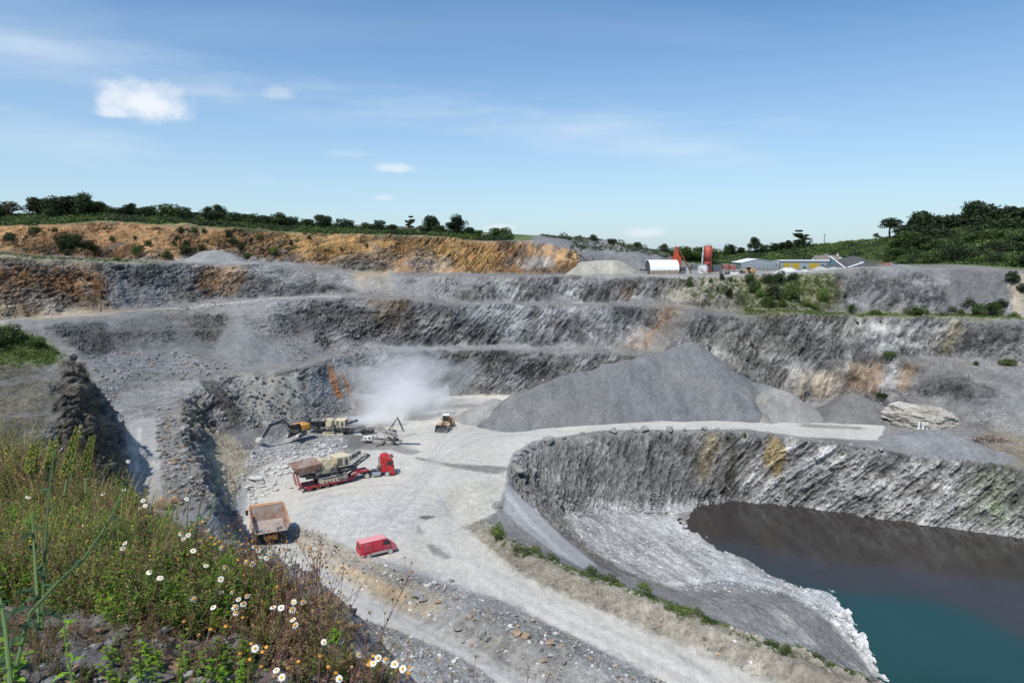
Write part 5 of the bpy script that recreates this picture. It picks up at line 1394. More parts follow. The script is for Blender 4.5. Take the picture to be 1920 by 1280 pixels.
def crusher_parts(root, m_body, m_hop, m_frame, low=False):
    """tracked jaw crusher, hopper at -x, discharge conveyor at +x"""
    for s in (-1, 1): crawler(root, -2.0, 1.9, s * 1.05, .42, .42, m=M_paleste, m2=M_cream)
    ch = MB(); [ch.box((0, s * .6, 1.15), (8.4, .22, .4)) for s in (-1, 1)]; ch.box((-2.8, 0, 1.2), (.3, 1.8, .4)); ch.box((2.8, 0, 1.2), (.3, 1.8, .4)); ch.bar((-5.2, -.7, 1.7), (-2.2, -.7, 1.1), .2, .3); ch.bar((-5.2, .7, 1.7), (-2.2, .7, 1.1), .2, .3)
    ch.build('chassis', m_frame, root)
    hp = MB()
    hp.quad([(-5.9, -1.7, 3.15), (-1.9, -1.7, 3.35), (-2.3, -.75, 2.1), (-5.4, -.75, 2.1)], .06); hp.quad([(-5.9, 1.7, 3.15), (-5.4, .75, 2.1), (-2.3, .75, 2.1), (-1.9, 1.7, 3.35)], .06)
    hp.quad([(-5.95, -1.7, 3.15), (-5.4, -.75, 2.1), (-5.4, .75, 2.1), (-5.95, 1.7, 3.15)], .06); hp.quad([(-1.9, -1.6, 3.35), (-2.3, -.75, 2.1), (-2.3, .75, 2.1), (-1.9, 1.6, 3.35)], -.06)
    hp.quad([(-5.95, -1.7, 3.15), (-6.5, -1.75, 3.55), (-6.5, 1.75, 3.55), (-5.95, 1.7, 3.15)], .06)
    hp.box((-3.85, 0, 2.0), (3.4, 1.6, .25))
    hp.build('feed_hopper', m_hop, root)
    for s in (-1, 1):
        rb = MB()
        for x in (-5.4, -4.4, -3.4, -2.4): rb.bar((x + .1, s * .82, 2.1), (x - .1, s * 1.74, 3.2), .12)
        rb.bar((-6.0, s * 1.74, 3.22), (-1.9, s * 1.72, 3.42), .12); rb.bar((-5.2, s * .7, 1.7), (-5.2, s * .9, 2.3), .16)
        rb.build('hopper_rib', m_hop, root)
    jw = MB(); jw.box((-1.0, 0, 2.2), (1.5, 1.7, 1.7), bev=.08); jw.cyl((-.9, -1.25, 2.7), (-.9, -1.0, 2.7), .65, n=24); jw.cyl((-.9, 1.0, 2.7), (-.9, 1.25, 2.7), .65, n=24)
    jw.box((-1.0, 0, 3.2), (1.3, 1.5, .5), (0, .3, 0)); jw.bar((-1.9, -.9, 1.6), (-.4, -.9, 3.1), .16); jw.build('jaw_crusher', m_body, root)
    pk = MB(); pk.box((1.6, 0, 2.75), (2.3, 2.3, 1.7), bev=.06); pk.build('engine_housing', m_body, root)
    lv = MB()
    for i in range(6): lv.box((1.1, -1.165, 2.3 + i * .2), (.8, .03, .09), bev=0); lv.box((2.765, 0, 2.3 + i * .2), (.03, 1.5, .09), bev=0)
    lv.box((2.15, -1.165, 2.75), (.5, .03, 1.1), bev=0); lv.build('louvre', M_dkst, root)
    st = MB(); [st.box((.4, -1.45, 1.3 + i * .32), (.5, .5, .05)) for i in range(5)]; st.box((1.5, -1.4, 1.6), (2.6, .55, .06)); st.build('walkway', M_dkst, root)
    railing(root, [(.3, -1.65, 1.65), (2.7, -1.65, 1.65)], .9); railing(root, [(-1.8, -1.0, 3.2), (-.2, -1.0, 3.2)], .8, m_body)
    cv = MB(); cv.bar((.5, 0, .75), (3.2, 0, 1.0), 1.0, .16); cv.bar((3.2, 0, 1.0), (6.4, 0, 2.7 if not low else 1.9), .9, .14); cv.build('conveyor_belt', M_belt, root)
    cf = MB()
    for s in (-1, 1):
        e = 2.7 if not low else 1.9
        cf.bar((3.0, s * .52, .95), (6.5, s * .5, e + .02), .08, .28); cf.bar((3.4, s * .52, 1.6), (6.2, s * .5, e + .35), .05, .06)
        for i in range(5): t = i / 4; cf.bar((3.3 + 2.8 * t, s * .52, 1.0 + (e - 1.2) * t), (3.3 + 2.8 * t, s * .52, 1.5 + (e - 1.2) * t), .05)
    cf.cyl((6.4, -.5, e), (6.4, .5, e), .2)
    cf.build('conveyor_frame', m_frame, root)
    mag = MB(); mag.cyl((3.2, -.3, 2.9), (5.2, .3, 3.3), .28, n=14); mag.bar((2.8, -.6, 2.4), (4.4, -.6, 3.0), .12); mag.bar((2.8, .6, 2.4), (4.4, .6, 3.0), .12)
    [mag.bar((x, -.6, 2.5 + (x - 2.8) * .35), (x, .6, 2.5 + (x - 2.8) * .35), .07) for x in np.arange(2.9, 4.5, .3)]; mag.build('magnet_frame', M_dkst, root)
    hy = MB(); [hy.cyl((-.2, s * .7, 1.4), (.5, s * .9, 2.9), .07) for s in (-1, 1)]; hy.box((.1, -.9, 1.75), (.6, .4, .7)); hy.box((-2.4, -.9, 1.7), (.8, .3, .5)); hy.build('hydraulic_unit', M_steel, root)


c_loc = trailer.location + Vector((math.cos(TA), math.sin(TA), 0)) * (TL_ * .46)
rt_ = empty('crusher', (c_loc.x, c_loc.y, 1.0), TA, 'cream tracked jaw crusher with a rusty hopper riding on the red low loader', 'crusher'); rt_.scale = (1.1, 1.1, 1.12)
crusher_parts(rt_, M_cream, M_rustst, M_dkst)
p = pt(628, 815, z=0)
rt2 = empty('crusher', (p.x, p.y, .05), math.radians(-6), 'cream jaw crusher with a grey hopper working in the dust behind the rubble', 'crusher')
crusher_parts(rt2, M_cream, M_dkst, M_dkst, True)


# ------------------------------------------------------------------ screening machine
def build_screener():
    p = pt(716, 834, z=0)
    root = empty('screening_machine', (p.x, p.y, .03), math.radians(-14), 'grey mobile screening machine with a rising conveyor beside the dust cloud', 'screening machine')
    for s in (-1, 1): crawler(root, -1.4, 2.0, s * .95, .34, .38, m=M_paleste, m2=M_steel)
    fr = MB(); [fr.box((0, s * .8, 1.0), (8.6, .18, .3)) for s in (-1, 1)]; [fr.bar((x, s * .8, 1.0), (x, s * .8, 2.5), .12) for s in (-1, 1) for x in (-3.8, -1.4, 1.0)]; fr.build('chassis', M_paleste, root)
    hp = MB(); hp.quad([(-4.4, -1.35, 3.0), (-1.0, -1.35, 3.5), (-1.2, -.8, 2.6), (-4.1, -.8, 2.2)], .05); hp.quad([(-4.4, 1.35, 3.0), (-4.1, .8, 2.2), (-1.2, .8, 2.6), (-1.0, 1.35, 3.5)], .05)
    hp.quad([(-4.4, -1.35, 3.0), (-4.1, -.8, 2.2), (-4.1, .8, 2.2), (-4.4, 1.35, 3.0)], .05); hp.box((-2.6, 0, 2.3), (3.0, 1.5, .12), (0, -.13, 0)); hp.build('feed_hopper', M_dkst, root)
    pw = MB(); pw.box((-2.6, -.75, 1.55), (1.9, .8, .9)); pw.build('power_pack', M_white, root)
    lv = MB(); lv.box((-2.2, -1.165, 1.6), (.5, .03, .45), bev=0); lv.box((-3.1, -1.165, 1.5), (.3, .03, .3), bev=0); lv.build('louvre', M_dkst, root)
    sc = MB(); sc.box((.9, 0, 2.75), (4.6, 1.9, .5), (0, .30, 0)); sc.build('screen_box', M_paleste, root)
    sm = MB(); sm.box((.98, 0, 3.03), (4.3, 1.5, .05), (0, .30, 0)); sm.build('screen_mesh', M_belt, root)
    bd = MB(); [bd.bar((-1.3, s * .98, 3.75), (3.1, s * .98, 2.35), .08, .14) for s in (-1, 1)]; bd.build('side_rail', M_rustst, root)
    for (a, b_, w) in (((-.6, 0, .9), (7.4, 0, 2.9), .8),):
        cv = MB(); cv.bar(a, b_, w, .1); cv.build('conveyor_belt', M_belt, root)
        cf = MB(); [cf.bar((a[0], s * .48, a[2]), (b_[0], s * .48, b_[2]), .07, .26) for s in (-1, 1)]; cf.cyl((7.4, -.45, 2.9), (7.4, .45, 2.9), .16); [cf.bar((3.6, s * .5, .9), (5.9, s * .48, 2.45), .1) for s in (-1, 1)]
        [cf.bar((x, -.45, 1.0 + (x) * .25), (x, .45, 1.0 + x * .25), .06) for x in np.arange(3.4, 7.2, .6)]; cf.build('conveyor_frame', M_paleste, root)
    s2 = MB(); s2.bar((1.2, -1.0, 1.3), (-.6, -3.3, 2.1), .6, .16); s2.bar((1.2, 1.0, 1.3), (.6, 3.6, 2.3), .6, .16); s2.build('side_conveyor', M_steel, root)
    en = MB(); en.box((2.9, 0, 1.5), (1.0, 1.8, 1.0)); en.cyl((3.2, -.95, 1.3), (3.2, -.7, 1.3), .4); en.build('drive_unit', M_dkst, root)
    railing(root, [(-1.2, -1.1, 2.2), (1.6, -1.1, 1.7)], .8, M_paleste)
    return root


build_screener()


def build_stacker():
    p = pt(741, 812, z=0)
    root = empty('folding_conveyor', (p.x, p.y, .03), .1, 'dark folded conveyor arm sticking up out of the dust', 'conveyor')
    for k, (a, b_) in enumerate((((-1.6, .5), (.6, 3.4)), ((.6, 3.4), (1.7, .9)))):
        m = MB(); [m.bar((a[0], s * .35, a[1]), (b_[0], s * .35, b_[1]), .1, .22) for s in (-1, 1)]
        for i in range(6): t = i / 5; m.bar((a[0] + (b_[0] - a[0]) * t, -.35, a[1] + (b_[1] - a[1]) * t), (a[0] + (b_[0] - a[0]) * t, .35, a[1] + (b_[1] - a[1]) * t), .07)
        m.build('boom_section', M_dkst, root)
    m = MB(); m.cyl((.6, -.45, 3.4), (.6, .45, 3.4), .2); m.build('hinge', M_steel, root)
    for s in (-1, 1): wheel(root, -.9, s * .6, .4, .24)
    m = MB(); m.box((-1.0, 0, .55), (2.4, 1.0, .25)); m.bar((-.6, 0, .6), (-.3, 0, 2.1), .1); m.build('chassis', M_dkst, root)


build_stacker()


# ------------------------------------------------------------------ excavator
def build_excavator():
    p = pt(556, 816, z=1.7)
    z0 = float(1.5)
    tgt = pt(489, 838, z=1.0)
    d = tgt - p; ang = math.atan2(d.y, d.x)
    root = empty('excavator', (p.x, p.y, z0), 0, 'yellow and grey tracked excavator reaching left with its bucket on the rubble', 'excavator')
    und = empty('undercarriage', (0, 0, 0), math.radians(-100)); und.parent = root
    for s in (-1, 1): crawler(und, -1.5, 1.6, s * 1.15, .42, .55, m=M_paleste, m2=M_steel)
    m = MB(); m.box((0, 0, .65), (1.6, 1.9, .4), bev=.08); m.cyl((0, 0, .8), (0, 0, 1.05), .7); m.build('car_body', M_dkst, und)
    up = empty('upper_structure', (0, 0, 0), ang); up.parent = root
    m = MB(); m.box((-.7, 0, 1.25), (4.0, 2.7, .28), bev=.05); m.build('platform', M_dkst, up)
    m = MB(); m.box((-1.5, -.0, 1.95), (2.0, 2.65, 1.15), bev=.1); m.box((-.2, -.95, 1.8), (1.4, .75, .85), bev=.06); m.build('engine_cover', M_yellow, up)
    m = MB(); m.prism([(-2.45, 1.3), (-3.0, 1.45), (-3.05, 2.3), (-2.45, 2.5)], -1.3, 1.3); m.build('counterweight', M_dkst, up)
    m = MB(); m.box((.55, .85, 2.15), (1.5, .95, 1.6), bev=.1); m.build('cab', M_dkst, up)
    m = MB(); m.box((.58, .85, 2.35), (1.54, .99, .9), bev=.03); m.build('cab_window', M_glass, up)
    m = MB(); m.box((.5, .85, 3.0), (1.4, .95, .1)); m.build('cab_roof', M_orange, up)
    railing(up, [(-2.3, -1.2, 2.5), (-.6, -1.2, 2.5)], .5); railing(up, [(-2.3, 1.2, 2.5), (-.8, 1.2, 2.5)], .5)
    R = (p - tgt).length
    A, B, C_ = Vector((.6, -.1, 1.7)), Vector((3.0, -.1, 3.9)), Vector((5.9, -.1, 3.4))
    D_ = Vector((R - .4, -.1, 1.0))
    bo = MB(); bo.prism([(A.x - .1, A.z - .2), (A.x + .2, A.z + .3), (B.x - .2, B.z + .35), (B.x + .5, B.z + .35), (C_.x + .2, C_.z + .22), (C_.x + .1, C_.z - .18), (B.x + .4, B.z - .35), (A.x + .5, A.z - .3)], -.35, .15); bo.build('boom', M_dkst, up)
    st = MB(); st.prism([(C_.x - .7, C_.z + .55), (C_.x + .3, C_.z + .35), (D_.x + .15, D_.z + .1), (D_.x - .15, D_.z - .05), (C_.x - .1, C_.z - .35)], -.28, .08); st.build('dipper_arm', M_dkst, up)
    cy = MB(); cy.cyl((1.3, -.5, 1.5), (3.0, -.5, 3.4), .12); cy.cyl((1.3, .3, 1.5), (3.0, .3, 3.4), .12); cy.cyl((3.4, -.1, 4.3), (C_.x - .5, -.1, C_.z + .5), .11); cy.cyl((C_.x + .2, -.1, C_.z + .5), (D_.x, -.1, D_.z + .7), .09); cy.build('hydraulic_cylinder', mat('chrome_rod', (.6, .6, .62), .2, .9), up)
    bk = MB(); prof = []
    for i in range(9): a_ = math.radians(150 - i * 30 * .85); prof.append((D_.x + .25 + math.cos(a_) * .75, D_.z - .35 + math.sin(a_) * .65))
    for k in range(8): (x0, zz0), (x1, z1) = prof[k], prof[k + 1]; bk.quad([(x0, -.85, zz0), (x1, -.85, z1), (x1, .65, z1), (x0, .65, zz0)], .06)
    for y in (-.85, .62): bk.prism(prof, y, y + .05)
    [bk.box((prof[0][0] - .1, y, prof[0][1] - .05), (.3, .12, .08)) for y in np.arange(-.75, .65, .33)]
    bk.build('bucket', M_paleste, up)
    return root


build_excavator()


# ------------------------------------------------------------------ wheel loader facing the camera
def build_loader(root, m_body, m_cab):
    for s in (-1, 1):
        for x in (1.5, -1.6): wheel(root, x, s * 1.05, .82, .62, m_body)
    m = MB(); m.box((-1.7, 0, 1.75), (2.4, 1.5, 1.0), bev=.12); m.box((-2.8, 0, 1.3), (.4, 2.1, .9), bev=.1); m.build('engine_cover', m_body, root)
    m = MB(); m.box((-.9, 0, 1.1), (3.6, 1.0, .5)); m.box((1.4, 0, 1.1), (1.6, .9, .7)); m.build('chassis', M_dkst, root)
    m = MB(); m.box((-.15, 0, 2.35), (1.3, 1.35, 1.7), bev=.08); m.build('cab', m_cab, root)
    m = MB(); m.box((-.15, 0, 2.45), (1.35, 1.40, 1.1), bev=.03); m.build('cab_window', M_glass, root)
    m = MB(); m.box((-.15, 0, 3.26), (1.6, 1.6, .14), bev=.05); m.build('cab_roof', M_white, root)
    for s in (-1, 1):
        m = MB(); m.prism([(.8, 1.9), (1.2, 2.15), (2.6, 1.5), (3.1, .75), (2.8, .65), (2.2, 1.2), (1.0, 1.6)], s * .5 - .1, s * .5 + .1); m.build('lift_arm', m_body, root)
        m = MB(); [m.box((x + math.cos(a_) * .95, s * 1.05, .82 + math.sin(a_) * .95), (.42, .7, .05), (0, -a_ + math.pi / 2, 0)) for x in (1.5, -1.6) for a_ in (.9, 1.3, 1.75, 2.2)]; m.build('mudguard', m_body, root)
        m = MB(); m.box((.9, s * 1.0, 2.5), (.06, .16, .3)); m.bar((.6, s * .7, 2.6), (.9, s * 1.0, 2.6), .04); m.build('wing_mirror', M_black, root)
    bk = MB(); prof = [(3.05, 1.55), (2.95, 1.0), (3.1, .55), (3.5, .38), (4.25, .38)]
    for k in range(4): (x0, z0), (x1, z1) = prof[k], prof[k + 1]; bk.quad([(x0, -1.45, z0), (x1, -1.45, z1), (x1, 1.45, z1), (x0, 1.45, z0)], .07)
    for y in (-1.45, 1.40): bk.prism([(3.05, 1.55), (2.95, 1.0), (3.1, .55), (3.5, .38), (4.25, .38), (3.6, 1.3)], y, y + .05)
    bk.bar((3.02, -1.45, 1.56), (3.02, 1.45, 1.56), .12)
    bk.build('bucket', M_dkst, root)
    m = MB(); [m.box((4.38, y, .38), (.34, .14, .07)) for y in np.arange(-1.35, 1.4, .38)]; m.build('bucket_teeth', M_paleste, root)
    m = MB(); m.cyl((.9, 0, 1.9), (2.7, 0, 1.5), .1); m.build('hydraulic_cylinder', M_steel, root)


p = pt(841, 808, z=0); q = pt(849, 800.5, z=0); dd = p - q; an = math.atan2(dd.y, dd.x)
lc = (p + q) / 2 + Vector((math.sin(an), -math.cos(an), 0)) * 1.05
ld = empty('wheel_loader', (lc.x, lc.y, .02), an, 'cream and orange wheel loader driving towards the camera with a dark toothed bucket', 'wheel loader')
build_loader(ld, M_orange, M_cream)
p = pt(1403, 512, z=31.9)
ld2 = empty('wheel_loader', (p.x, p.y, 31.6), math.radians(190), 'small yellow wheel loader working in the yard left of the gravel heaps', 'wheel loader')
build_loader(ld2, M_yellow, M_dkst)
ld2.scale = (.8, .8, .8)


# ------------------------------------------------------------------ the yard on the far rim
YZ = 31.4
M_sheet = mat('pale_grey_sheeting', (.30, .35, .38), .5, noise=.06)
M_sheet2 = mat('whitish_sheeting', (.50, .52, .52), .5, noise=.05)
M_yeldoor = mat('yellow_shutter', (.52, .36, .04), .6, noise=.12)
M_rooft = mat('old_slate_tile', (.20, .165, .145), .8, noise=.25, nscale=.6)
M_hop = mat('orange_red_paint', (.50, .085, .03), .5, noise=.15, nscale=1.0, dust=(.35, .15, .1), dustamt=.2)
M_silo = mat('silo_red', (.40, .065, .04), .55, noise=.14, nscale=.8, dust=(.40, .22, .17), dustamt=.2)
M_blue = mat('blue_grey_paint', (.09, .125, .16), .6, noise=.2)
M_binred = mat('faded_bin_red', (.30, .07, .06), .6, noise=.2, dust=(.45, .38, .33), dustamt=.3)
M_bright = mat('white_roof_sheet', (.82, .83, .83), .4)


def yard_pt(u, y):
    """ground point of the yard below pixel column u at northing y"""
    p = pt(u, 510, y=y)
    z = YZ
    D = y * math.cos(PITCH) - (z - CAMZ) * math.sin(PITCH)
    x = (u - 960) / FPX * D
    return Vector((x, y, float(hsample(x, y))))


def build_arched_shed():
    p = yard_pt(1240, 254); root = empty('arched_shed', p, math.radians(9), 'white arched shed standing on concrete block walls at the quarry edge', 'shed'); root.scale = (1, 1, .9)
    L_, R_ = 5.6, 3.4
    wl = MB(); [wl.box((0, s * (R_ - .1), .9), (2 * L_, .5, 2.0), bev=0) for s in (-1, 1)]; wl.build('block_wall', mat('tan_concrete_block', (.36, .30, .23), .85, noise=.25, nscale=.8), root)
    jn = MB(); [jn.box((-L_ + 1.3 + i * 1.4, -R_ - .17, .95), (.1, .04, 1.9), bev=0) for i in range(8)]; jn.box((0, -R_ - .17, 1.0), (2 * L_, .04, .07), bev=0); jn.build('wall_joint', M_dkst, root)
    a = MB(); n = 22
    out = [(math.cos(math.pi * i / n) * R_, 1.9 + math.sin(math.pi * i / n) * 4.1) for i in range(n + 1)]; inn = [(math.cos(math.pi * i / n) * (R_ - .12), 1.9 + math.sin(math.pi * i / n) * 3.98) for i in range(n + 1)]
    a.prism(out + inn[::-1], -L_, L_, axis='x'); a.build('arched_roof', M_bright, root)
    rb = MB()
    for k in range(9):
        x = -L_ + .1 + k * (2 * L_ - .2) / 8
        for i in range(n): rb.bar((x, out[i][0] * 1.005, out[i][1] + .01), (x, out[i + 1][0] * 1.005, out[i + 1][1] + .01), .05, .04, bev=0)
    rb.build('roof_rib', M_sheet2, root)
    bk = MB(); bk.prism(inn, L_ - .3, L_ - .2, axis='x'); bk.build('end_wall', M_sheet, root)
    f = MB(); f.prism([(-R_ + .3, .1), (-R_ + .3, 1.9)] + [(q[0] * .97, q[1] * .985) for q in inn[::-1]] + [(R_ - .3, 1.9), (R_ - .3, .1)], -L_ + .35, -L_ + .42, axis='x'); f.build('doorway_shade_panel', mat('doorway_shade', (.09, .10, .10), .8, noise=.3), root)  # dark panel painted as the shade inside the open end


build_arched_shed()


def simple(name, label, cat, u, y, rz, parts, group=None):
    root = empty(name, yard_pt(u, y), math.radians(rz), label, cat, group)
    for nm, m, fn in parts:
        b = MB(); fn(b); b.build(nm, m, root)
    return root


def p_hopper():
    def body(b): b.box((0, 0, 4.6), (3.0, 3.0, 3.6)); b.prism([(-1.5, 2.8), (-.5, 1.6), (.5, 1.6), (1.5, 2.8)], -1.4, 1.4)
    def tower(b):
        b.prism([(-.95, 6.4), (-.55, 9.6), (.05, 9.6), (1.1, 6.4)], -.7, .7); b.prism([(-.7, 9.6), (-.5, 10.3), (0, 10.3), (.15, 9.6)], -.4, .4)
        b.box((-1.2, -1.2, 6.6), (.8, .5, .5))
    def legs(b, x, y): b.bar((x, y, 0), (x, y, 2.9), .25)
    root = empty('batching_hopper', yard_pt(1267, 262), .1, 'bright orange hopper tower with a steep loading conveyor behind the arched shed', 'hopper')
    for nm, f in (('bin', body), ('tower_head', tower)): b = MB(); f(b); b.build(nm, M_hop, root)
    for x in (-1.3, 1.3):
        for y in (-1.3, 1.3): b = MB(); legs(b, x, y); b.build('leg', M_hop, root)
    b = MB(); b.bar((.2, 0, 9.9), (6.0, .3, .9), .7, .15); [b.bar((.2, s * .4, 9.95), (6.0, s * .4 + .3, 1.0), .1, .35) for s in (-1, 1)]; b.build('loading_conveyor', mat('rusty_lattice', (.26, .12, .06), .7, noise=.2), root)
    b = MB(); [b.box((-.6 + k * .6, -1.53, 4.6), (.07, .05, 3.4), bev=0) for k in range(3)]; b.build('stiffener', M_silo, root)


p_hopper()


def p_silo():
    root = empty('silo', yard_pt(1326, 254), 0, 'tall rusty red cement silo on lattice legs with a cage on top', 'silo')
    b = MB(); b.cyl((0, 0, 4.4), (0, 0, 10.1), 1.5, n=32); b.cyl((0, 0, 10.1), (0, 0, 10.35), 1.5, 1.1, n=32); b.build('tank', M_silo, root, True)
    b = MB(); b.cyl((0, 0, 3.0), (0, 0, 4.4), .35, 1.5, n=32); b.build('discharge_cone', M_silo, root, True)
    b = MB(); [b.cyl((0, 0, z), (0, 0, z + .08), 1.54, n=32) for z in (4.45, 6.3, 8.2, 10.0)]; b.build('hoop', M_binred, root)
    for k in range(4):
        a = math.pi / 4 + k * math.pi / 2; x, y = math.cos(a) * 1.45, math.sin(a) * 1.45; b = MB(); b.bar((x, y, 0), (x, y, 4.8), .2); b.build('leg', M_silo, root)
    b = MB()
    for k in range(4):
        a, c = math.pi / 4 + k * math.pi / 2, math.pi / 4 + (k + 1) * math.pi / 2
        for z0, z1 in ((.2, 2.2), (2.2, 4.2)): b.bar((math.cos(a) * 1.45, math.sin(a) * 1.45, z0), (math.cos(c) * 1.45, math.sin(c) * 1.45, z1), .09)
        b.bar((math.cos(a) * 1.45, math.sin(a) * 1.45, 2.2), (math.cos(c) * 1.45, math.sin(c) * 1.45, 2.2), .09)
    b.build('bracing', M_silo, root)
    b = MB(); b.box((.5, 0, 10.6), (.7, .7, .6)); b.cyl((-.4, 0, 10.3), (-.4, 0, 11.7), .04, n=6); b.build('filter_unit', M_sheet2, root)
    railing(root, [(-1.1, -.9, 10.3), (1.1, -.9, 10.3)], .7, M_binred)
    b = MB(); [b.bar((-1.6, s, .3), (-1.6, s, 10.2), .05) for s in (-.2, .2)]; [b.bar((-1.6, -.2, z), (-1.6, .2, z), .04) for z in np.arange(.6, 10, .4)]; b.build('ladder', M_binred, root)
    r2 = empty('feed_pipe', yard_pt(1315.5, 253), 0, 'slim whitish upright pipe just left of the red silo', 'pipe')
    b = MB(); b.cyl((0, 0, 3.0), (.35, 0, 10.4), .30, n=16); b.build('tube', M_sheet2, r2)
    b = MB(); [b.cyl((.1 + k * .1, 0, 4.2 + k * 2.1), (.105 + k * .1, 0, 4.32 + k * 2.1), .36, n=16) for k in range(3)]; b.box((0, 0, 1.6), (.5, .5, 3.2)); b.build('clamp', M_dkst, r2)


p_silo()
simple('control_cabin', 'white walled control cabin with a red stair rail at its foot', 'cabin', 1316, 251, 4, [
    ('wall', M_white, lambda b: b.box((0, 0, 1.9), (2.5, 2.4, 3.2))), ('roof', M_conc, lambda b: b.box((0, 0, 3.58), (2.8, 2.7, .16))),
    ('stair_rail', M_hop, lambda b: (b.bar((-1.1, -1.35, 1.7), (1.1, -1.35, .1), .14), b.bar((-1.1, -1.35, 2.3), (1.1, -1.35, .7), .07))), ('base', M_conc, lambda b: b.box((0, 0, .15), (2.7, 2.6, .3)))])
simple('container', 'dark grey ribbed container raised on a concrete plinth left of the white cabin', 'container', 1303, 253, 2, [
    ('box', mat('dark_grey_sheet', (.10, .11, .12), .6, noise=.2), lambda b: b.box((0, 0, 2.5), (2.9, 2.2, 1.9))), ('rib', M_sheet, lambda b: [b.box((-1.2 + k * .6, -1.12, 2.5), (.1, .05, 1.7), bev=0) for k in range(5)]),
    ('plinth', M_conc, lambda b: b.box((0, 0, .75), (3.0, 2.4, 1.5)))])
simple('container', 'low blue grey container right of the red silo', 'container', 1340, 257, -3, [
    ('box', M_blue, lambda b: b.box((0, 0, 1.9), (4.3, 2.2, 2.2))), ('rib', M_dkst, lambda b: [b.box((-1.9 + k * .42, -1.12, 1.9), (.08, .05, 2.0), bev=0) for k in range(10)]), ('skid', M_hop, lambda b: b.box((0, -1.0, .65), (4.3, .3, .2)))])
for u_, lab in ((1359, 'left one of two faded red feed bins with dusty rims'), (1372, 'right one of two faded red feed bins with dusty rims')):
    simple('feed_bin', lab, 'bin', u_, 258, 0, [
        ('bin', M_binred, lambda b: (b.prism([(-1.15, 3.6), (-.9, 1.8), (.9, 1.8), (1.15, 3.6)], -1.0, 1.0))), ('rim', mat('dusty_rim', (.55, .50, .42), .8) if 'dusty_rim' not in bpy.data.materials else bpy.data.materials['dusty_rim'], lambda b: b.box((0, 0, 3.66), (2.4, 2.2, .14))),
        ('frame', M_dkst, lambda b: [b.bar((x, y, 0), (x, y, 1.9), .14) for x in (-.9, .9) for y in (-.8, .8)]), ('rib', M_binred, lambda b: [b.bar((x, -1.03, 1.8), (x * 1.2, -1.03, 3.6), .08) for x in (-.6, 0, .6)])], group='red feed bins')
simple('block_wall', 'low tan concrete block wall left of the arched shed', 'wall', 1208, 254, 4, [
    ('block_course', M_conc, lambda b: [b.box((-3.4 + k * 1.35, 0, .55), (1.3, .7, 1.1), bev=.04) for k in range(5)]), ('dark_board', M_dkst, lambda b: b.box((.8, .5, 1.3), (4.6, .12, .9)))])
simple('scrap_hopper', 'dark steel scrap hopper and machine parts between the arched shed and the cabin', 'hopper', 1279, 252, 10, [
    ('bin', M_dkst, lambda b: b.prism([(-1.3, 2.6), (-.6, .9), (.6, .9), (1.2, 2.6)], -.8, .8)), ('leg_frame', M_dkst, lambda b: [b.bar((x, y, 0), (x * .7, y, 1.2), .12) for x in (-.9, .9) for y in (-.7, .7)]),
    ('pipe_work', M_sheet2, lambda b: (b.cyl((1.6, 0, .1), (1.9, 0, 2.4), .3), b.box((2.0, -.2, .6), (.8, .8, 1.2))))])
simple('water_tank', 'small dark tank beside the shrubs on the yard edge', 'tank', 1364, 250, 0, [('drum', M_dkst, lambda b: b.cyl((-.8, 0, .7), (.8, 0, .7), .6)), ('saddle', M_conc, lambda b: b.box((0, 0, .15), (1.4, .9, .4)))])
simple('white_tarpaulin', 'little white tarpaulin bundle on the grey slope edge', 'tarpaulin', 1382, 236, 0, [('cover', M_white, lambda b: (b.prism([(-.45, 0), (-.3, .5), (.1, .75), (.45, 0)], -.4, .4)))])


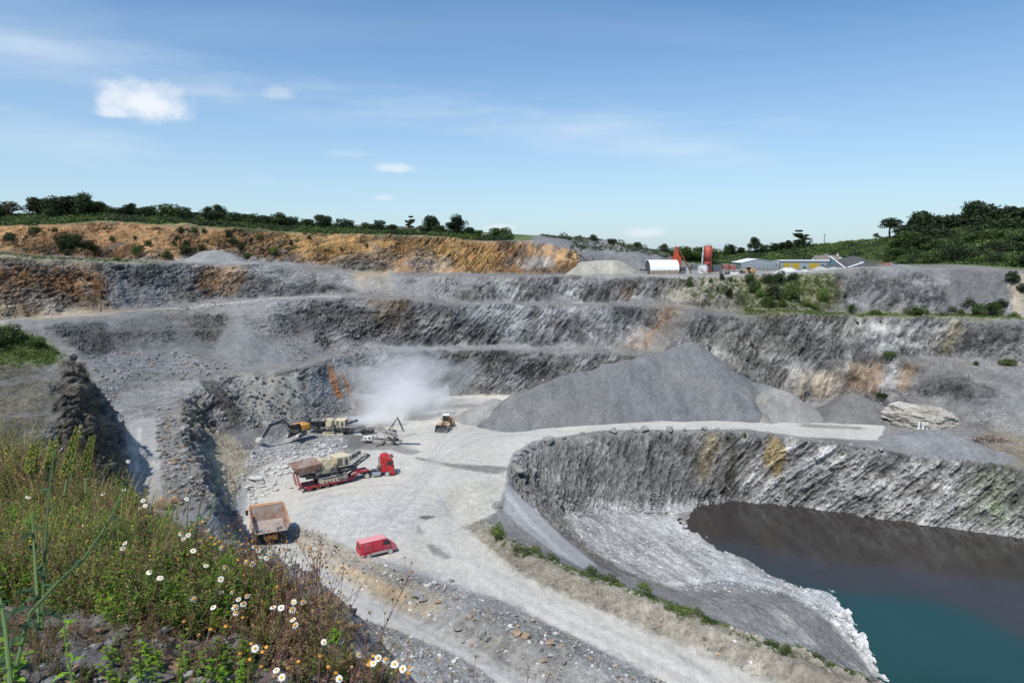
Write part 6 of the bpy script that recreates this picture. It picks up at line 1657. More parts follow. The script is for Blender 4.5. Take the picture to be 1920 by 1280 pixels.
def p_sheds():
    root = empty('warehouse', yard_pt(1424, 326), math.radians(-6), 'pale blue grey warehouse with a low gable facing the quarry', 'warehouse'); root.scale = (1, 1, .78)
    W, D, E, R_ = 17.2, 22.0, 3.6, 5.9
    b = MB(); b.prism([(-W / 2, 0), (-W / 2, E), (-1.0, R_), (W / 2 - 1, E + .4), (W / 2 - 1, 0)], 0, D); b.build('wall', M_sheet, root)
    b = MB(); b.quad([(-W / 2 - .2, -.2, E - .05), (-1.0, -.2, R_ + .05), (-1.0, D, R_ + .05), (-W / 2 - .2, D, E - .05)], .15); b.quad([(-1.0, -.2, R_ + .05), (W / 2 - .7, -.2, E + .4), (W / 2 - .7, D, E + .4), (-1.0, D, R_ + .05)], .15); b.build('roof', M_bright, root)
    b = MB(); [b.box((x, -.04, E * .45), (.06, .06, E * .9), bev=0) for x in np.arange(-8, 7.4, 1.1)]; b.build('panel_seam', M_sheet2, root)
    b = MB(); b.prism([(W / 2 - 1, 0), (W / 2 - 1, 4.6), (W / 2 + 8.5, 3.6), (W / 2 + 8.5, 0)], 1.0, D * .6); b.build('white_annex', M_sheet2, root)
    b = MB(); b.cyl((W / 2 + 2, 2, 4.2), (W / 2 + 2, 2, 5.6), .25); b.build('roof_vent', M_white, root)
    r2 = empty('depot', yard_pt(1512, 322), math.radians(-5), 'long grey depot with three yellow roller doors behind the gravel heaps', 'depot'); r2.scale = (1, 1, .76)
    b = MB(); b.box((.3, 7, 2.3), (24.5, 14, 4.6), bev=0); b.build('wall', M_sheet, r2)
    b = MB(); b.prism([(-.4, 4.55), (7, 5.2), (14.4, 4.55), (14.4, 4.75), (7, 5.4), (-.4, 4.75)], -12, 12.8, axis='x'); b.build('roof', M_sheet2, r2)
    for x, w in ((-9.2, 3.1), (-5.0, 3.4), (3.3, 4.3)):
        b = MB(); b.box((x, -.03, 1.75), (w, .1, 3.5), bev=0); dr = b.build('roller_door', M_yeldoor, r2)
        b = MB(); [b.box((x, -.10, 1.0 + k * .9), (w, .03, .06), bev=0) for k in range(3)]; b.build('door_slat', M_dkst, dr)
    b = MB(); b.box((-1.0, -.3, .8), (1.0, .5, 1.6)); b.build('dark_door_box', M_dkst, r2)  # dark steel box between the roller doors
    fr = empty('mesh_fence', yard_pt(1425, 318), 0, 'thin dark mesh fence along the front of the pale warehouse', 'fence')
    b = MB(); [b.cyl((x, 0, 0), (x, 0, 1.9), .05, n=6) for x in np.arange(-11, 11.1, 1.2)]; b.build('post', M_dkst, fr)
    b = MB(); [b.cyl((-11, 0, z), (11, 0, z), .03, n=6) for z in (.5, 1.2, 1.85)]; b.build('wire', M_dkst, fr)


p_sheds()


def p_house():
    root = empty('house', yard_pt(1556, 350) + Vector((0, 0, -6.6)), math.radians(8), 'old house with a brown slate roof rising behind the yellow doored depot', 'house')
    b = MB(); b.box((0, 4, 3.6), (13.5, 8, 7.2), bev=0); b.prism([(0, 7.1), (4, 10.6), (8, 7.1)], -6.75, 6.75, axis='x'); b.build('wall', M_white, root)
    b = MB(); b.quad([(-7.1, -.4, 6.9), (7.1, -.4, 6.9), (7.1, 4, 10.8), (-7.1, 4, 10.8)], .2); b.quad([(-7.1, 8.4, 6.9), (-7.1, 4, 10.8), (7.1, 4, 10.8), (7.1, 8.4, 6.9)], .2); rf = b.build('roof', M_rooft, root)
    for x in (-.6, .6, 6.4): b = MB(); b.box((x, 4, 11.0), (.7, .7, 1.4)); b.build('chimney', M_conc if x < 6 else M_white, rf)
    b = MB(); b.prism([(5.2, 7.4), (5.8, 10.0), (6.4, 7.4)], -.9, 1.5); b.build('dormer_gable', M_white, root)


p_house()


def p_screens():
    root = empty('screening_plant', yard_pt(1566, 250), math.radians(6), 'slanted white and blue conveyor frames standing above the grey gravel heaps', 'screening plant')
    b = MB(); b.bar((-2.6, 0, 5.0), (3.6, 0, .7), .9, .2); b.build('conveyor_belt', M_belt, root)
    b = MB(); [b.bar((-2.7, s, 5.2), (3.7, s, .8), .16, .5) for s in (-.55, .55)]; b.build('side_rail', M_bright, root)
    b = MB(); [b.bar((x, y, 0), (x, y, 3.0 - x * .7), .16) for x in (-2.0, -.4, 1.2) for y in (-.6, .6)]; [b.bar((-2.0, y, .3), (-.4, y, 3.2), .1) for y in (-.6, .6)]; b.box((-1.4, 0, 3.2), (1.2, 1.3, 1.6)); b.build('support_frame', mat('teal_grey_steel', (.10, .19, .22), .5, noise=.2), root)
    r2 = empty('conveyor', yard_pt(1546, 249), math.radians(2), 'short dark slanted conveyor left of the tall white one', 'conveyor')
    b = MB(); [b.bar((-1.6, s, 2.7), (1.9, s, .8), .5, .12) for s in (-.5, .5)]; b.build('conveyor_belt', M_dkst, r2)
    b = MB(); [b.bar((-1.6, s, 2.85), (1.9, s, .95), .1, .14) for s in (-.85, 0, .85)]; b.build('side_rail', M_sheet2, r2)
    b = MB(); [b.bar((x, y, 0), (x, y, 2.2 - x * .4), .1) for x in (-1.2, .8) for y in (-.7, .7)]; b.build('leg_frame', M_dkst, r2)
    r3 = empty('conveyor', yard_pt(1602, 252), math.radians(185), 'low white tipped conveyor at the right end of the black stone heap', 'conveyor')
    b = MB(); b.bar((-2.6, 0, 2.3), (2.6, 0, .6), .8, .15); b.build('conveyor_belt', M_dkst, r3)
    b = MB(); [b.bar((-2.7, s, 2.4), (2.7, s, .7), .1, .28) for s in (-.45, .45)]; b.box((-2.5, 0, 2.5), (1.0, 1.0, .4)); b.build('side_rail', M_bright, r3)
    b = MB(); [b.bar((x, y, 0), (x, y, 1.2 - x * .3), .1) for x in (-1.6, 1.2) for y in (-.4, .4)]; b.build('leg_frame', M_dkst, r3)
    r4 = empty('harrow', yard_pt(1661, 262), 0, 'small red farm machine on the grey mound at the right of the yard', 'farm machine')
    b = MB(); b.box((0, 0, 1.0), (3.2, .8, .3)); b.bar((-1.5, 0, 1.0), (-2.1, 0, 1.9), .2); b.bar((.6, 0, 1.0), (1.4, 0, 1.9), .2); b.build('frame', M_hop, r4)
    for x in (-1.0, 1.0): wheel(r4, x, -.5, .45, .25, M_hop)


p_screens()
for u_, vt, y_, lab in ((1543, 438, 452, 'lone wooden power pole on the scrubby skyline'), (1484, 449, 440, 'thin distant pole left of the cedar on the skyline')):
    g = yard_pt(u_, y_); top = pt(u_, vt, y=y_); h = top.z - g.z
    r = empty('power_pole', g, 0, lab, 'power pole')
    b = MB(); b.cyl((0, 0, 0), (0, 0, h), .32 if u_ > 1500 else .16, .2 if u_ > 1500 else .12, n=8); b.build('pole', M_rooft, r)
    b = MB(); b.bar((-1.2, 0, h - .6), (1.2, 0, h - .6), .15); b.build('crossarm', M_rooft, r)


# ------------------------------------------------------------------ dust raised by the crusher
def build_dust():
    m = bpy.data.materials.new('drifting_dust'); m.use_nodes = True
    nt = m.node_tree; nt.nodes.clear(); N, L = nt.nodes, nt.links
    out = N.new('ShaderNodeOutputMaterial'); pv = N.new('ShaderNodeVolumePrincipled'); L.new(pv.outputs[0], out.inputs['Volume'])
    pv.inputs['Color'].default_value = (1, 1, 1, 1); pv.inputs['Anisotropy'].default_value = .25
    tc = N.new('ShaderNodeTexCoord')
    ln = N.new('ShaderNodeVectorMath'); ln.operation = 'LENGTH'; L.new(tc.outputs['Object'], ln.inputs[0])
    ns = N.new('ShaderNodeTexNoise'); ns.inputs['Scale'].default_value = 2.2; ns.inputs['Detail'].default_value = 7; ns.inputs['Roughness'].default_value = .62; ns.inputs['Distortion'].default_value = 1.0; L.new(tc.outputs['Object'], ns.inputs[0])
    a = N.new('ShaderNodeMath'); a.operation = 'MULTIPLY_ADD'; L.new(ns.outputs[0], a.inputs[0]); a.inputs[1].default_value = 2.4; a.inputs[2].default_value = -.68
    s = N.new('ShaderNodeMath'); s.operation = 'SUBTRACT'; L.new(a.outputs[0], s.inputs[0]); L.new(ln.outputs['Value'], s.inputs[1])
    r = N.new('ShaderNodeMapRange'); r.interpolation_type = 'SMOOTHSTEP'; L.new(s.outputs[0], r.inputs[0]); r.inputs[1].default_value = -.30; r.inputs[2].default_value = .55; r.inputs[3].default_value = 0
    r.inputs[4].default_value = 1
    L.new(r.outputs[0], pv.inputs['Density'])
    for k, (u, v, y, sc, dens, rz) in enumerate([(752, 770, 161, (15.0, 11, 8.0), .55, .2), (700, 792, 153, (9, 5, 3.2), 1.3, .1), (765, 712, 170, (22, 10, 13), .22, 0)]):
        mk = m if k == 0 else m.copy(); mk.node_tree.nodes[[n.name for n in mk.node_tree.nodes if n.type == 'MAP_RANGE'][0]].inputs[4].default_value = dens
        bm = bmesh.new(); bmesh.ops.create_icosphere(bm, subdivisions=3, radius=1.0); me = bpy.data.meshes.new('dust_cloud'); bm.to_mesh(me); bm.free()
        p = pt(u, v, y=y)
        o = link('dust_cloud', me, mk, loc=(p.x, p.y, max(p.z, sc[2] * .5)), rot=(0, 0, rz)); o.scale = sc
        tag(o, ['white dust drifting up behind the screening machine', 'dense puff of white dust over the crusher outlet', 'thin veil of dust rising against the far rock wall'][k], kind='stuff')


build_dust()
SC.cycles.volume_step_rate = 2.0


def scrap_heap():
    p = hit(1858, 826); rg = random.Random(8)
    root = empty('scrap_heap', p, 0, 'rusty brown heap of scrap timber and wire at the right end of the road', 'scrap heap')
    for nm, m, k in (('timber', mat('grey_timber', (.30, .27, .23), .9, noise=.3), 26), ('rusty_wire', mat('rusty_wire', (.16, .085, .05), .8, noise=.3), 60)):
        b = MB()
        for i in range(k):
            a = rg.uniform(0, 6.28); r = 3.2 * rg.random() ** .6; c = Vector((math.cos(a) * r * 1.3, math.sin(a) * r * .7, rg.uniform(.05, 1.3) * (1 - r / 4))); d = Vector((rg.uniform(-1, 1), rg.uniform(-1, 1), rg.uniform(-.35, .35))) * rg.uniform(.4, 1.1)
            w = rg.uniform(.05, .16); b.bar(c - d, c + d, w, w * .6, bev=0)
        b.build(nm, m, root)


scrap_heap()


# ------------------------------------------------------------------ trees and shrubs
def leaf_mat(name, col, var=.35, trans=.25):
    m = bpy.data.materials.new(name); m.use_nodes = True
    nt = m.node_tree; N, L = nt.nodes, nt.links; b = N['Principled BSDF']
    b.inputs['Roughness'].default_value = .6; b.inputs['Specular IOR Level'].default_value = .25
    geo = N.new('ShaderNodeNewGeometry'); mr = N.new('ShaderNodeMapRange'); L.new(geo.outputs['Random Per Island'], mr.inputs[0]); mr.inputs[3].default_value = 1 - var; mr.inputs[4].default_value = 1 + var
    oi = N.new('ShaderNodeObjectInfo'); m2 = N.new('ShaderNodeMapRange'); L.new(oi.outputs['Random'], m2.inputs[0]); m2.inputs[3].default_value = .62; m2.inputs[4].default_value = 1.40
    mu = N.new('ShaderNodeMath'); mu.operation = 'MULTIPLY'; L.new(mr.outputs[0], mu.inputs[0]); L.new(m2.outputs[0], mu.inputs[1])
    at = N.new('ShaderNodeAttribute'); at.attribute_name = 'Tint'
    mm = N.new('ShaderNodeMixRGB'); mm.blend_type = 'MULTIPLY'; mm.inputs[0].default_value = 1; mm.inputs[1].default_value = (*col, 1); L.new(mu.outputs[0], mm.inputs[2])
    L.new(mm.outputs[0], b.inputs['Base Color'])
    if trans:
        tr = N.new('ShaderNodeBsdfTranslucent'); L.new(mm.outputs[0], tr.inputs[0]); ms = N.new('ShaderNodeMixShader'); ms.inputs[0].default_value = trans
        L.new(b.outputs[0], ms.inputs[1]); L.new(tr.outputs[0], ms.inputs[2]); L.new(ms.outputs[0], N['Material Output'].inputs[0])
    return m


LM_dark = leaf_mat('dark_leaf', (.034, .054, .020))
LM_mid = leaf_mat('mid_green_leaf', (.068, .108, .028))
LM_light = leaf_mat('light_green_leaf', (.115, .165, .038))
LM_olive = leaf_mat('olive_leaf', (.085, .095, .045))
LM_bark = mat('bark', (.10, .08, .06), .9, noise=.2)


def leaf_cloud(centres, radii, n, size, seed, squash=1.0, droop=0.0, elong=1.0):
    """many small leaf faces through the shells of overlapping clumps"""
    rg = np.random.RandomState(seed); centres = np.array(centres, float); radii = np.array(radii, float)
    w = radii ** 2; k = rg.choice(len(radii), n, p=w / w.sum())
    d = rg.normal(size=(n, 3)); d /= np.linalg.norm(d, axis=1)[:, None]
    rr = radii[k] * (rg.uniform(.55, 1.03, n) ** .6)
    rr *= 1 + .34 * vnoise(d[:, 0] * 3.2 + k * 3.1, d[:, 1] * 3.2, d[:, 2] * 3.2, seed)
    P = centres[k] + d * rr[:, None] * np.array([1, 1, squash])
    nrm = d * .7 + rg.normal(size=(n, 3)) * .6; nrm /= np.linalg.norm(nrm, axis=1)[:, None]
    t = np.cross(nrm, rg.normal(size=(n, 3))); t /= np.linalg.norm(t, axis=1)[:, None] + 1e-9; bt = np.cross(nrm, t)
    s = size * rg.uniform(.6, 1.4, n)[:, None]
    q = np.stack([P - t * s * elong * .5, P - bt * s * .33, P + t * s * elong * .6, P + bt * s * .33], 1).reshape(-1, 3)
    return q, np.arange(4 * n).reshape(n, 4)


def trunk_bm(h, r, seed, limbs=5, lean=0.0):
    rg = random.Random(seed); b = MB(); pts = [Vector((0, 0, -.6))]
    for i in range(5): pts.append(Vector((rg.uniform(-.04, .04) * h + lean * h * (i + 1) / 5, rg.uniform(-.04, .04) * h, h * (i + 1) / 5)))
    for i in range(5): b.cyl(pts[i], pts[i + 1], r * (1 - i * .15), r * (1 - (i + 1) * .15), n=8)
    for k in range(limbs):
        a = rg.uniform(0, 6.28); s = pts[2 + k % 3]; e = s + Vector((math.cos(a) * h * .35, math.sin(a) * h * .35, h * rg.uniform(.2, .4))); b.cyl(s, e, r * .42, r * .12, n=6)
    return b


def make_tree_kind(name, h, w, lobes, n, leaf, lm, seed, base=.22, trunk=True, squash=.8, spread=1.0):
    rg = random.Random(seed); C, R = [], []
    for i in range(lobes):
        a = rg.uniform(0, 6.28); t = rg.random()
        z = h * (base + (1 - base) * (.18 + .66 * t)); rad = w * .5 * spread * math.sqrt(rg.random()) * (1.0 - .55 * max(0, t - .35))
        C.append((math.cos(a) * rad * .75, math.sin(a) * rad * .75, z)); R.append(w * rg.uniform(.10, .235))
    C.append((0, 0, h * (base + (1 - base) * .5))); R.append(w * .30)
    q, F = leaf_cloud(C, R, n, leaf, seed, squash)
    me = mesh_np('crown', q, F, False); me.materials.append(lm)
    tb = None
    if trunk:
        b = trunk_bm(h * .7, w * .035 + .06, seed); tb = bpy.data.meshes.new('trunk'); b.bm.to_mesh(tb); b.bm.free(); tb.materials.append(LM_bark)
    return dict(name=name, h=h, w=w, crown=me, trunk=tb)


KIND = {}
for i in range(4): KIND['oak%d' % i] = make_tree_kind('broadleaf_tree', 10, 9.5, 26, 4200, .50, LM_dark, 10 + i, .05)
for i in range(3): KIND['ash%d' % i] = make_tree_kind('broadleaf_tree', 10, 8.5, 24, 3800, .48, LM_mid, 30 + i, .05)
KIND['thin0'] = make_tree_kind('broadleaf_tree', 10, 7.5, 11, 1300, .5, LM_olive, 40, .25)
KIND['umb'] = make_tree_kind('broadleaf_tree', 10, 8.5, 13, 2200, .45, LM_dark, 41, .45, squash=.6)
KIND['cedar'] = make_tree_kind('cedar_tree', 10, 6, 12, 2000, .45, LM_dark, 42, .2, squash=.45)
for i in range(3): KIND['bush%d' % i] = make_tree_kind('shrub', 3, 4.2, 9, 1500, .24, LM_mid, 50 + i, -.1, False)
for i in range(2): KIND['dbush%d' % i] = make_tree_kind('shrub', 3, 4.2, 9, 1500, .24, LM_dark, 60 + i, -.1, False)
for i in range(2): KIND['lbush%d' % i] = make_tree_kind('shrub', 3, 4.0, 9, 1500, .22, LM_light, 70 + i, -.1, False)
KIND['obush'] = make_tree_kind('shrub', 3, 4.2, 9, 1100, .24, LM_olive, 80, -.1, False)
KIND['weedy0'] = make_tree_kind('weed_clump', 3, 4.2, 16, 1300, .26, LM_light, 90, -.15, False, spread=1.2)
KIND['weedy1'] = make_tree_kind('weed_clump', 3, 4.4, 18, 1300, .26, LM_mid, 91, -.15, False, spread=1.3)
rgt = random.Random(11)


def plant_at(kind, x, y, h, w, label, cat, group=None, z=None, sink=.15):
    K = KIND[kind]
    zz = float(hsample(x, y)) if z is None else z
    s = (w / K['w'], w / K['w'], h / K['h'])
    nm = K['name']
    if K['trunk'] is not None:
        root = empty(nm, (x, y, zz - sink), rgt.uniform(0, 6.28), label, cat, group); root.scale = s
        for part, me in (('trunk', K['trunk']), ('crown', K['crown'])):
            o = bpy.data.objects.new(part, me); COL.objects.link(o); o.parent = root
    else:
        root = bpy.data.objects.new(nm, K['crown']); COL.objects.link(root); root.location = (x, y, zz - sink); root.rotation_euler = (0, 0, rgt.uniform(0, 6.28)); root.scale = s
        tag(root, label, cat, group)
    return root


def tree(kind, u, vtop, wpx, y, label, group=None, cat='tree', minh=1.5):
    vtop -= 3; wpx *= 1.15
    if u < 960: y -= 15 if u < 640 else 5; vtop += rgt.uniform(-5, 3)
    if group and 'forest' in group: wpx *= 1.25; vtop += rgt.uniform(-8, 10)
    p = pt(u, vtop, y=y); z = float(hsample(p.x, y)); D = y * math.cos(PITCH)
    wm = wpx * D / FPX
    if p.z - z < .8 * wm: z = p.z - .8 * wm
    return plant_at(kind, p.x, y, max(minh, p.z - z), wpx * D / FPX, label, cat, group, z)


def bush(kind, u, v, wpx, hpx, label, group=None, cat='shrub'):
    """a shrub whose foot stands at pixel (u, v)"""
    p = hit(u, v); D = p.y * math.cos(PITCH) - (p.z - CAMZ) * math.sin(PITCH)
    return plant_at(kind, p.x, p.y, hpx * D / FPX, wpx * D / FPX, label, cat, group, p.z)


GL = 'dark trees on the upper left skyline'
for i, (u, vt, w, y, k) in enumerate([(-40, 372, 60, 250, 'oak0'), (-10, 376, 50, 256, 'oak2'), (22, 377, 44, 258, 'thin0'), (72, 374, 46, 262, 'oak1'), (100, 365, 52, 258, 'oak0'), (128, 367, 52, 260, 'oak3'), (155, 366, 50, 257, 'oak2'), (176, 378, 38, 260, 'oak1')]):
    tree(k, u, vt, w, y, 'tall dark tree in the clump at the far left skyline' if k != 'thin0' else 'thin greyish tree at the far left end of the skyline', GL if k != 'thin0' else None)
tree('ash0', 196, 378, 34, 262, 'round greener tree standing just right of the dark clump on the left skyline')
for i, (u, vt, w) in enumerate([(222, 388, 28), (240, 386, 30), (258, 391, 26), (275, 389, 28), (345, 392, 26)]):
    tree('oak%d' % (i % 4), u, vt, w, 262, 'low dark skyline tree between the dark clump and the mid left hilltop', 'low trees on the left skyline')
tree('ash1', 312, 383, 56, 263, 'broad domed green tree on the left skyline above the ochre face')
tree('oak2', 392, 388, 32, 264, 'left one of the pair of dark trees standing on the left middle skyline')
tree('oak1', 412, 386, 26, 266, 'right one of the pair of dark trees standing on the left middle skyline')
for i, (u, vt, w, y) in enumerate([(440, 398, 34, 266), (468, 398, 36, 268), (498, 401, 26, 270), (522, 400, 34, 270), (548, 407, 36, 272), (575, 410, 30, 273), (735, 418, 26, 280), (690, 414, 28, 279), (712, 417, 30, 280), (895, 430, 24, 284), (880, 422, 26, 284)]):
    tree(['oak0', 'ash2', 'oak3', 'ash0'][i % 4], u, vt, w, y, 'small tree in the long hedge line above the ochre face', 'hedge line trees above the ochre face')
tree('oak3', 606, 405, 38, 276, 'left one of the two dark round trees side by side on the middle skyline')
tree('oak0', 646, 407, 46, 277, 'right one of the two dark round trees side by side on the middle skyline')
tree('cedar', 768, 408, 22, 280, 'pale yellowish upright young tree left of the domed dark pair')
bpy.data.objects[-1] if False else None
tree('oak1', 808, 403, 52, 282, 'tallest dark domed tree on the middle skyline above the brightest ochre')
tree('oak2', 857, 408, 46, 284, 'flat topped dark tree just right of the domed one on the middle skyline')
tree('ash2', 938, 431, 46, 287, 'low bushy tree where the ochre face meets the grey spoil hill')
tree('ash0', 822, 420, 30, 276, 'green bush in front of the domed dark trees')
for i, (u, vt, w, y) in enumerate([(1025, 438, 40, 291), (1060, 440, 40, 291), (1085, 441, 34, 291), (1112, 441, 26, 291), (1148, 447, 26, 290), (1172, 452, 30, 289), (1195, 455, 26, 288), (1210, 462, 24, 287)]):
    tree(['thin0', 'obush', 'thin0', 'oak2', 'oak0', 'obush', 'ash1', 'obush'][i], u, vt, w, y, 'scrubby grey green tree along the top of the spoil hill', 'scrub trees on the spoil hill', minh=2)
tree('thin0', 1246, 457, 28, 300, 'spiky open tree at the foot of the spoil hill left of the green grove')
for i, (u, vt, w) in enumerate([(1272, 464, 40), (1292, 460, 46), (1315, 463, 40), (1336, 466, 34), (1300, 470, 40)]):
    tree(['ash1', 'ash0', 'ash2', 'ash1', 'oak3'][i], u, vt, w, 335 + i * 3, 'bright green tree in the grove behind the hopper and silo', 'grove behind the batching plant')
tree('oak0', 1364, 461, 16, 420, 'small grey tree just right of the silo top'); tree('oak3', 1390, 464, 18, 425, 'little dark tree left of the round dark one above the warehouse')
tree('oak2', 1369, 459, 24, 425, 'dark hedge tree right of the silo'); tree('oak1', 1416, 446, 26, 425, 'round dark tree standing above the pale warehouse')
for i, (u, vt, w) in enumerate([(1435, 459, 22), (1452, 457, 20), (1467, 454, 20), (1480, 452, 20)]):
    tree(['oak0', 'oak2', 'oak3', 'oak1'][i], u, vt, w, 425, 'small dark tree on the ridge between the round tree and the cedar', 'ridge trees left of the cedar')
tree('cedar', 1503, 430, 34, 424, 'pointed dark cedar standing out on the right skyline'); tree('oak2', 1505, 447, 46, 422, 'spreading dark tree at the foot of the cedar')
tree('umb', 1670, 409, 46, 395, 'lone umbrella shaped tree on the skyline left of the forest'); tree('thin0', 1643, 438, 16, 398, 'stunted bare tree left of the umbrella shaped one')
GF = 'dark trees of the forest on the right'
for i, (u, vt, w, y) in enumerate([(1705, 440, 46, 335), (1740, 446, 50, 322), (1772, 436, 56, 325), (1805, 432, 56, 322), (1838, 436, 56, 312), (1868, 432, 56, 308), (1898, 440, 54, 298), (1930, 436, 60, 295), (1725, 460, 44, 305), (1790, 456, 50, 298), (1825, 458, 48, 292), (1860, 455, 52, 286), (1895, 458, 50, 278), (1930, 455, 56, 272),
                                   (1965, 440, 60, 290), (1680, 462, 34, 318)]):
    tree(['ash2', 'oak1', 'oak3', 'ash0', 'oak0'][i % 5], u, vt, w, y, 'leafy tree filling the middle of the right forest', 'middle trees of the right forest')
for i, (u, vt, w, y) in enumerate([(1712, 418, 60, 372), (1735, 402, 66, 366), (1762, 399, 64, 362), (1790, 392, 66, 358), (1815, 395, 60, 354), (1845, 383, 74, 350), (1880, 390, 66, 345), (1905, 383, 74, 343), (1945, 380, 80, 340), (1990, 385, 80, 335), (1830, 412, 60, 335), (1790, 420, 60, 338), (1760, 428, 56, 335),
                                   (1725, 432, 56, 345), (1870, 405, 60, 325), (1910, 408, 64, 318)]):
    tree('oak%d' % (i % 4), u, vt, w, y, 'tall dark tree in the forest covering the right hillside', GF)
for i, (u, vt, w, y) in enumerate([(1690, 446, 40, 340), (1715, 452, 44, 325), (1745, 455, 44, 318), (1850, 425, 54, 305), (1885, 425, 50, 300), (1915, 430, 54, 292), (1775, 448, 44, 315), (1815, 440, 50, 308), (1955, 425, 60, 288)]):
    tree(['ash0', 'oak1', 'ash1', 'ash2'][i % 4], u, vt, w, y, 'mid green tree along the front edge of the right forest', 'front edge trees of the right forest')
for i, (u, vt, w, y) in enumerate([(1700, 470, 40, 300), (1722, 472, 40, 292), (1755, 468, 46, 285), (1802, 466, 44, 278), (1838, 470, 44, 272), (1872, 468, 46, 266), (1905, 472, 44, 260), (1940, 470, 50, 255)]):
    tree(['ash1', 'oak0', 'ash2', 'oak3'][i % 4], u, vt, w, y, 'low leafy tree at the foot of the right forest', 'low trees at the foot of the forest')

# shrubs on the ochre face and the upper left bench
GO = 'shrubs dotted on the ochre face'
for u, v, w, h, k, lab in [(140, 468, 52, 34, 'dbush0', 'largest dark shrub thicket on the upper left bench'), (118, 464, 40, 28, 'dbush1', 'dark shrub at the left side of the largest thicket'), (168, 470, 40, 24, 'dbush0', 'low dark shrub at the right side of the largest thicket'),
                           (103, 438, 18, 12, 'dbush1', None), (126, 478, 18, 12, 'dbush0', None), (258, 478, 30, 20, 'bush0', 'bright green shrub low on the ochre face right of the large thicket'), (276, 462, 18, 14, 'bush1', None), (210, 452, 14, 12, 'bush2', None), (253, 448, 12, 8, 'dbush0', None),
                           (315, 484, 26, 18, 'bush2', 'green shrub at the toe of the ochre face left of the scree mound'), (352, 476, 46, 18, 'dbush1', 'long low dark shrub beside the grey scree mound'), (378, 470, 40, 14, 'dbush0', 'dark shrub above the grey scree mound'), (340, 436, 16, 14, 'dbush0', None), (365, 436, 14, 12, 'bush0', None), (384, 438, 14, 10, 'dbush1', None),
                           (334, 452, 16, 12, 'dbush1', None), (326, 460, 12, 10, 'bush0', None), (348, 460, 16, 12, 'dbush0', None), (428, 444, 20, 14, 'dbush1', None), (436, 458, 30, 14, 'dbush0', None), (452, 468, 20, 14, 'dbush1', None), (462, 486, 18, 14, 'bush1', None), (472, 454, 14, 12, 'dbush0', None), (486, 448, 18, 10, 'bush2', None),
                           (512, 474, 26, 12, 'lbush0', None), (546, 462, 10, 14, 'bush1', None), (458, 446, 10, 8, 'dbush1', None), (298, 482, 10, 8, 'bush1', None), (60, 440, 18, 14, 'obush', None), (20, 452, 30, 20, 'dbush0', None), (70, 436, 20, 12, 'bush1', None), (222, 489, 22, 10, 'lbush0', 'light green clump at the edge of the upper left bench'),
                           (686, 463, 10, 10, 'obush', None), (640, 470, 8, 8, 'obush', None), (580, 448, 12, 8, 'dbush1', None)]:
    bush(k, u, v, w, h, lab or 'small shrub rooted on the ochre face', None if lab else GO)
# slope under the yard
GY = 'shrubs on the slope below the yard'
for u, v, w, h, k, lab in [(1292, 537, 18, 20, 'bush0', 'upright green shrub on the slope below the orange hopper'), (1368, 556, 18, 20, 'dbush0', 'dark rounded shrub alone on the grey slope below the silo'), (1346, 547, 9, 12, 'bush1', None), (1333, 530, 12, 12, 'bush2', None), (1353, 524, 14, 14, 'dbush1', None), (1370, 528, 8, 10, 'bush0', None),
                           (1405, 530, 26, 20, 'bush1', None), (1416, 548, 30, 24, 'bush0', None), (1428, 556, 26, 18, 'lbush0', None), (1442, 530, 34, 20, 'dbush0', 'dark shrub at the top left of the big green thicket'), (1462, 532, 34, 24, 'dbush1', 'dark shrub at the top middle of the big green thicket'), (1487, 530, 28, 22, 'dbush0', 'dark shrub at the top right of the big green thicket'),
                           (1448, 560, 44, 30, 'dbush1', 'big dark shrub in the heart of the thicket below the yard'), (1478, 560, 50, 36, 'bush2', 'big bright green shrub filling the right of the thicket below the yard'), (1440, 573, 36, 20, 'bush0', None), (1466, 575, 30, 16, 'lbush1', None), (1510, 573, 30, 12, 'lbush0', None), (1524, 578, 26, 10, 'lbush1', None),
                           (1545, 562, 30, 24, 'lbush0', 'yellow green shrub right of the big thicket'), (1597, 587, 18, 20, 'bush1', 'upright dark green shrub on the bench above the striped wall'), (1640, 590, 44, 12, 'lbush1', 'low pale shrub patch on the bench'), (1712, 590, 56, 20, 'bush2', 'wide green shrub in the middle of the right bench'),
                           (1770, 592, 22, 10, 'obush', None), (1786, 583, 20, 12, 'obush', None), (1800, 589, 18, 12, 'lbush0', None), (1815, 578, 30, 22, 'obush', 'greyish shrub at the foot of the dark spoil slope'), (1834, 592, 40, 24, 'bush0', 'left one of the two big green shrubs at the right end of the bench'), (1866, 592, 44, 28, 'bush1', 'right one of the two big green shrubs at the right end of the bench'),
                           (1880, 576, 26, 16, 'dbush1', None), (1895, 530, 38, 26, 'dbush0', 'dark shrub at the top of the tan slope on the right edge'), (1915, 548, 26, 18, 'dbush1', None), (1905, 595, 26, 12, 'bush2', None), (1668, 671, 36, 15, 'bush0', 'green shrub on the ledge above the rusty slabs'), (1885, 682, 42, 12, 'lbush0', 'light green shrub on the ledge at the right edge'),
                           (1655, 748, 30, 14, 'bush1', 'green shrub at the foot of the rusty slabs beside the outcrop'), (1397, 822, 13, 14, 'bush2', 'small shrub growing on the rim above the flooded pit'), (1830, 684, 14, 8, 'bush0', None), (1650, 606, 8, 6, 'bush1', None), (1608, 608, 9, 7, 'dbush1', None), (1534, 640, 12, 8, 'obush', None), (1410, 650, 10, 12, 'obush', None), (1330, 655, 8, 8, 'obush', None)]:
    bush(k, u, v, w, h, lab or 'small shrub on the slopes below the yard', None if lab else GY)
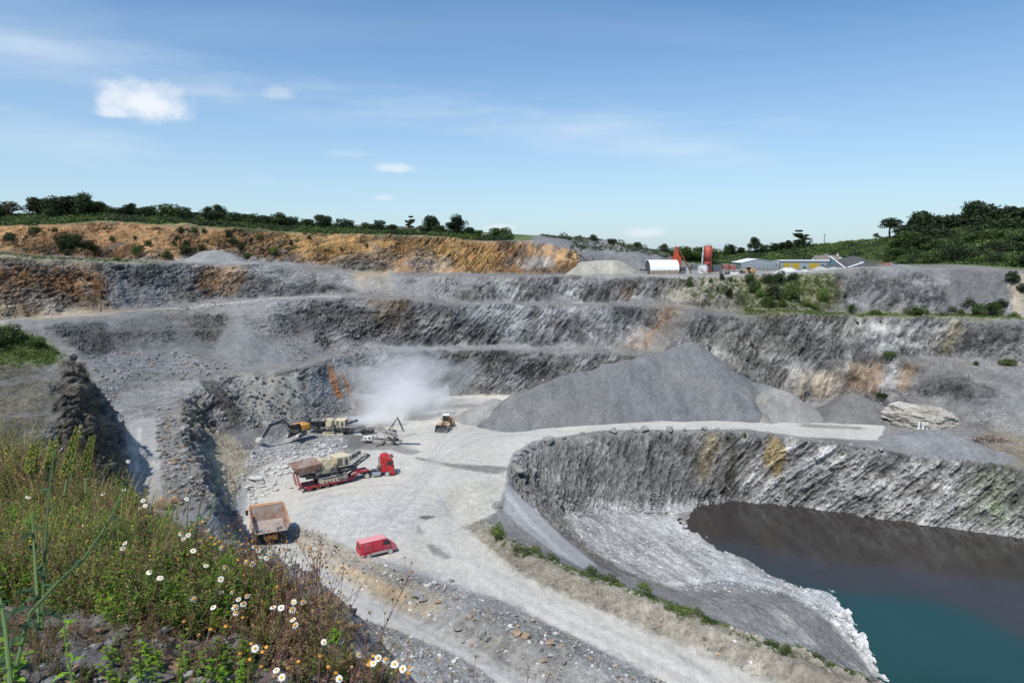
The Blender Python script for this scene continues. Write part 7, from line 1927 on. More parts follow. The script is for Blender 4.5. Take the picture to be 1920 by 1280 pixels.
# weeds along the berm of the haul road
GB = 'tall weeds along the berm above the pit'
for u, v, w, h in [(932, 1000, 24, 26), (935, 1012, 16, 14), (972, 1036, 22, 22), (988, 1040, 16, 18), (1003, 1036, 22, 22), (1012, 1045, 14, 14), (1034, 1050, 22, 18), (1108, 1080, 24, 26), (1130, 1088, 24, 20), (1148, 1093, 20, 24), (1160, 1100, 16, 14), (1208, 1104, 24, 20), (1216, 1120, 24, 14), (1196, 1114, 14, 12),
                   (1258, 1140, 24, 14), (1282, 1148, 30, 22), (1306, 1154, 26, 18), (1330, 1166, 24, 14), (1446, 1212, 24, 18), (1472, 1222, 26, 20), (1500, 1224, 30, 22), (1528, 1238, 28, 20), (1560, 1252, 24, 16), (1590, 1262, 20, 14), (1620, 1276, 18, 12), (945, 1022, 10, 10), (1075, 1068, 12, 10), (1092, 1076, 12, 12)]:
    bush(rgt.choice(['weedy0', 'weedy1', 'weedy0']), u, v, w * 1.25, h * .9, 'weed clump on the tan berm beside the haul road', GB, 'weed clump')
# left spur
for u, v, w, h, k, lab in [(20, 640, 60, 34, 'bush0', 'green bush on top of the rock spur at the left edge'), (65, 650, 46, 22, 'bush1', 'green bush nearer the edge of the rock spur'), (-20, 650, 60, 40, 'bush2', 'bush at the very left edge on the rock spur'), (40, 668, 30, 14, 'lbush0', 'pale green low bush on the sunny side of the rock spur'), (18, 655, 20, 12, 'lbush1', 'small pale bush on the rock spur')]:
    bush(k, u, v, w, h, lab)


def scrub(name, label, zones_, n, size, mats_, seed, clump=1.0, h=1.2, leaves=26, dist=.25):
    """a mass of low scrub: leaf clumps over patches of hillside"""
    rg = np.random.RandomState(seed)
    Q, T = [], 0
    tot = sum(z[1] for z in zones_); CC = []
    for poly, wgt in zones_:
        P = np.array(poly); x0, y0 = P.min(0); x1, y1 = P.max(0); m = int(n * wgt / tot); got = 0; tries = 0
        while got < m and tries < 300:
            tries += 1
            x, y = rg.uniform(x0, x1, 500), rg.uniform(y0, y1, 500)
            k = inside(poly, x, y) & (fbm(x * .09, y * .09, 0 * x, 2, seed) > rg.uniform(-.8, .2, 500))
            for xi, yi in zip(x[k][:m - got], y[k][:m - got]): CC.append((xi, yi, float(hsample(xi, yi)), rg.uniform(.5, 1.3) * clump)); got += 1
    A = np.array(CC); K = len(A)
    idx = np.repeat(np.arange(K), leaves); N_ = len(idx)
    d = rg.normal(size=(N_, 3)); d /= np.linalg.norm(d, axis=1)[:, None]; d[:, 2] = np.abs(d[:, 2])
    P = A[idx, :3] + d * (A[idx, 3] * rg.uniform(.5, 1, N_))[:, None] * np.array([1.2, 1.2, h])
    nrm = d + rg.normal(size=(N_, 3)) * .5; nrm /= np.linalg.norm(nrm, axis=1)[:, None]
    t = np.cross(nrm, rg.normal(size=(N_, 3))); t /= np.linalg.norm(t, axis=1)[:, None]; bt = np.cross(nrm, t)
    s = size * rg.uniform(.6, 1.4, N_)[:, None]
    q = np.stack([P - t * s * .5, P - bt * s * .35, P + t * s * .5, P + bt * s * .35], 1).reshape(-1, 3)
    me = mesh_np(name, q, np.arange(4 * N_).reshape(N_, 4), False)
    for m_ in mats_: me.materials.append(m_)
    if len(mats_) > 1:
        f = (vnoise(A[:, 0] * .12, A[:, 1] * .12, A[:, 0] * 0, seed + 5) + rg.uniform(-.5, .5, K)) > 0
        mi = f[idx].astype(np.int32); me.polygons.foreach_set('material_index', mi)
    o = link(name, me, ())
    return tag(o, label, kind='stuff')


def wpoly(pts_y):
    """plan polygon from (u, y) pairs"""
    out = []
    for u, y in pts_y: out.append((((u - 960) / FPX) * (y * math.cos(PITCH)), y))
    return out


scrub('hillside_scrub', 'green scrub covering the rim above the ochre face', [(wpoly([(-300, 222), (0, 215), (100, 222), (200, 228), (300, 234), (400, 240), (480, 244), (560, 248), (700, 255), (860, 264), (950, 270), (960, 292), (860, 290), (700, 284), (560, 276), (420, 268), (200, 262), (0, 258), (-300, 254)]), 1)], 5600, .6, [LM_mid, LM_dark], 3, 1.5, .9, 28)
scrub('hillside_scrub', 'brownish scrub on the grey spoil hill', [(wpoly([(1030, 292), (1100, 294), (1200, 291), (1280, 288), (1240, 281), (1160, 280), (1100, 276), (1085, 268), (1110, 262), (1060, 262), (1080, 280), (1010, 288)]), 1)], 420, .4, [LM_olive, LM_dark], 4, .9, .8, 24)
scrub('hillside_scrub', 'green bracken and scrub on the hill behind the yard', [(wpoly([(1345, 388), (1480, 388), (1560, 376), (1640, 345), (1690, 305), (1800, 268), (2000, 246), (2100, 330), (1900, 340), (1780, 355), (1700, 395), (1600, 412), (1480, 432), (1330, 436)]), 6), (wpoly([(1250, 300), (1340, 345), (1330, 360), (1240, 345)]), 1)], 6800, .8, [LM_mid, LM_dark], 5, 1.7, .8, 26)
scrub('undergrowth', 'low green growth on the slope below the yard', [(plan([(1375, 520), (1560, 512), (1575, 560), (1540, 585), (1400, 585)], 3), 5), (plan([(1255, 525), (1380, 520), (1390, 560), (1280, 560)], 3), 1.6), (plan([(1560, 584), (1900, 590), (1920, 600), (1600, 593), (1400, 590), (1400, 586)], 3), 2.4)], 1500, .26, [LM_mid, LM_light], 6, .6, .8, 22)
scrub('undergrowth', 'grass and weeds along the berm between the road and the pit', [(plan([(905, 972), (960, 1012), (1020, 1044), (1100, 1074), (1180, 1100), (1250, 1126), (1350, 1168), (1450, 1208), (1640, 1276), (1640, 1290), (1450, 1222), (1350, 1180), (1250, 1140), (1100, 1088), (960, 1024)], 3), 1)], 330, .16, [LM_mid, LM_light], 7, .35, .8, 20)
scrub('undergrowth', 'fresh green grass on top of the rock spur', [(plan([(-200, 612), (0, 612), (60, 632), (110, 662), (90, 690), (0, 690), (-200, 690)], 3), 1)], 1500, .16, [LM_mid, LM_light], 8, .5, .7, 20)
scrub('undergrowth', 'patchy weeds on the upper left bench and ochre toe', [(plan([(0, 474), (100, 482), (300, 489), (300, 493), (100, 489), (0, 484)], 3), 2), (plan([(0, 430), (180, 430), (400, 436), (560, 446), (560, 480), (300, 482), (100, 474), (0, 466)], 3), 2)], 420, .3, [LM_mid, LM_olive], 9, .5, .7, 20)


# ------------------------------------------------------------------ the bank under the camera
RIM = [(-16, 11), (-9, 8.6), (-6.2, 7.2), (-4.5, 5.9), (-3.4, 5.3), (-2.4, 4.65), (-1.6, 4.2), (-1.1, 3.75), (-.85, 3.3), (-.47, 2.75), (-.1, 2.3), (.5, 1.7), (1.6, 1.2), (4, .8), (9, .2)]


def rim_dist(x, y):
    """distance to the rim, positive on the valley side"""
    best = np.full(np.shape(x), 1e9); sgn = np.ones(np.shape(x))
    for (x0, y0), (x1, y1) in zip(RIM[:-1], RIM[1:]):
        dx, dy = x1 - x0, y1 - y0; t = np.clip(((x - x0) * dx + (y - y0) * dy) / (dx * dx + dy * dy), 0, 1)
        d = np.hypot(x - x0 - t * dx, y - y0 - t * dy); s = np.sign(dx * (y - y0) - dy * (x - x0))
        m = d < best - 1e-9; best = np.where(m, d, best); sgn = np.where(m, s, sgn)
    return best * sgn


def bank_h(x, y):
    x = np.asarray(x, float); y = np.asarray(y, float)
    d = rim_dist(x, y)
    n = fbm(x * .8, y * .8, 0 * x, 4, 201)
    inn = 38.06 + .09 * np.minimum(-d, 3.0) + .10 * n
    inn = inn + .10 * smooth(2, 7, -x) * 1.0
    out = 38.06 - 1.35 * d - .10 * np.maximum(d, 0) ** 2 + .10 * n + .5 * fbm(x * .5, y * .5, 0 * x, 3, 202) * smooth(0, 2, d)
    return np.where(d > 0, out, inn)


def bank_hit(u, v):
    d = px_dir(u, v); t = np.arange(1.0, 14, .02)
    x, y, z = d.x * t, d.y * t, CAMZ + d.z * t
    g = bank_h(x, y) - z
    k = np.nonzero(g > 0)[0]
    if not len(k): return None
    tt = t[k[0]]
    return Vector((d.x * tt, d.y * tt, CAMZ + d.z * tt))


def build_bank():
    xs = np.concatenate([np.arange(-22, -7, .16), np.arange(-7, 2.5, .028), np.arange(2.5, 10, .2)]); ys = np.concatenate([np.arange(-7, .8, .2), np.arange(.8, 8, .03), np.arange(8, 15, .16)])
    X, Y = np.meshgrid(xs, ys, indexing='ij'); x, y = X.ravel(), Y.ravel()
    z = bank_h(x, y)
    d1, g1, c1 = worley(x * 5, y * 5, z * 12, 31); d2, g2, c2 = worley(x * 13, y * 13, z * 26, 32); d3, g3, c3 = worley(x * 1.7, y * 1.7, z * 3, 33)
    d4, g4, c4 = worley(x * 26, y * 26, z * 40, 39)
    z2 = z + .045 * (c1 - .4) * smooth(0, .2, g1) + .040 * (c2 - .5) * smooth(0, .2, g2) + .02 * (c4 - .5)  + .02 * fbm(x * 9, y * 9, 0 * x, 3, 35)
    soil = np.array([.075, .062, .050]); shale = np.array([.135, .132, .128]); rust = np.array([.21, .13, .08])
    f = smooth(.35, .6, c1 * .6 + c3 * .4 + .3 * fbm(x * 1.1, y * 1.1, 0 * x, 3, 36))[:, None]
    C = soil * (1 - f) + shale * f
    r = (c2 > .86)[:, None] * .6; C = C * (1 - r) + rust * r
    C *= (.45 + .6 * c2 + .5 * c4)[:, None]
    # paler rock near the rim on the right
    q = (smooth(-2.2, -.8, x) * smooth(-.9, -.1, rim_dist(x, y)))[:, None] * .5
    C = C * (1 - q) + np.array([.27, .27, .275]) * q
    n = X.shape; I = np.arange(x.size).reshape(n)
    F = np.stack([I[:-1, :-1], I[1:, :-1], I[1:, 1:], I[:-1, 1:]], -1).reshape(-1, 4)
    me = mesh_np('foreground_slope', np.stack([x, y, z2], -1), F, False)
    ca = me.color_attributes.new('Col', 'FLOAT_COLOR', 'POINT'); ca.data.foreach_set('color', np.concatenate([C, np.full((len(C), 1), .8)], 1).astype(np.float32).ravel())
    o = link('foreground_slope', me, ground_material('bank_shale', .012, 14, 60))
    tag(o, 'dark shaly bank under the viewpoint, overgrown with weeds', kind='structure')


build_bank()


# ------------------------------------------------------------------ plant building kit (curved stems, folded leaves)
class PM:
    def __init__(self): self.v, self.f, self.m = [], [], []

    def quad(self, a, b, c, d, m):
        k = len(self.v); self.v += [a, b, c, d]; self.f.append((k, k + 1, k + 2, k + 3)); self.m.append(m)

    def tube(self, path, r0, r1, m, n=4):
        rings = []
        for i, p in enumerate(path):
            a, b = path[max(0, i - 1)], path[min(len(path) - 1, i + 1)]; d = (b - a).normalized(); u = d.orthogonal().normalized(); w = d.cross(u)
            r = r0 + (r1 - r0) * i / (len(path) - 1); k = len(self.v)
            self.v += [p + (u * math.cos(t) + w * math.sin(t)) * r for t in [2 * math.pi * j / n for j in range(n)]]; rings.append(k)
        for a, b in zip(rings[:-1], rings[1:]):
            for j in range(n): self.f.append((a + j, a + (j + 1) % n, b + (j + 1) % n, b + j)); self.m.append(m)

    def leaf(self, base, d, L_, w, m, bend=.3, fold=.25, seg=3, shape='l'):
        d = d.normalized(); side = d.cross(Vector((0, 0, 1)));
        side = side.normalized() if side.length > .01 else Vector((1, 0, 0)); up = side.cross(d)
        prof = {'l': (.25, 1.0, .7, 0.05), 'g': (1.0, .9, .6, .04), 'o': (.3, 1.0, .95, .1)}[shape]
        prev = None
        for i in range(seg + 1):
            t = i / seg; c = base + d * (L_ * t) + Vector((0, 0, -bend * L_ * t * t)); ww = w * .5 * prof[min(3, int(round(t * 3)))]
            a, b = c + side * ww + up * ww * fold, c - side * ww + up * ww * fold
            k = len(self.v); self.v += [a, c, b]
            if prev is not None:
                self.f.append((prev, prev + 1, k + 1, k)); self.m.append(m); self.f.append((prev + 1, prev + 2, k + 2, k + 1)); self.m.append(m)
            prev = k

    def ball(self, c, r, m, sq=1.0, n=6):
        for i in range(3):
            for j in range(n):
                P = []
                for a, b in ((i, j), (i, j + 1), (i + 1, j + 1), (i + 1, j)):
                    th = math.pi * a / 3; ph = 2 * math.pi * b / n; P.append(c + Vector((math.sin(th) * math.cos(ph) * r, math.sin(th) * math.sin(ph) * r, math.cos(th) * r * sq)))
                self.quad(*P, m)

    def arrays(self): return np.array([p[:] for p in self.v], np.float32), np.array(self.f, np.int32), np.array(self.m, np.int32)

    def mesh(self, name, mats_):
        V, F, M_ = self.arrays(); me = mesh_np(name, V, F, False)
        for q in mats_: me.materials.append(q)
        me.polygons.foreach_set('material_index', M_); return me


PMATS = [leaf_mat('weed_green', (.092, .148, .028), .42, .3), leaf_mat('bright_leaf', (.165, .30, .028), .22, .4), leaf_mat('yellowish_leaf', (.235, .225, .045), .35, .3), leaf_mat('dry_leaf', (.30, .22, .11), .35, .2),
         leaf_mat('red_brown_stem', (.19, .085, .075), .3, 0), leaf_mat('green_stem', (.07, .115, .035), .2, 0), leaf_mat('petal', (.85, .85, .80), .05, .3), leaf_mat('flower_centre', (.62, .33, .02), .15, 0), leaf_mat('spent_head', (.42, .20, .035), .3, 0),
         leaf_mat('blue_green_leaf', (.05, .10, .045), .2, .25), leaf_mat('dark_stem', (.045, .035, .028), .3, 0), leaf_mat('yellow_flower', (.75, .50, .02), .1, .2)]
GR, BR, YL, DR, RS, GS, PE, CE, SP, BG, DS, YF = range(12)
rp = random.Random(77)


def rv(s=1.0): return Vector((rp.uniform(-1, 1), rp.uniform(-1, 1), rp.uniform(-1, 1))) * s


def curve_path(base, h, lean, n=5, wob=.04):
    P = [base]; d = Vector((lean.x, lean.y, 1)).normalized()
    for i in range(n):
        d = (d + Vector((lean.x * .25, lean.y * .25, 0)) + rv(wob) * 1.0).normalized(); P.append(P[-1] + d * h / n)
    return P


def along(P, t):
    f = t * (len(P) - 1); i = min(len(P) - 2, int(f)); return P[i].lerp(P[i + 1], f - i)


def weed(h, stems, leaves, lm, sm, ll=.045, lw=.014, spread=.35, flower=None):
    pm = PM()
    for s in range(stems):
        ln = Vector((rp.gauss(0, spread), rp.gauss(0, spread), 0)); P = curve_path(Vector((rp.uniform(-.05, .05), rp.uniform(-.05, .05), -.03)), h * rp.uniform(.55, 1.1), ln * .6)
        pm.tube(P, .0026, .0011, sm, 3)
        for k in range(leaves):
            t = rp.uniform(.08, 1.0); a = rp.uniform(0, 6.28); pm.leaf(along(P, t), Vector((math.cos(a), math.sin(a), rp.uniform(.1, .9))), ll * rp.uniform(.6, 1.3) * (1.15 - .5 * t), lw * rp.uniform(.7, 1.3), lm if rp.random() < .85 else DR, rp.uniform(0, .5), seg=2)
        if flower is not None and rp.random() < .10: pm.ball(P[-1], .0065, flower, .7, 5)
    return pm


def tuft(n, h, m):
    pm = PM()
    for k in range(n):
        a = rp.uniform(0, 6.28); pm.leaf(Vector((rp.uniform(-.05, .05), rp.uniform(-.05, .05), -.01)), Vector((math.cos(a) * .45, math.sin(a) * .45, 1)), h * rp.uniform(.5, 1.2), .005, m if rp.random() < .75 else DR, rp.uniform(.1, .5), .3, 3, 'g')
    return pm


def feather(h, m=YL):
    pm = PM()
    for s in range(5):
        P = curve_path(Vector((rp.uniform(-.03, .03), rp.uniform(-.03, .03), -.02)), h * rp.uniform(.6, 1.1), Vector((rp.gauss(0, .2), rp.gauss(0, .2), 0)))
        pm.tube(P, .0022, .001, GS if rp.random() < .5 else RS, 3)
        for k in range(34):
            t = rp.uniform(.15, 1); a = rp.uniform(0, 6.28); b = along(P, t)
            d = Vector((math.cos(a), math.sin(a), rp.uniform(.5, 1.4))); pm.leaf(b, d, .05 * rp.uniform(.5, 1.2), .0035, m if rp.random() < .8 else GR, .1, .1, 1, 'g')
    return pm


def dry_stem(h, twigs=9, heads=True):
    pm = PM(); P = curve_path(Vector((0, 0, -.03)), h, Vector((rp.gauss(0, .18), rp.gauss(0, .18), 0)), 6, .06); pm.tube(P, .0032, .0014, RS, 4)
    for k in range(twigs):
        t = rp.uniform(.3, .95); b = along(P, t); a = rp.uniform(0, 6.28); L_ = h * rp.uniform(.10, .28)
        Q = [b, b + Vector((math.cos(a) * .5, math.sin(a) * .5, 1)).normalized() * L_ * .5 + rv(.008), b + Vector((math.cos(a) * .45, math.sin(a) * .45, 1.2)).normalized() * L_]
        pm.tube(Q, .0016, .0008, RS, 3)
        if heads: pm.ball(Q[-1], rp.uniform(.004, .008), rp.choice([DR, RS, SP, DS]), 1.2, 5)
        for j in range(3): pm.leaf(along(Q, rp.random()), Vector((rp.uniform(-1, 1), rp.uniform(-1, 1), .5)), .018, .004, rp.choice([DR, GR, RS]), .3, seg=1)
    pm.ball(P[-1], .008, SP, 1, 5)
    return pm


def broad_leafy(h, pairs=5, m=BR):
    pm = PM(); P = curve_path(Vector((0, 0, -.02)), h, Vector((rp.gauss(0, .2), rp.gauss(0, .2), 0))); pm.tube(P, .0028, .0015, GS, 4)
    for k in range(pairs):
        t = .25 + .75 * k / (pairs - 1); b = along(P, t); a0 = k * 1.57 + rp.uniform(-.3, .3)
        for s in (0, math.pi): pm.leaf(b, Vector((math.cos(a0 + s), math.sin(a0 + s), .45)), .062 * (1.15 - .55 * t) * rp.uniform(.8, 1.2), .026 * rp.uniform(.8, 1.1), m, .35, .3, 3, 'o')
    return pm


PROTO = {
    'weed': [weed(.42, 7, 24, GR, GS) for _ in range(5)], 'fine': [weed(.55, 9, 34, GR, RS, .026, .008, .3, YF) for _ in range(3)] + [weed(.55, 9, 34, YL, GS, .024, .008, .3, YF) for _ in range(2)], 'yellow': [weed(.48, 8, 26, YL, GS, .035, .010, .3) for _ in range(3)],
    'brown': [weed(.40, 8, 20, DR, RS, .026, .008, .4) for _ in range(3)], 'tuft': [tuft(34, .26, GR) for _ in range(3)] + [tuft(30, .30, YL)], 'feather': [feather(.34) for _ in range(4)], 'grass': [tuft(26, .62, YL) for _ in range(2)] + [tuft(24, .55, GR)], 'lush': [weed(.40, 8, 30, BR, GS, .055, .012, .35) for _ in range(3)], 'low': [weed(.12, 6, 12, GR, RS, .03, .012, .8) for _ in range(3)]}


def mass(name, label, specs, seed):
    """merge many plants over regions of the bank into one mass"""
    rg = random.Random(seed); VV, FF, MM, off = [], [], [], 0
    for poly, kinds, n, smin, smax in specs:
        P = np.array(poly); x0, y0 = P.min(0); x1, y1 = P.max(0); got = 0; tries = 0
        while got < n and tries < n * 60:
            tries += 1
            u, v = rg.uniform(x0, x1), rg.uniform(y0, y1)
            if not inside(poly, np.array([u]), np.array([v]))[0]: continue
            p = bank_hit(u, v)
            if p is None or rim_dist(p.x, p.y) > .5: continue
            arr = PARR[rg.choice(kinds)]; V, F, M_ = arr[rg.randrange(len(arr))]; s = rg.uniform(smin, smax); a = rg.uniform(0, 6.28); c, s_ = math.cos(a) * s, math.sin(a) * s
            Q = np.stack([V[:, 0] * c - V[:, 1] * s_, V[:, 0] * s_ + V[:, 1] * c, V[:, 2] * s], -1) + np.array(p[:])
            VV.append(Q); FF.append(F + off); MM.append(M_); off += len(Q); got += 1
    me = mesh_np(name, np.concatenate(VV), np.concatenate(FF), False)
    for q in PMATS: me.materials.append(q)
    me.polygons.foreach_set('material_index', np.concatenate(MM))
    return tag(link(name, me), label, kind='stuff')


PARR = {k: [q.arrays() for q in v] for k, v in PROTO.items()}
# regions are (u, v) of the plants' feet on the bank
mass('wild_herbs', 'dense tangle of green and yellow weeds covering the left of the bank', [
    ([(-120, 890), (0, 885), (200, 940), (330, 1010), (330, 1150), (200, 1160), (0, 1150), (-120, 1160)], ['weed', 'fine', 'lush', 'fine', 'yellow', 'grass', 'brown', 'brown'], 740, .45, .9),
    ([(-120, 880), (0, 878), (130, 905), (130, 960), (0, 950), (-120, 950)], ['fine', 'yellow', 'grass', 'brown'], 190, .6, 1.15),
    ([(150, 1000), (330, 1040), (340, 1160), (220, 1180), (140, 1120)], ['weed', 'lush', 'lush', 'tuft'], 150, .5, .8)], 1)
mass('wild_herbs', 'reddish brown stems and feathery yellow green plants in the middle of the bank', [
    ([(280, 1020), (420, 1070), (520, 1105), (500, 1180), (400, 1200), (260, 1180)], ['feather', 'brown', 'weed', 'feather', 'lush', 'feather'], 290, .5, .95),
    ([(480, 1105), (620, 1150), (640, 1280), (480, 1280), (420, 1200)], ['low', 'brown', 'feather', 'low'], 130, .5, .95),
    ([(640, 1220), (760, 1280), (620, 1290)], ['brown', 'low', 'feather'], 26, .4, .8)], 2)
mass('wild_herbs', 'sparse seedlings on the bare shale at the bottom left', [([(-50, 1160), (330, 1190), (480, 1280), (-50, 1290)], ['low', 'low', 'tuft', 'brown'], 90, .3, .7)], 3)


def put(me, name, u, v, label, cat, group=None, s=1.0, rz=None, tilt=(0, 0)):
    p = bank_hit(u, v)
    if p is None: return None
    o = bpy.data.objects.new(name, me); COL.objects.link(o); o.location = p; o.scale = (s, s, s); o.rotation_euler = (tilt[0], tilt[1], rp.uniform(0, 6.28) if rz is None else rz)
    return tag(o, label, cat, group)


DRYM = [dry_stem(.52, 10).mesh('dry_weed', PMATS) for _ in range(5)]
BRM = [broad_leafy(.20, 5).mesh('leafy_plant', PMATS) for _ in range(5)]
for u in range(52):
    uu, vv = rp.uniform(270, 600), 0
    vv = 1045 + (uu - 270) * .22 + rp.uniform(0, 110)
    put(DRYM[u % 5], 'dry_weed', uu, vv, 'dry reddish brown stem with small seed heads on the bank', 'dry weed', 'dry brown weed stems', rp.uniform(.45, .9), tilt=(rp.uniform(-.35, .2), rp.uniform(-.1, .5)))
for i, (u, v, s) in enumerate([(610, 1140, .8), (624, 1150, .9), (650, 1215, .75), (690, 1262, 1.0), (705, 1262, .8), (560, 1180, .8)]):
    put(DRYM[i % 5], 'dry_weed', u, v, 'thin dry stem standing alone against the pale road', 'dry weed', 'single dry stems against the road', s)
for i in range(58):
    t = rp.random(); uu = rp.uniform(190, 480); vv = rp.uniform(1222, 1300)
    put(BRM[i % 5], 'leafy_plant', uu, vv, 'bright green broad leaved seedling at the bottom of the bank', 'leafy plant', 'bright green seedlings at the bottom', rp.uniform(.3, .75))
for i, (u, v) in enumerate([(10, 1290), (25, 1270), (-10, 1280), (40, 1300)]):
    put(BRM[i % 5], 'leafy_plant', u, v, 'bright green leafy plant in the bottom left corner', 'leafy plant', 'leafy plants in the bottom left corner', .9)
for i in range(16): put(BRM[i % 5], 'leafy_plant', rp.uniform(200, 330), rp.uniform(1070, 1165), 'green leafy plant at the foot of the weed tangle', 'leafy plant', 'leafy plants at the foot of the tangle', rp.uniform(.4, .8))


def flower(u, v, kind, i, hgt=None):
    """a daisy whose head is seen at pixel (u, v)"""
    ratio = (v - 640) / FPX * math.cos(PITCH) + math.sin(PITCH); D = 1.62 / ratio * rp.uniform(.90, 1.03)
    d = px_dir(u, v); head = Vector((d.x * D, d.y * D, CAMZ + d.z * D))
    off = Vector((rp.uniform(-.20, -.02), rp.uniform(-.10, .06), 0)); b = head + off; b.z = float(bank_h(b.x, b.y)) - .02
    if head.z - b.z < .1: b.z = head.z - .12
    nm = {'w': 'daisy', 'h': 'daisy', 's': 'spent_daisy', 'b': 'seed_head'}[kind]
    lab = {'w': 'white petalled daisy with a yellow centre on a thin stem', 'h': 'fading daisy with a big orange centre and few petals left', 's': 'spent daisy with only its orange brown button left', 'b': 'dry brown seed head on a tall bare stem'}[kind]
    root = empty(nm, b, 0, lab, 'daisy' if kind in 'wh' else 'seed head', {'w': 'white daisies', 'h': 'fading daisies', 's': 'spent daisy heads', 'b': 'brown seed heads'}[kind])
    rel = head - b; pm = PM(); mid = rel * .5 + Vector((-off.x * .15, 0, rel.z * .06)); P = [Vector((0, 0, 0)), rel * .25 + (mid - rel * .5) * .7, mid, rel * .75 + (mid - rel * .5) * .7, rel]
    pm.tube(P, .0021, .0013, GS if kind == 'w' and rp.random() < .4 else RS, 4)
    for k in range(5): pm.leaf(along(P, rp.uniform(.05, .7)), Vector((rp.uniform(-1, 1), rp.uniform(-1, 1), .8)), .035, .006, GR, .3, seg=2)
    link('stem', pm.mesh('stem', PMATS), (), root)
    to_cam = (Vector((0, 0, CAMZ)) - head).normalized(); n = (Vector((0, 0, 1)) * .8 + to_cam * .6 + rv(.5)).normalized()
    q = Vector((0, 0, 1)).rotation_difference(n)
    r = rp.uniform(.0082, .0122) if kind in 'wh' else .0
    pm = PM(); cr = {'w': .0062, 'h': .0085, 's': .0088, 'b': .0068}[kind]
    pm.ball(Vector((0, 0, .002)), cr, CE if kind == 'w' else SP if kind != 'b' else DR, .6, 8)
    c = link('flower_centre', pm.mesh('flower_centre', PMATS), (), root); c.location = rel; c.rotation_mode = 'QUATERNION'; c.rotation_quaternion = q
    if kind in 'wh':
        pm = PM(); m = 17 if kind == 'w' else 9
        for k in range(m):
            a = 6.283 * k / m + rp.uniform(-.08, .08)
            pm.leaf(Vector((math.cos(a) * cr * .8, math.sin(a) * cr * .8, 0)), Vector((math.cos(a), math.sin(a), .1 if kind == 'w' else -.5)), r * rp.uniform(.85, 1.1), .0055, PE, .15, .1, 2, 'o')
        c = link('petals', pm.mesh('petals', PMATS), (), root); c.location = rel; c.rotation_mode = 'QUATERNION'; c.rotation_quaternion = q


for i, (u, v) in enumerate([(280, 1072), (421, 1063), (457, 1033), (375, 1014), (489, 1042), (499, 1046), (414, 1085), (414, 1109), (400, 1138), (435, 1109), (447, 1123), (512, 1138), (527, 1139), (551, 1128), (549, 1161), (478, 1215), (528, 1269), (518, 1256), (607, 1203), (636, 1272),
                            (673, 1227), (700, 1243), (709, 1233), (755, 1253), (740, 1245), (353, 1003), (350, 935), (268, 938), (263, 952), (73, 853), (52, 932), (234, 1018), (230, 1028), (193, 926), (232, 918), (330, 1036), (344, 1010), (452, 1020), (300, 1083), (362, 1032), (240, 865), (386, 1060), (505, 1036), (272, 948)]):
    flower(u, v, 'w', i)
for i, (u, v) in enumerate([(463, 1116), (456, 1131), (441, 1137), (442, 1148), (568, 1127), (548, 1142), (553, 1171), (484, 1030), (417, 1026), (388, 992), (462, 1052), (473, 1056), (768, 1252), (744, 1240), (724, 1236), (364, 1122), (478, 1024), (340, 1000)]):
    flower(u, v, 'h', i)
for i, (u, v) in enumerate([(415, 1158), (455, 1158), (423, 1174), (395, 1180), (471, 1207), (492, 1222), (500, 1213), (468, 1237), (540, 1252), (490, 1250), (396, 1008), (412, 1016), (447, 1050), (404, 1020), (691, 1246), (695, 1240), (766, 1262), (745, 1258), (700, 1230), (630, 1262), (615, 1250), (560, 1240), (450, 1225), (600, 1230),
                            (380, 978), (430, 1000), (378, 925), (372, 1190), (345, 1165), (520, 1100), (500, 1060)]):
    flower(u, v, 's', i)
for i, (u, v) in enumerate([(707, 1187), (822, 1239), (848, 1262), (892, 1230), (688, 1162), (688, 1185), (718, 1222), (766, 1200), (640, 1108), (556, 1040), (568, 1050), (765, 1270), (735, 1262), (660, 1250), (1030, 1262), (990, 1268)]):
    flower(u, v, 'b', i)


def path_px(pts):
    """a stem through pixels at chosen distances"""
    out = []
    for u, v, D in pts:
        d = px_dir(u, v); out.append(Vector((d.x * D, d.y * D, CAMZ + d.z * D)))
    return out


def sow_thistle(pts, label, r=.012, leaves=6, buds=5, group=None, lm=BG):
    P = path_px(pts); base = P[0].copy(); P = [p - base for p in P]
    Q = []
    for i in range(len(P) - 1):
        for k in range(4): Q.append(P[i].lerp(P[i + 1], k / 4))
    Q.append(P[-1])
    root = empty('sow_thistle', base, 0, label, 'thistle', group)
    r = r * .62; pm = PM(); pm.tube(Q, r, r * .35, GS, 8); link('stem', pm.mesh('stem', PMATS), (), root)
    L_ = sum((a - b).length for a, b in zip(P[:-1], P[1:]))
    pm = PM()
    for k in range(leaves):
        t = .12 + .8 * k / leaves; b = along(Q, t); a = rp.uniform(0, 6.28); s = r * 5.5 * rp.uniform(.7, 1.4) * (1.3 - .6 * t)
        d = Vector((math.cos(a), math.sin(a), rp.uniform(.2, .8)))
        pm.leaf(b, d, s * 1.9, s * .6, lm, .5, .3, 3, 'l')
        for j in (-1, 1): pm.leaf(b + d.normalized() * s * .4, (d + Vector((-d.y, d.x, 0)) * j * .9), s * .8, s * .3, lm, .4, .3, 2, 'l'); pm.leaf(b, (Vector((-d.y, d.x, .1)) * j - d * .3), s * .6, s * .4, lm, .2, .3, 2, 'l')
    link('leaves', pm.mesh('leaves', PMATS), (), root)
    pm = PM(); tip = Q[-1]
    for k in range(buds):
        e = tip + Vector((rp.uniform(-1, 1), rp.uniform(-1, 1), rp.uniform(-.2, 1.2))) * r * 4.5
        pm.tube([along(Q, .93), e], r * .22, r * .15, GS, 4); pm.ball(e, r * .85, GR if k % 3 else DS, 1.3, 7)
        if k % 3 == 0: pm.ball(e + Vector((0, 0, r * 1.0)), r * .5, PE if k else YF, .8, 6)
    if pm.v: link('buds', pm.mesh('buds', PMATS), (), root)


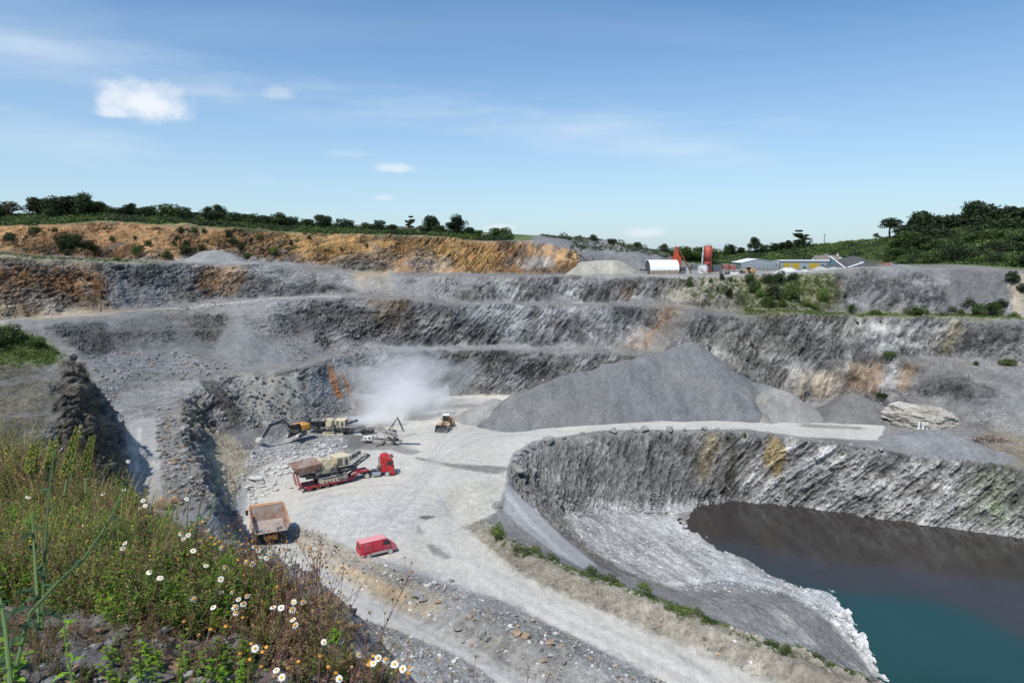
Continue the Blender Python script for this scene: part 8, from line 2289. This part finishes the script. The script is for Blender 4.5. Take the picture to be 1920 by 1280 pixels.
sow_thistle([(72, 1180, 1.9), (70, 1120, 1.95), (66, 1060, 2.0), (62, 1000, 2.05), (60, 962, 2.1)], 'thick blue green thistle stalk cut off by its top leaves at the left', .010, 5, 0)
sow_thistle([(78, 1180, 1.9), (82, 1080, 2.0), (86, 1000, 2.15), (92, 930, 2.25), (98, 880, 2.35), (100, 845, 2.4)], 'tallest upright thistle stem with small buds at the left', .008, 8, 5)
sow_thistle([(30, 1250, 1.75), (55, 1150, 1.85), (110, 1090, 1.95), (155, 1050, 2.1), (190, 1000, 2.25), (212, 960, 2.3), (226, 930, 2.35), (238, 905, 2.4)], 'leaning thistle stem with a cluster of buds crossing the weeds', .0085, 6, 9)
sow_thistle([(20, 1290, 1.6), (10, 1180, 1.7), (0, 1120, 1.8), (-10, 1060, 1.9)], 'dark thistle stem at the very left edge', .010, 8, 3)
sow_thistle([(140, 1300, 1.7), (128, 1240, 1.75), (120, 1180, 1.8), (128, 1140, 1.85)], 'short young thistle with pale leaves on the bare shale', .006, 8, 2, None, BR)
sow_thistle([(630, 1205, 3.1), (629, 1190, 3.1), (628, 1175, 3.15)], 'small upright bright green spurge at the rim', .006, 16, 1, None, BR)
sow_thistle([(350, 1000, 3.9), (352, 960, 4.0), (356, 930, 4.1)], 'slender pale thistle with a white seed tuft above the grey slope', .006, 6, 5)
sow_thistle([(365, 1010, 3.9), (372, 960, 4.0), (380, 925, 4.1)], 'slender thistle with a yellow head above the grey slope', .005, 5, 4)
sow_thistle([(380, 1000, 3.9), (395, 960, 4.0), (405, 925, 4.1), (408, 905, 4.1)], 'bushy topped thistle at the right of the slender pair', .006, 10, 9)


def foxglove(pts, label):
    P = path_px(pts); base = P[0].copy(); P = [p - base for p in P]
    root = empty('foxglove', base, 0, label, 'foxglove', None)
    pm = PM(); pm.tube(P, .006, .002, GS, 5); link('stem', pm.mesh('stem', PMATS), (), root)
    pm = PM()
    for k in range(90):
        t = .25 + .72 * k / 90; b = along(P, t); a = k * 2.4; d = Vector((math.cos(a), math.sin(a), .15)); e = b + d * .022 * (1.25 - t * .6)
        pm.tube([b, e], .0015, .001, GS, 3); pm.ball(e, .0085 * (1.2 - .5 * t), YL if k % 3 else GR, 1.3, 6)
    link('seed_capsules', pm.mesh('seed_capsules', PMATS), (), root)
    pm = PM()
    for k in range(5):
        b = along(P, .97 - k * .025); a = rp.uniform(0, 6.28); pm.ball(b + Vector((math.cos(a), math.sin(a), -.3)) * .015, .006, PETM, 1.5, 6)
    link('flowers', pm.mesh('flowers', PMATS), (), root)


PMATS.append(leaf_mat('pale_pink_flower', (.42, .31, .36), .1, .2)); PETM = 12
foxglove([(120, 930, 3.3), (128, 880, 3.4), (138, 835, 3.5), (150, 795, 3.6)], 'tall leaning foxglove spike covered in seed capsules')
foxglove([(160, 925, 3.6), (162, 880, 3.7), (168, 842, 3.8), (175, 815, 3.9)], 'thinner foxglove spike right of the tall one')
foxglove([(60, 900, 3.4), (58, 870, 3.4), (66, 830, 3.5)], 'short foxglove spike left of the tall one')
foxglove([(88, 900, 3.5), (95, 860, 3.6), (102, 825, 3.7)], 'small foxglove spike between the short and the tall one')


def shale():
    rg = np.random.RandomState(9); bs = []
    for k in range(6):
        bm = rock_shape(700 + k, .35, 1); bs.append((np.array([v.co[:] for v in bm.verts]), np.array([[q.index for q in f.verts] for f in bm.faces]))); bm.free()
    VV, FF, CC, off = [], [], [], 0
    for i in range(5200):
        x, y = rg.uniform(-5.5, .6), rg.uniform(1.2, 6.5)
        if float(rim_dist(np.array(x), np.array(y))) > .3: continue
        s = .012 * (7.0 ** (rg.rand() ** 2.2)); vs, fs = bs[rg.randint(6)]; a = rg.uniform(0, 6.28); c, s_ = math.cos(a), math.sin(a)
        q = vs * s * rg.uniform(.6, 1.3, 3); t = rg.uniform(-.5, .5); q = np.stack([q[:, 0] * c - q[:, 1] * s_, q[:, 0] * s_ + q[:, 1] * c, q[:, 2] + q[:, 0] * t], -1) + (x, y, float(bank_h(x, y)) + .012)
        VV.append(q); FF.append(fs + off); off += len(q); col = np.array([(.17, .168, .165), (.11, .10, .09), (.24, .15, .10), (.25, .25, .25)][rg.randint(4)]) * rg.uniform(.6, 1.2); CC.append(np.tile(np.array([*col, .45]), (len(q), 1)))
    me = mesh_np('shale_chips', np.concatenate(VV), np.concatenate(FF), False)
    ca = me.color_attributes.new('Col', 'FLOAT_COLOR', 'POINT'); ca.data.foreach_set('color', np.concatenate(CC).astype(np.float32).ravel())
    tag(link('shale_chips', me, M_rock), 'loose chips of slate scattered over the bank', kind='stuff')


shale()


def bank_rock(u, v, s, label, mesh, zz=0):
    p = bank_hit(u, v) or bank_hit(u - 20, v + 20)
    if p is None: return
    o = bpy.data.objects.new('stone', mesh); COL.objects.link(o); o.location = p + Vector((0, 0, zz)); o.scale = (s, s * .9, s * .8); o.rotation_euler = (rp.uniform(-.4, .4), rp.uniform(-.4, .4), rp.uniform(0, 6))
    tag(o, label, 'stone')


bank_rock(575, 1128, .10, 'grey lichened stone on the rim of the bank', ROCKS_G[0]); bank_rock(618, 1135, .095, 'brown weathered stone sticking out over the road at the rim', ROCKS_T[0]); bank_rock(598, 1150, .10, 'pale grey stone below the brown one on the rim', ROCKS_G[1])
bank_rock(636, 1185, .085, 'dark brown stone overhanging the gravel slope', ROCKS_T[1]); bank_rock(625, 1215, .11, 'grey flat stone near the rim behind the bright spurge', ROCKS_G[2]); bank_rock(165, 1160, .06, 'pale grey flat stone in the shade of the weeds', ROCKS_G[3])
bank_rock(560, 1190, .07, 'small grey stone among the daisies', ROCKS_G[3]); bank_rock(510, 1210, .06, 'little stone in the middle of the bare patch', ROCKS_G[0]); bank_rock(165, 1235, .04, 'reddish stone lying on the bare shale', ROCKS_T[0]); bank_rock(88, 795, .06, 'white stone at the left edge', ROCKS_P[0]) if False else None


# ------------------------------------------------------------------ members of a row or patch are told apart by their place in it
ORD = ['', 'first', 'second', 'third', 'fourth', 'fifth', 'sixth', 'seventh', 'eighth', 'ninth', 'tenth', 'eleventh', 'twelfth', 'thirteenth', 'fourteenth', 'fifteenth', 'sixteenth', 'seventeenth', 'eighteenth', 'nineteenth', 'twentieth']


def ordinal(n):
    if n <= 20: return ORD[n]
    t, k = {2: ('twenty', 'twentieth'), 3: ('thirty', 'thirtieth'), 4: ('forty', 'fortieth')}[n // 10], n % 10
    return t[1] if k == 0 else t[0] + ' ' + ORD[k]


def finish_labels():
    groups = {}
    for o in bpy.data.objects:
        if o.parent is None and o.get('group'): groups.setdefault((o['group'], o.get('label')), []).append(o)
    for (gname, lab), os_ in groups.items():
        if len(os_) < 2 or len(os_) > 46: continue
        def key(o):
            p = o.location.copy()
            for c in o.children:
                if c.name.startswith('flower_centre'): p = p + c.location
            return float(project(np.array(p[:]))[0])
        os_.sort(key=key)
        for i, o in enumerate(os_):
            w = lab.split()
            o['label'] = ' '.join(w[:12]) + ', ' + ('leftmost' if i == 0 else 'rightmost' if i == len(os_) - 1 else ordinal(i + 1) + ' from left')


finish_labels()
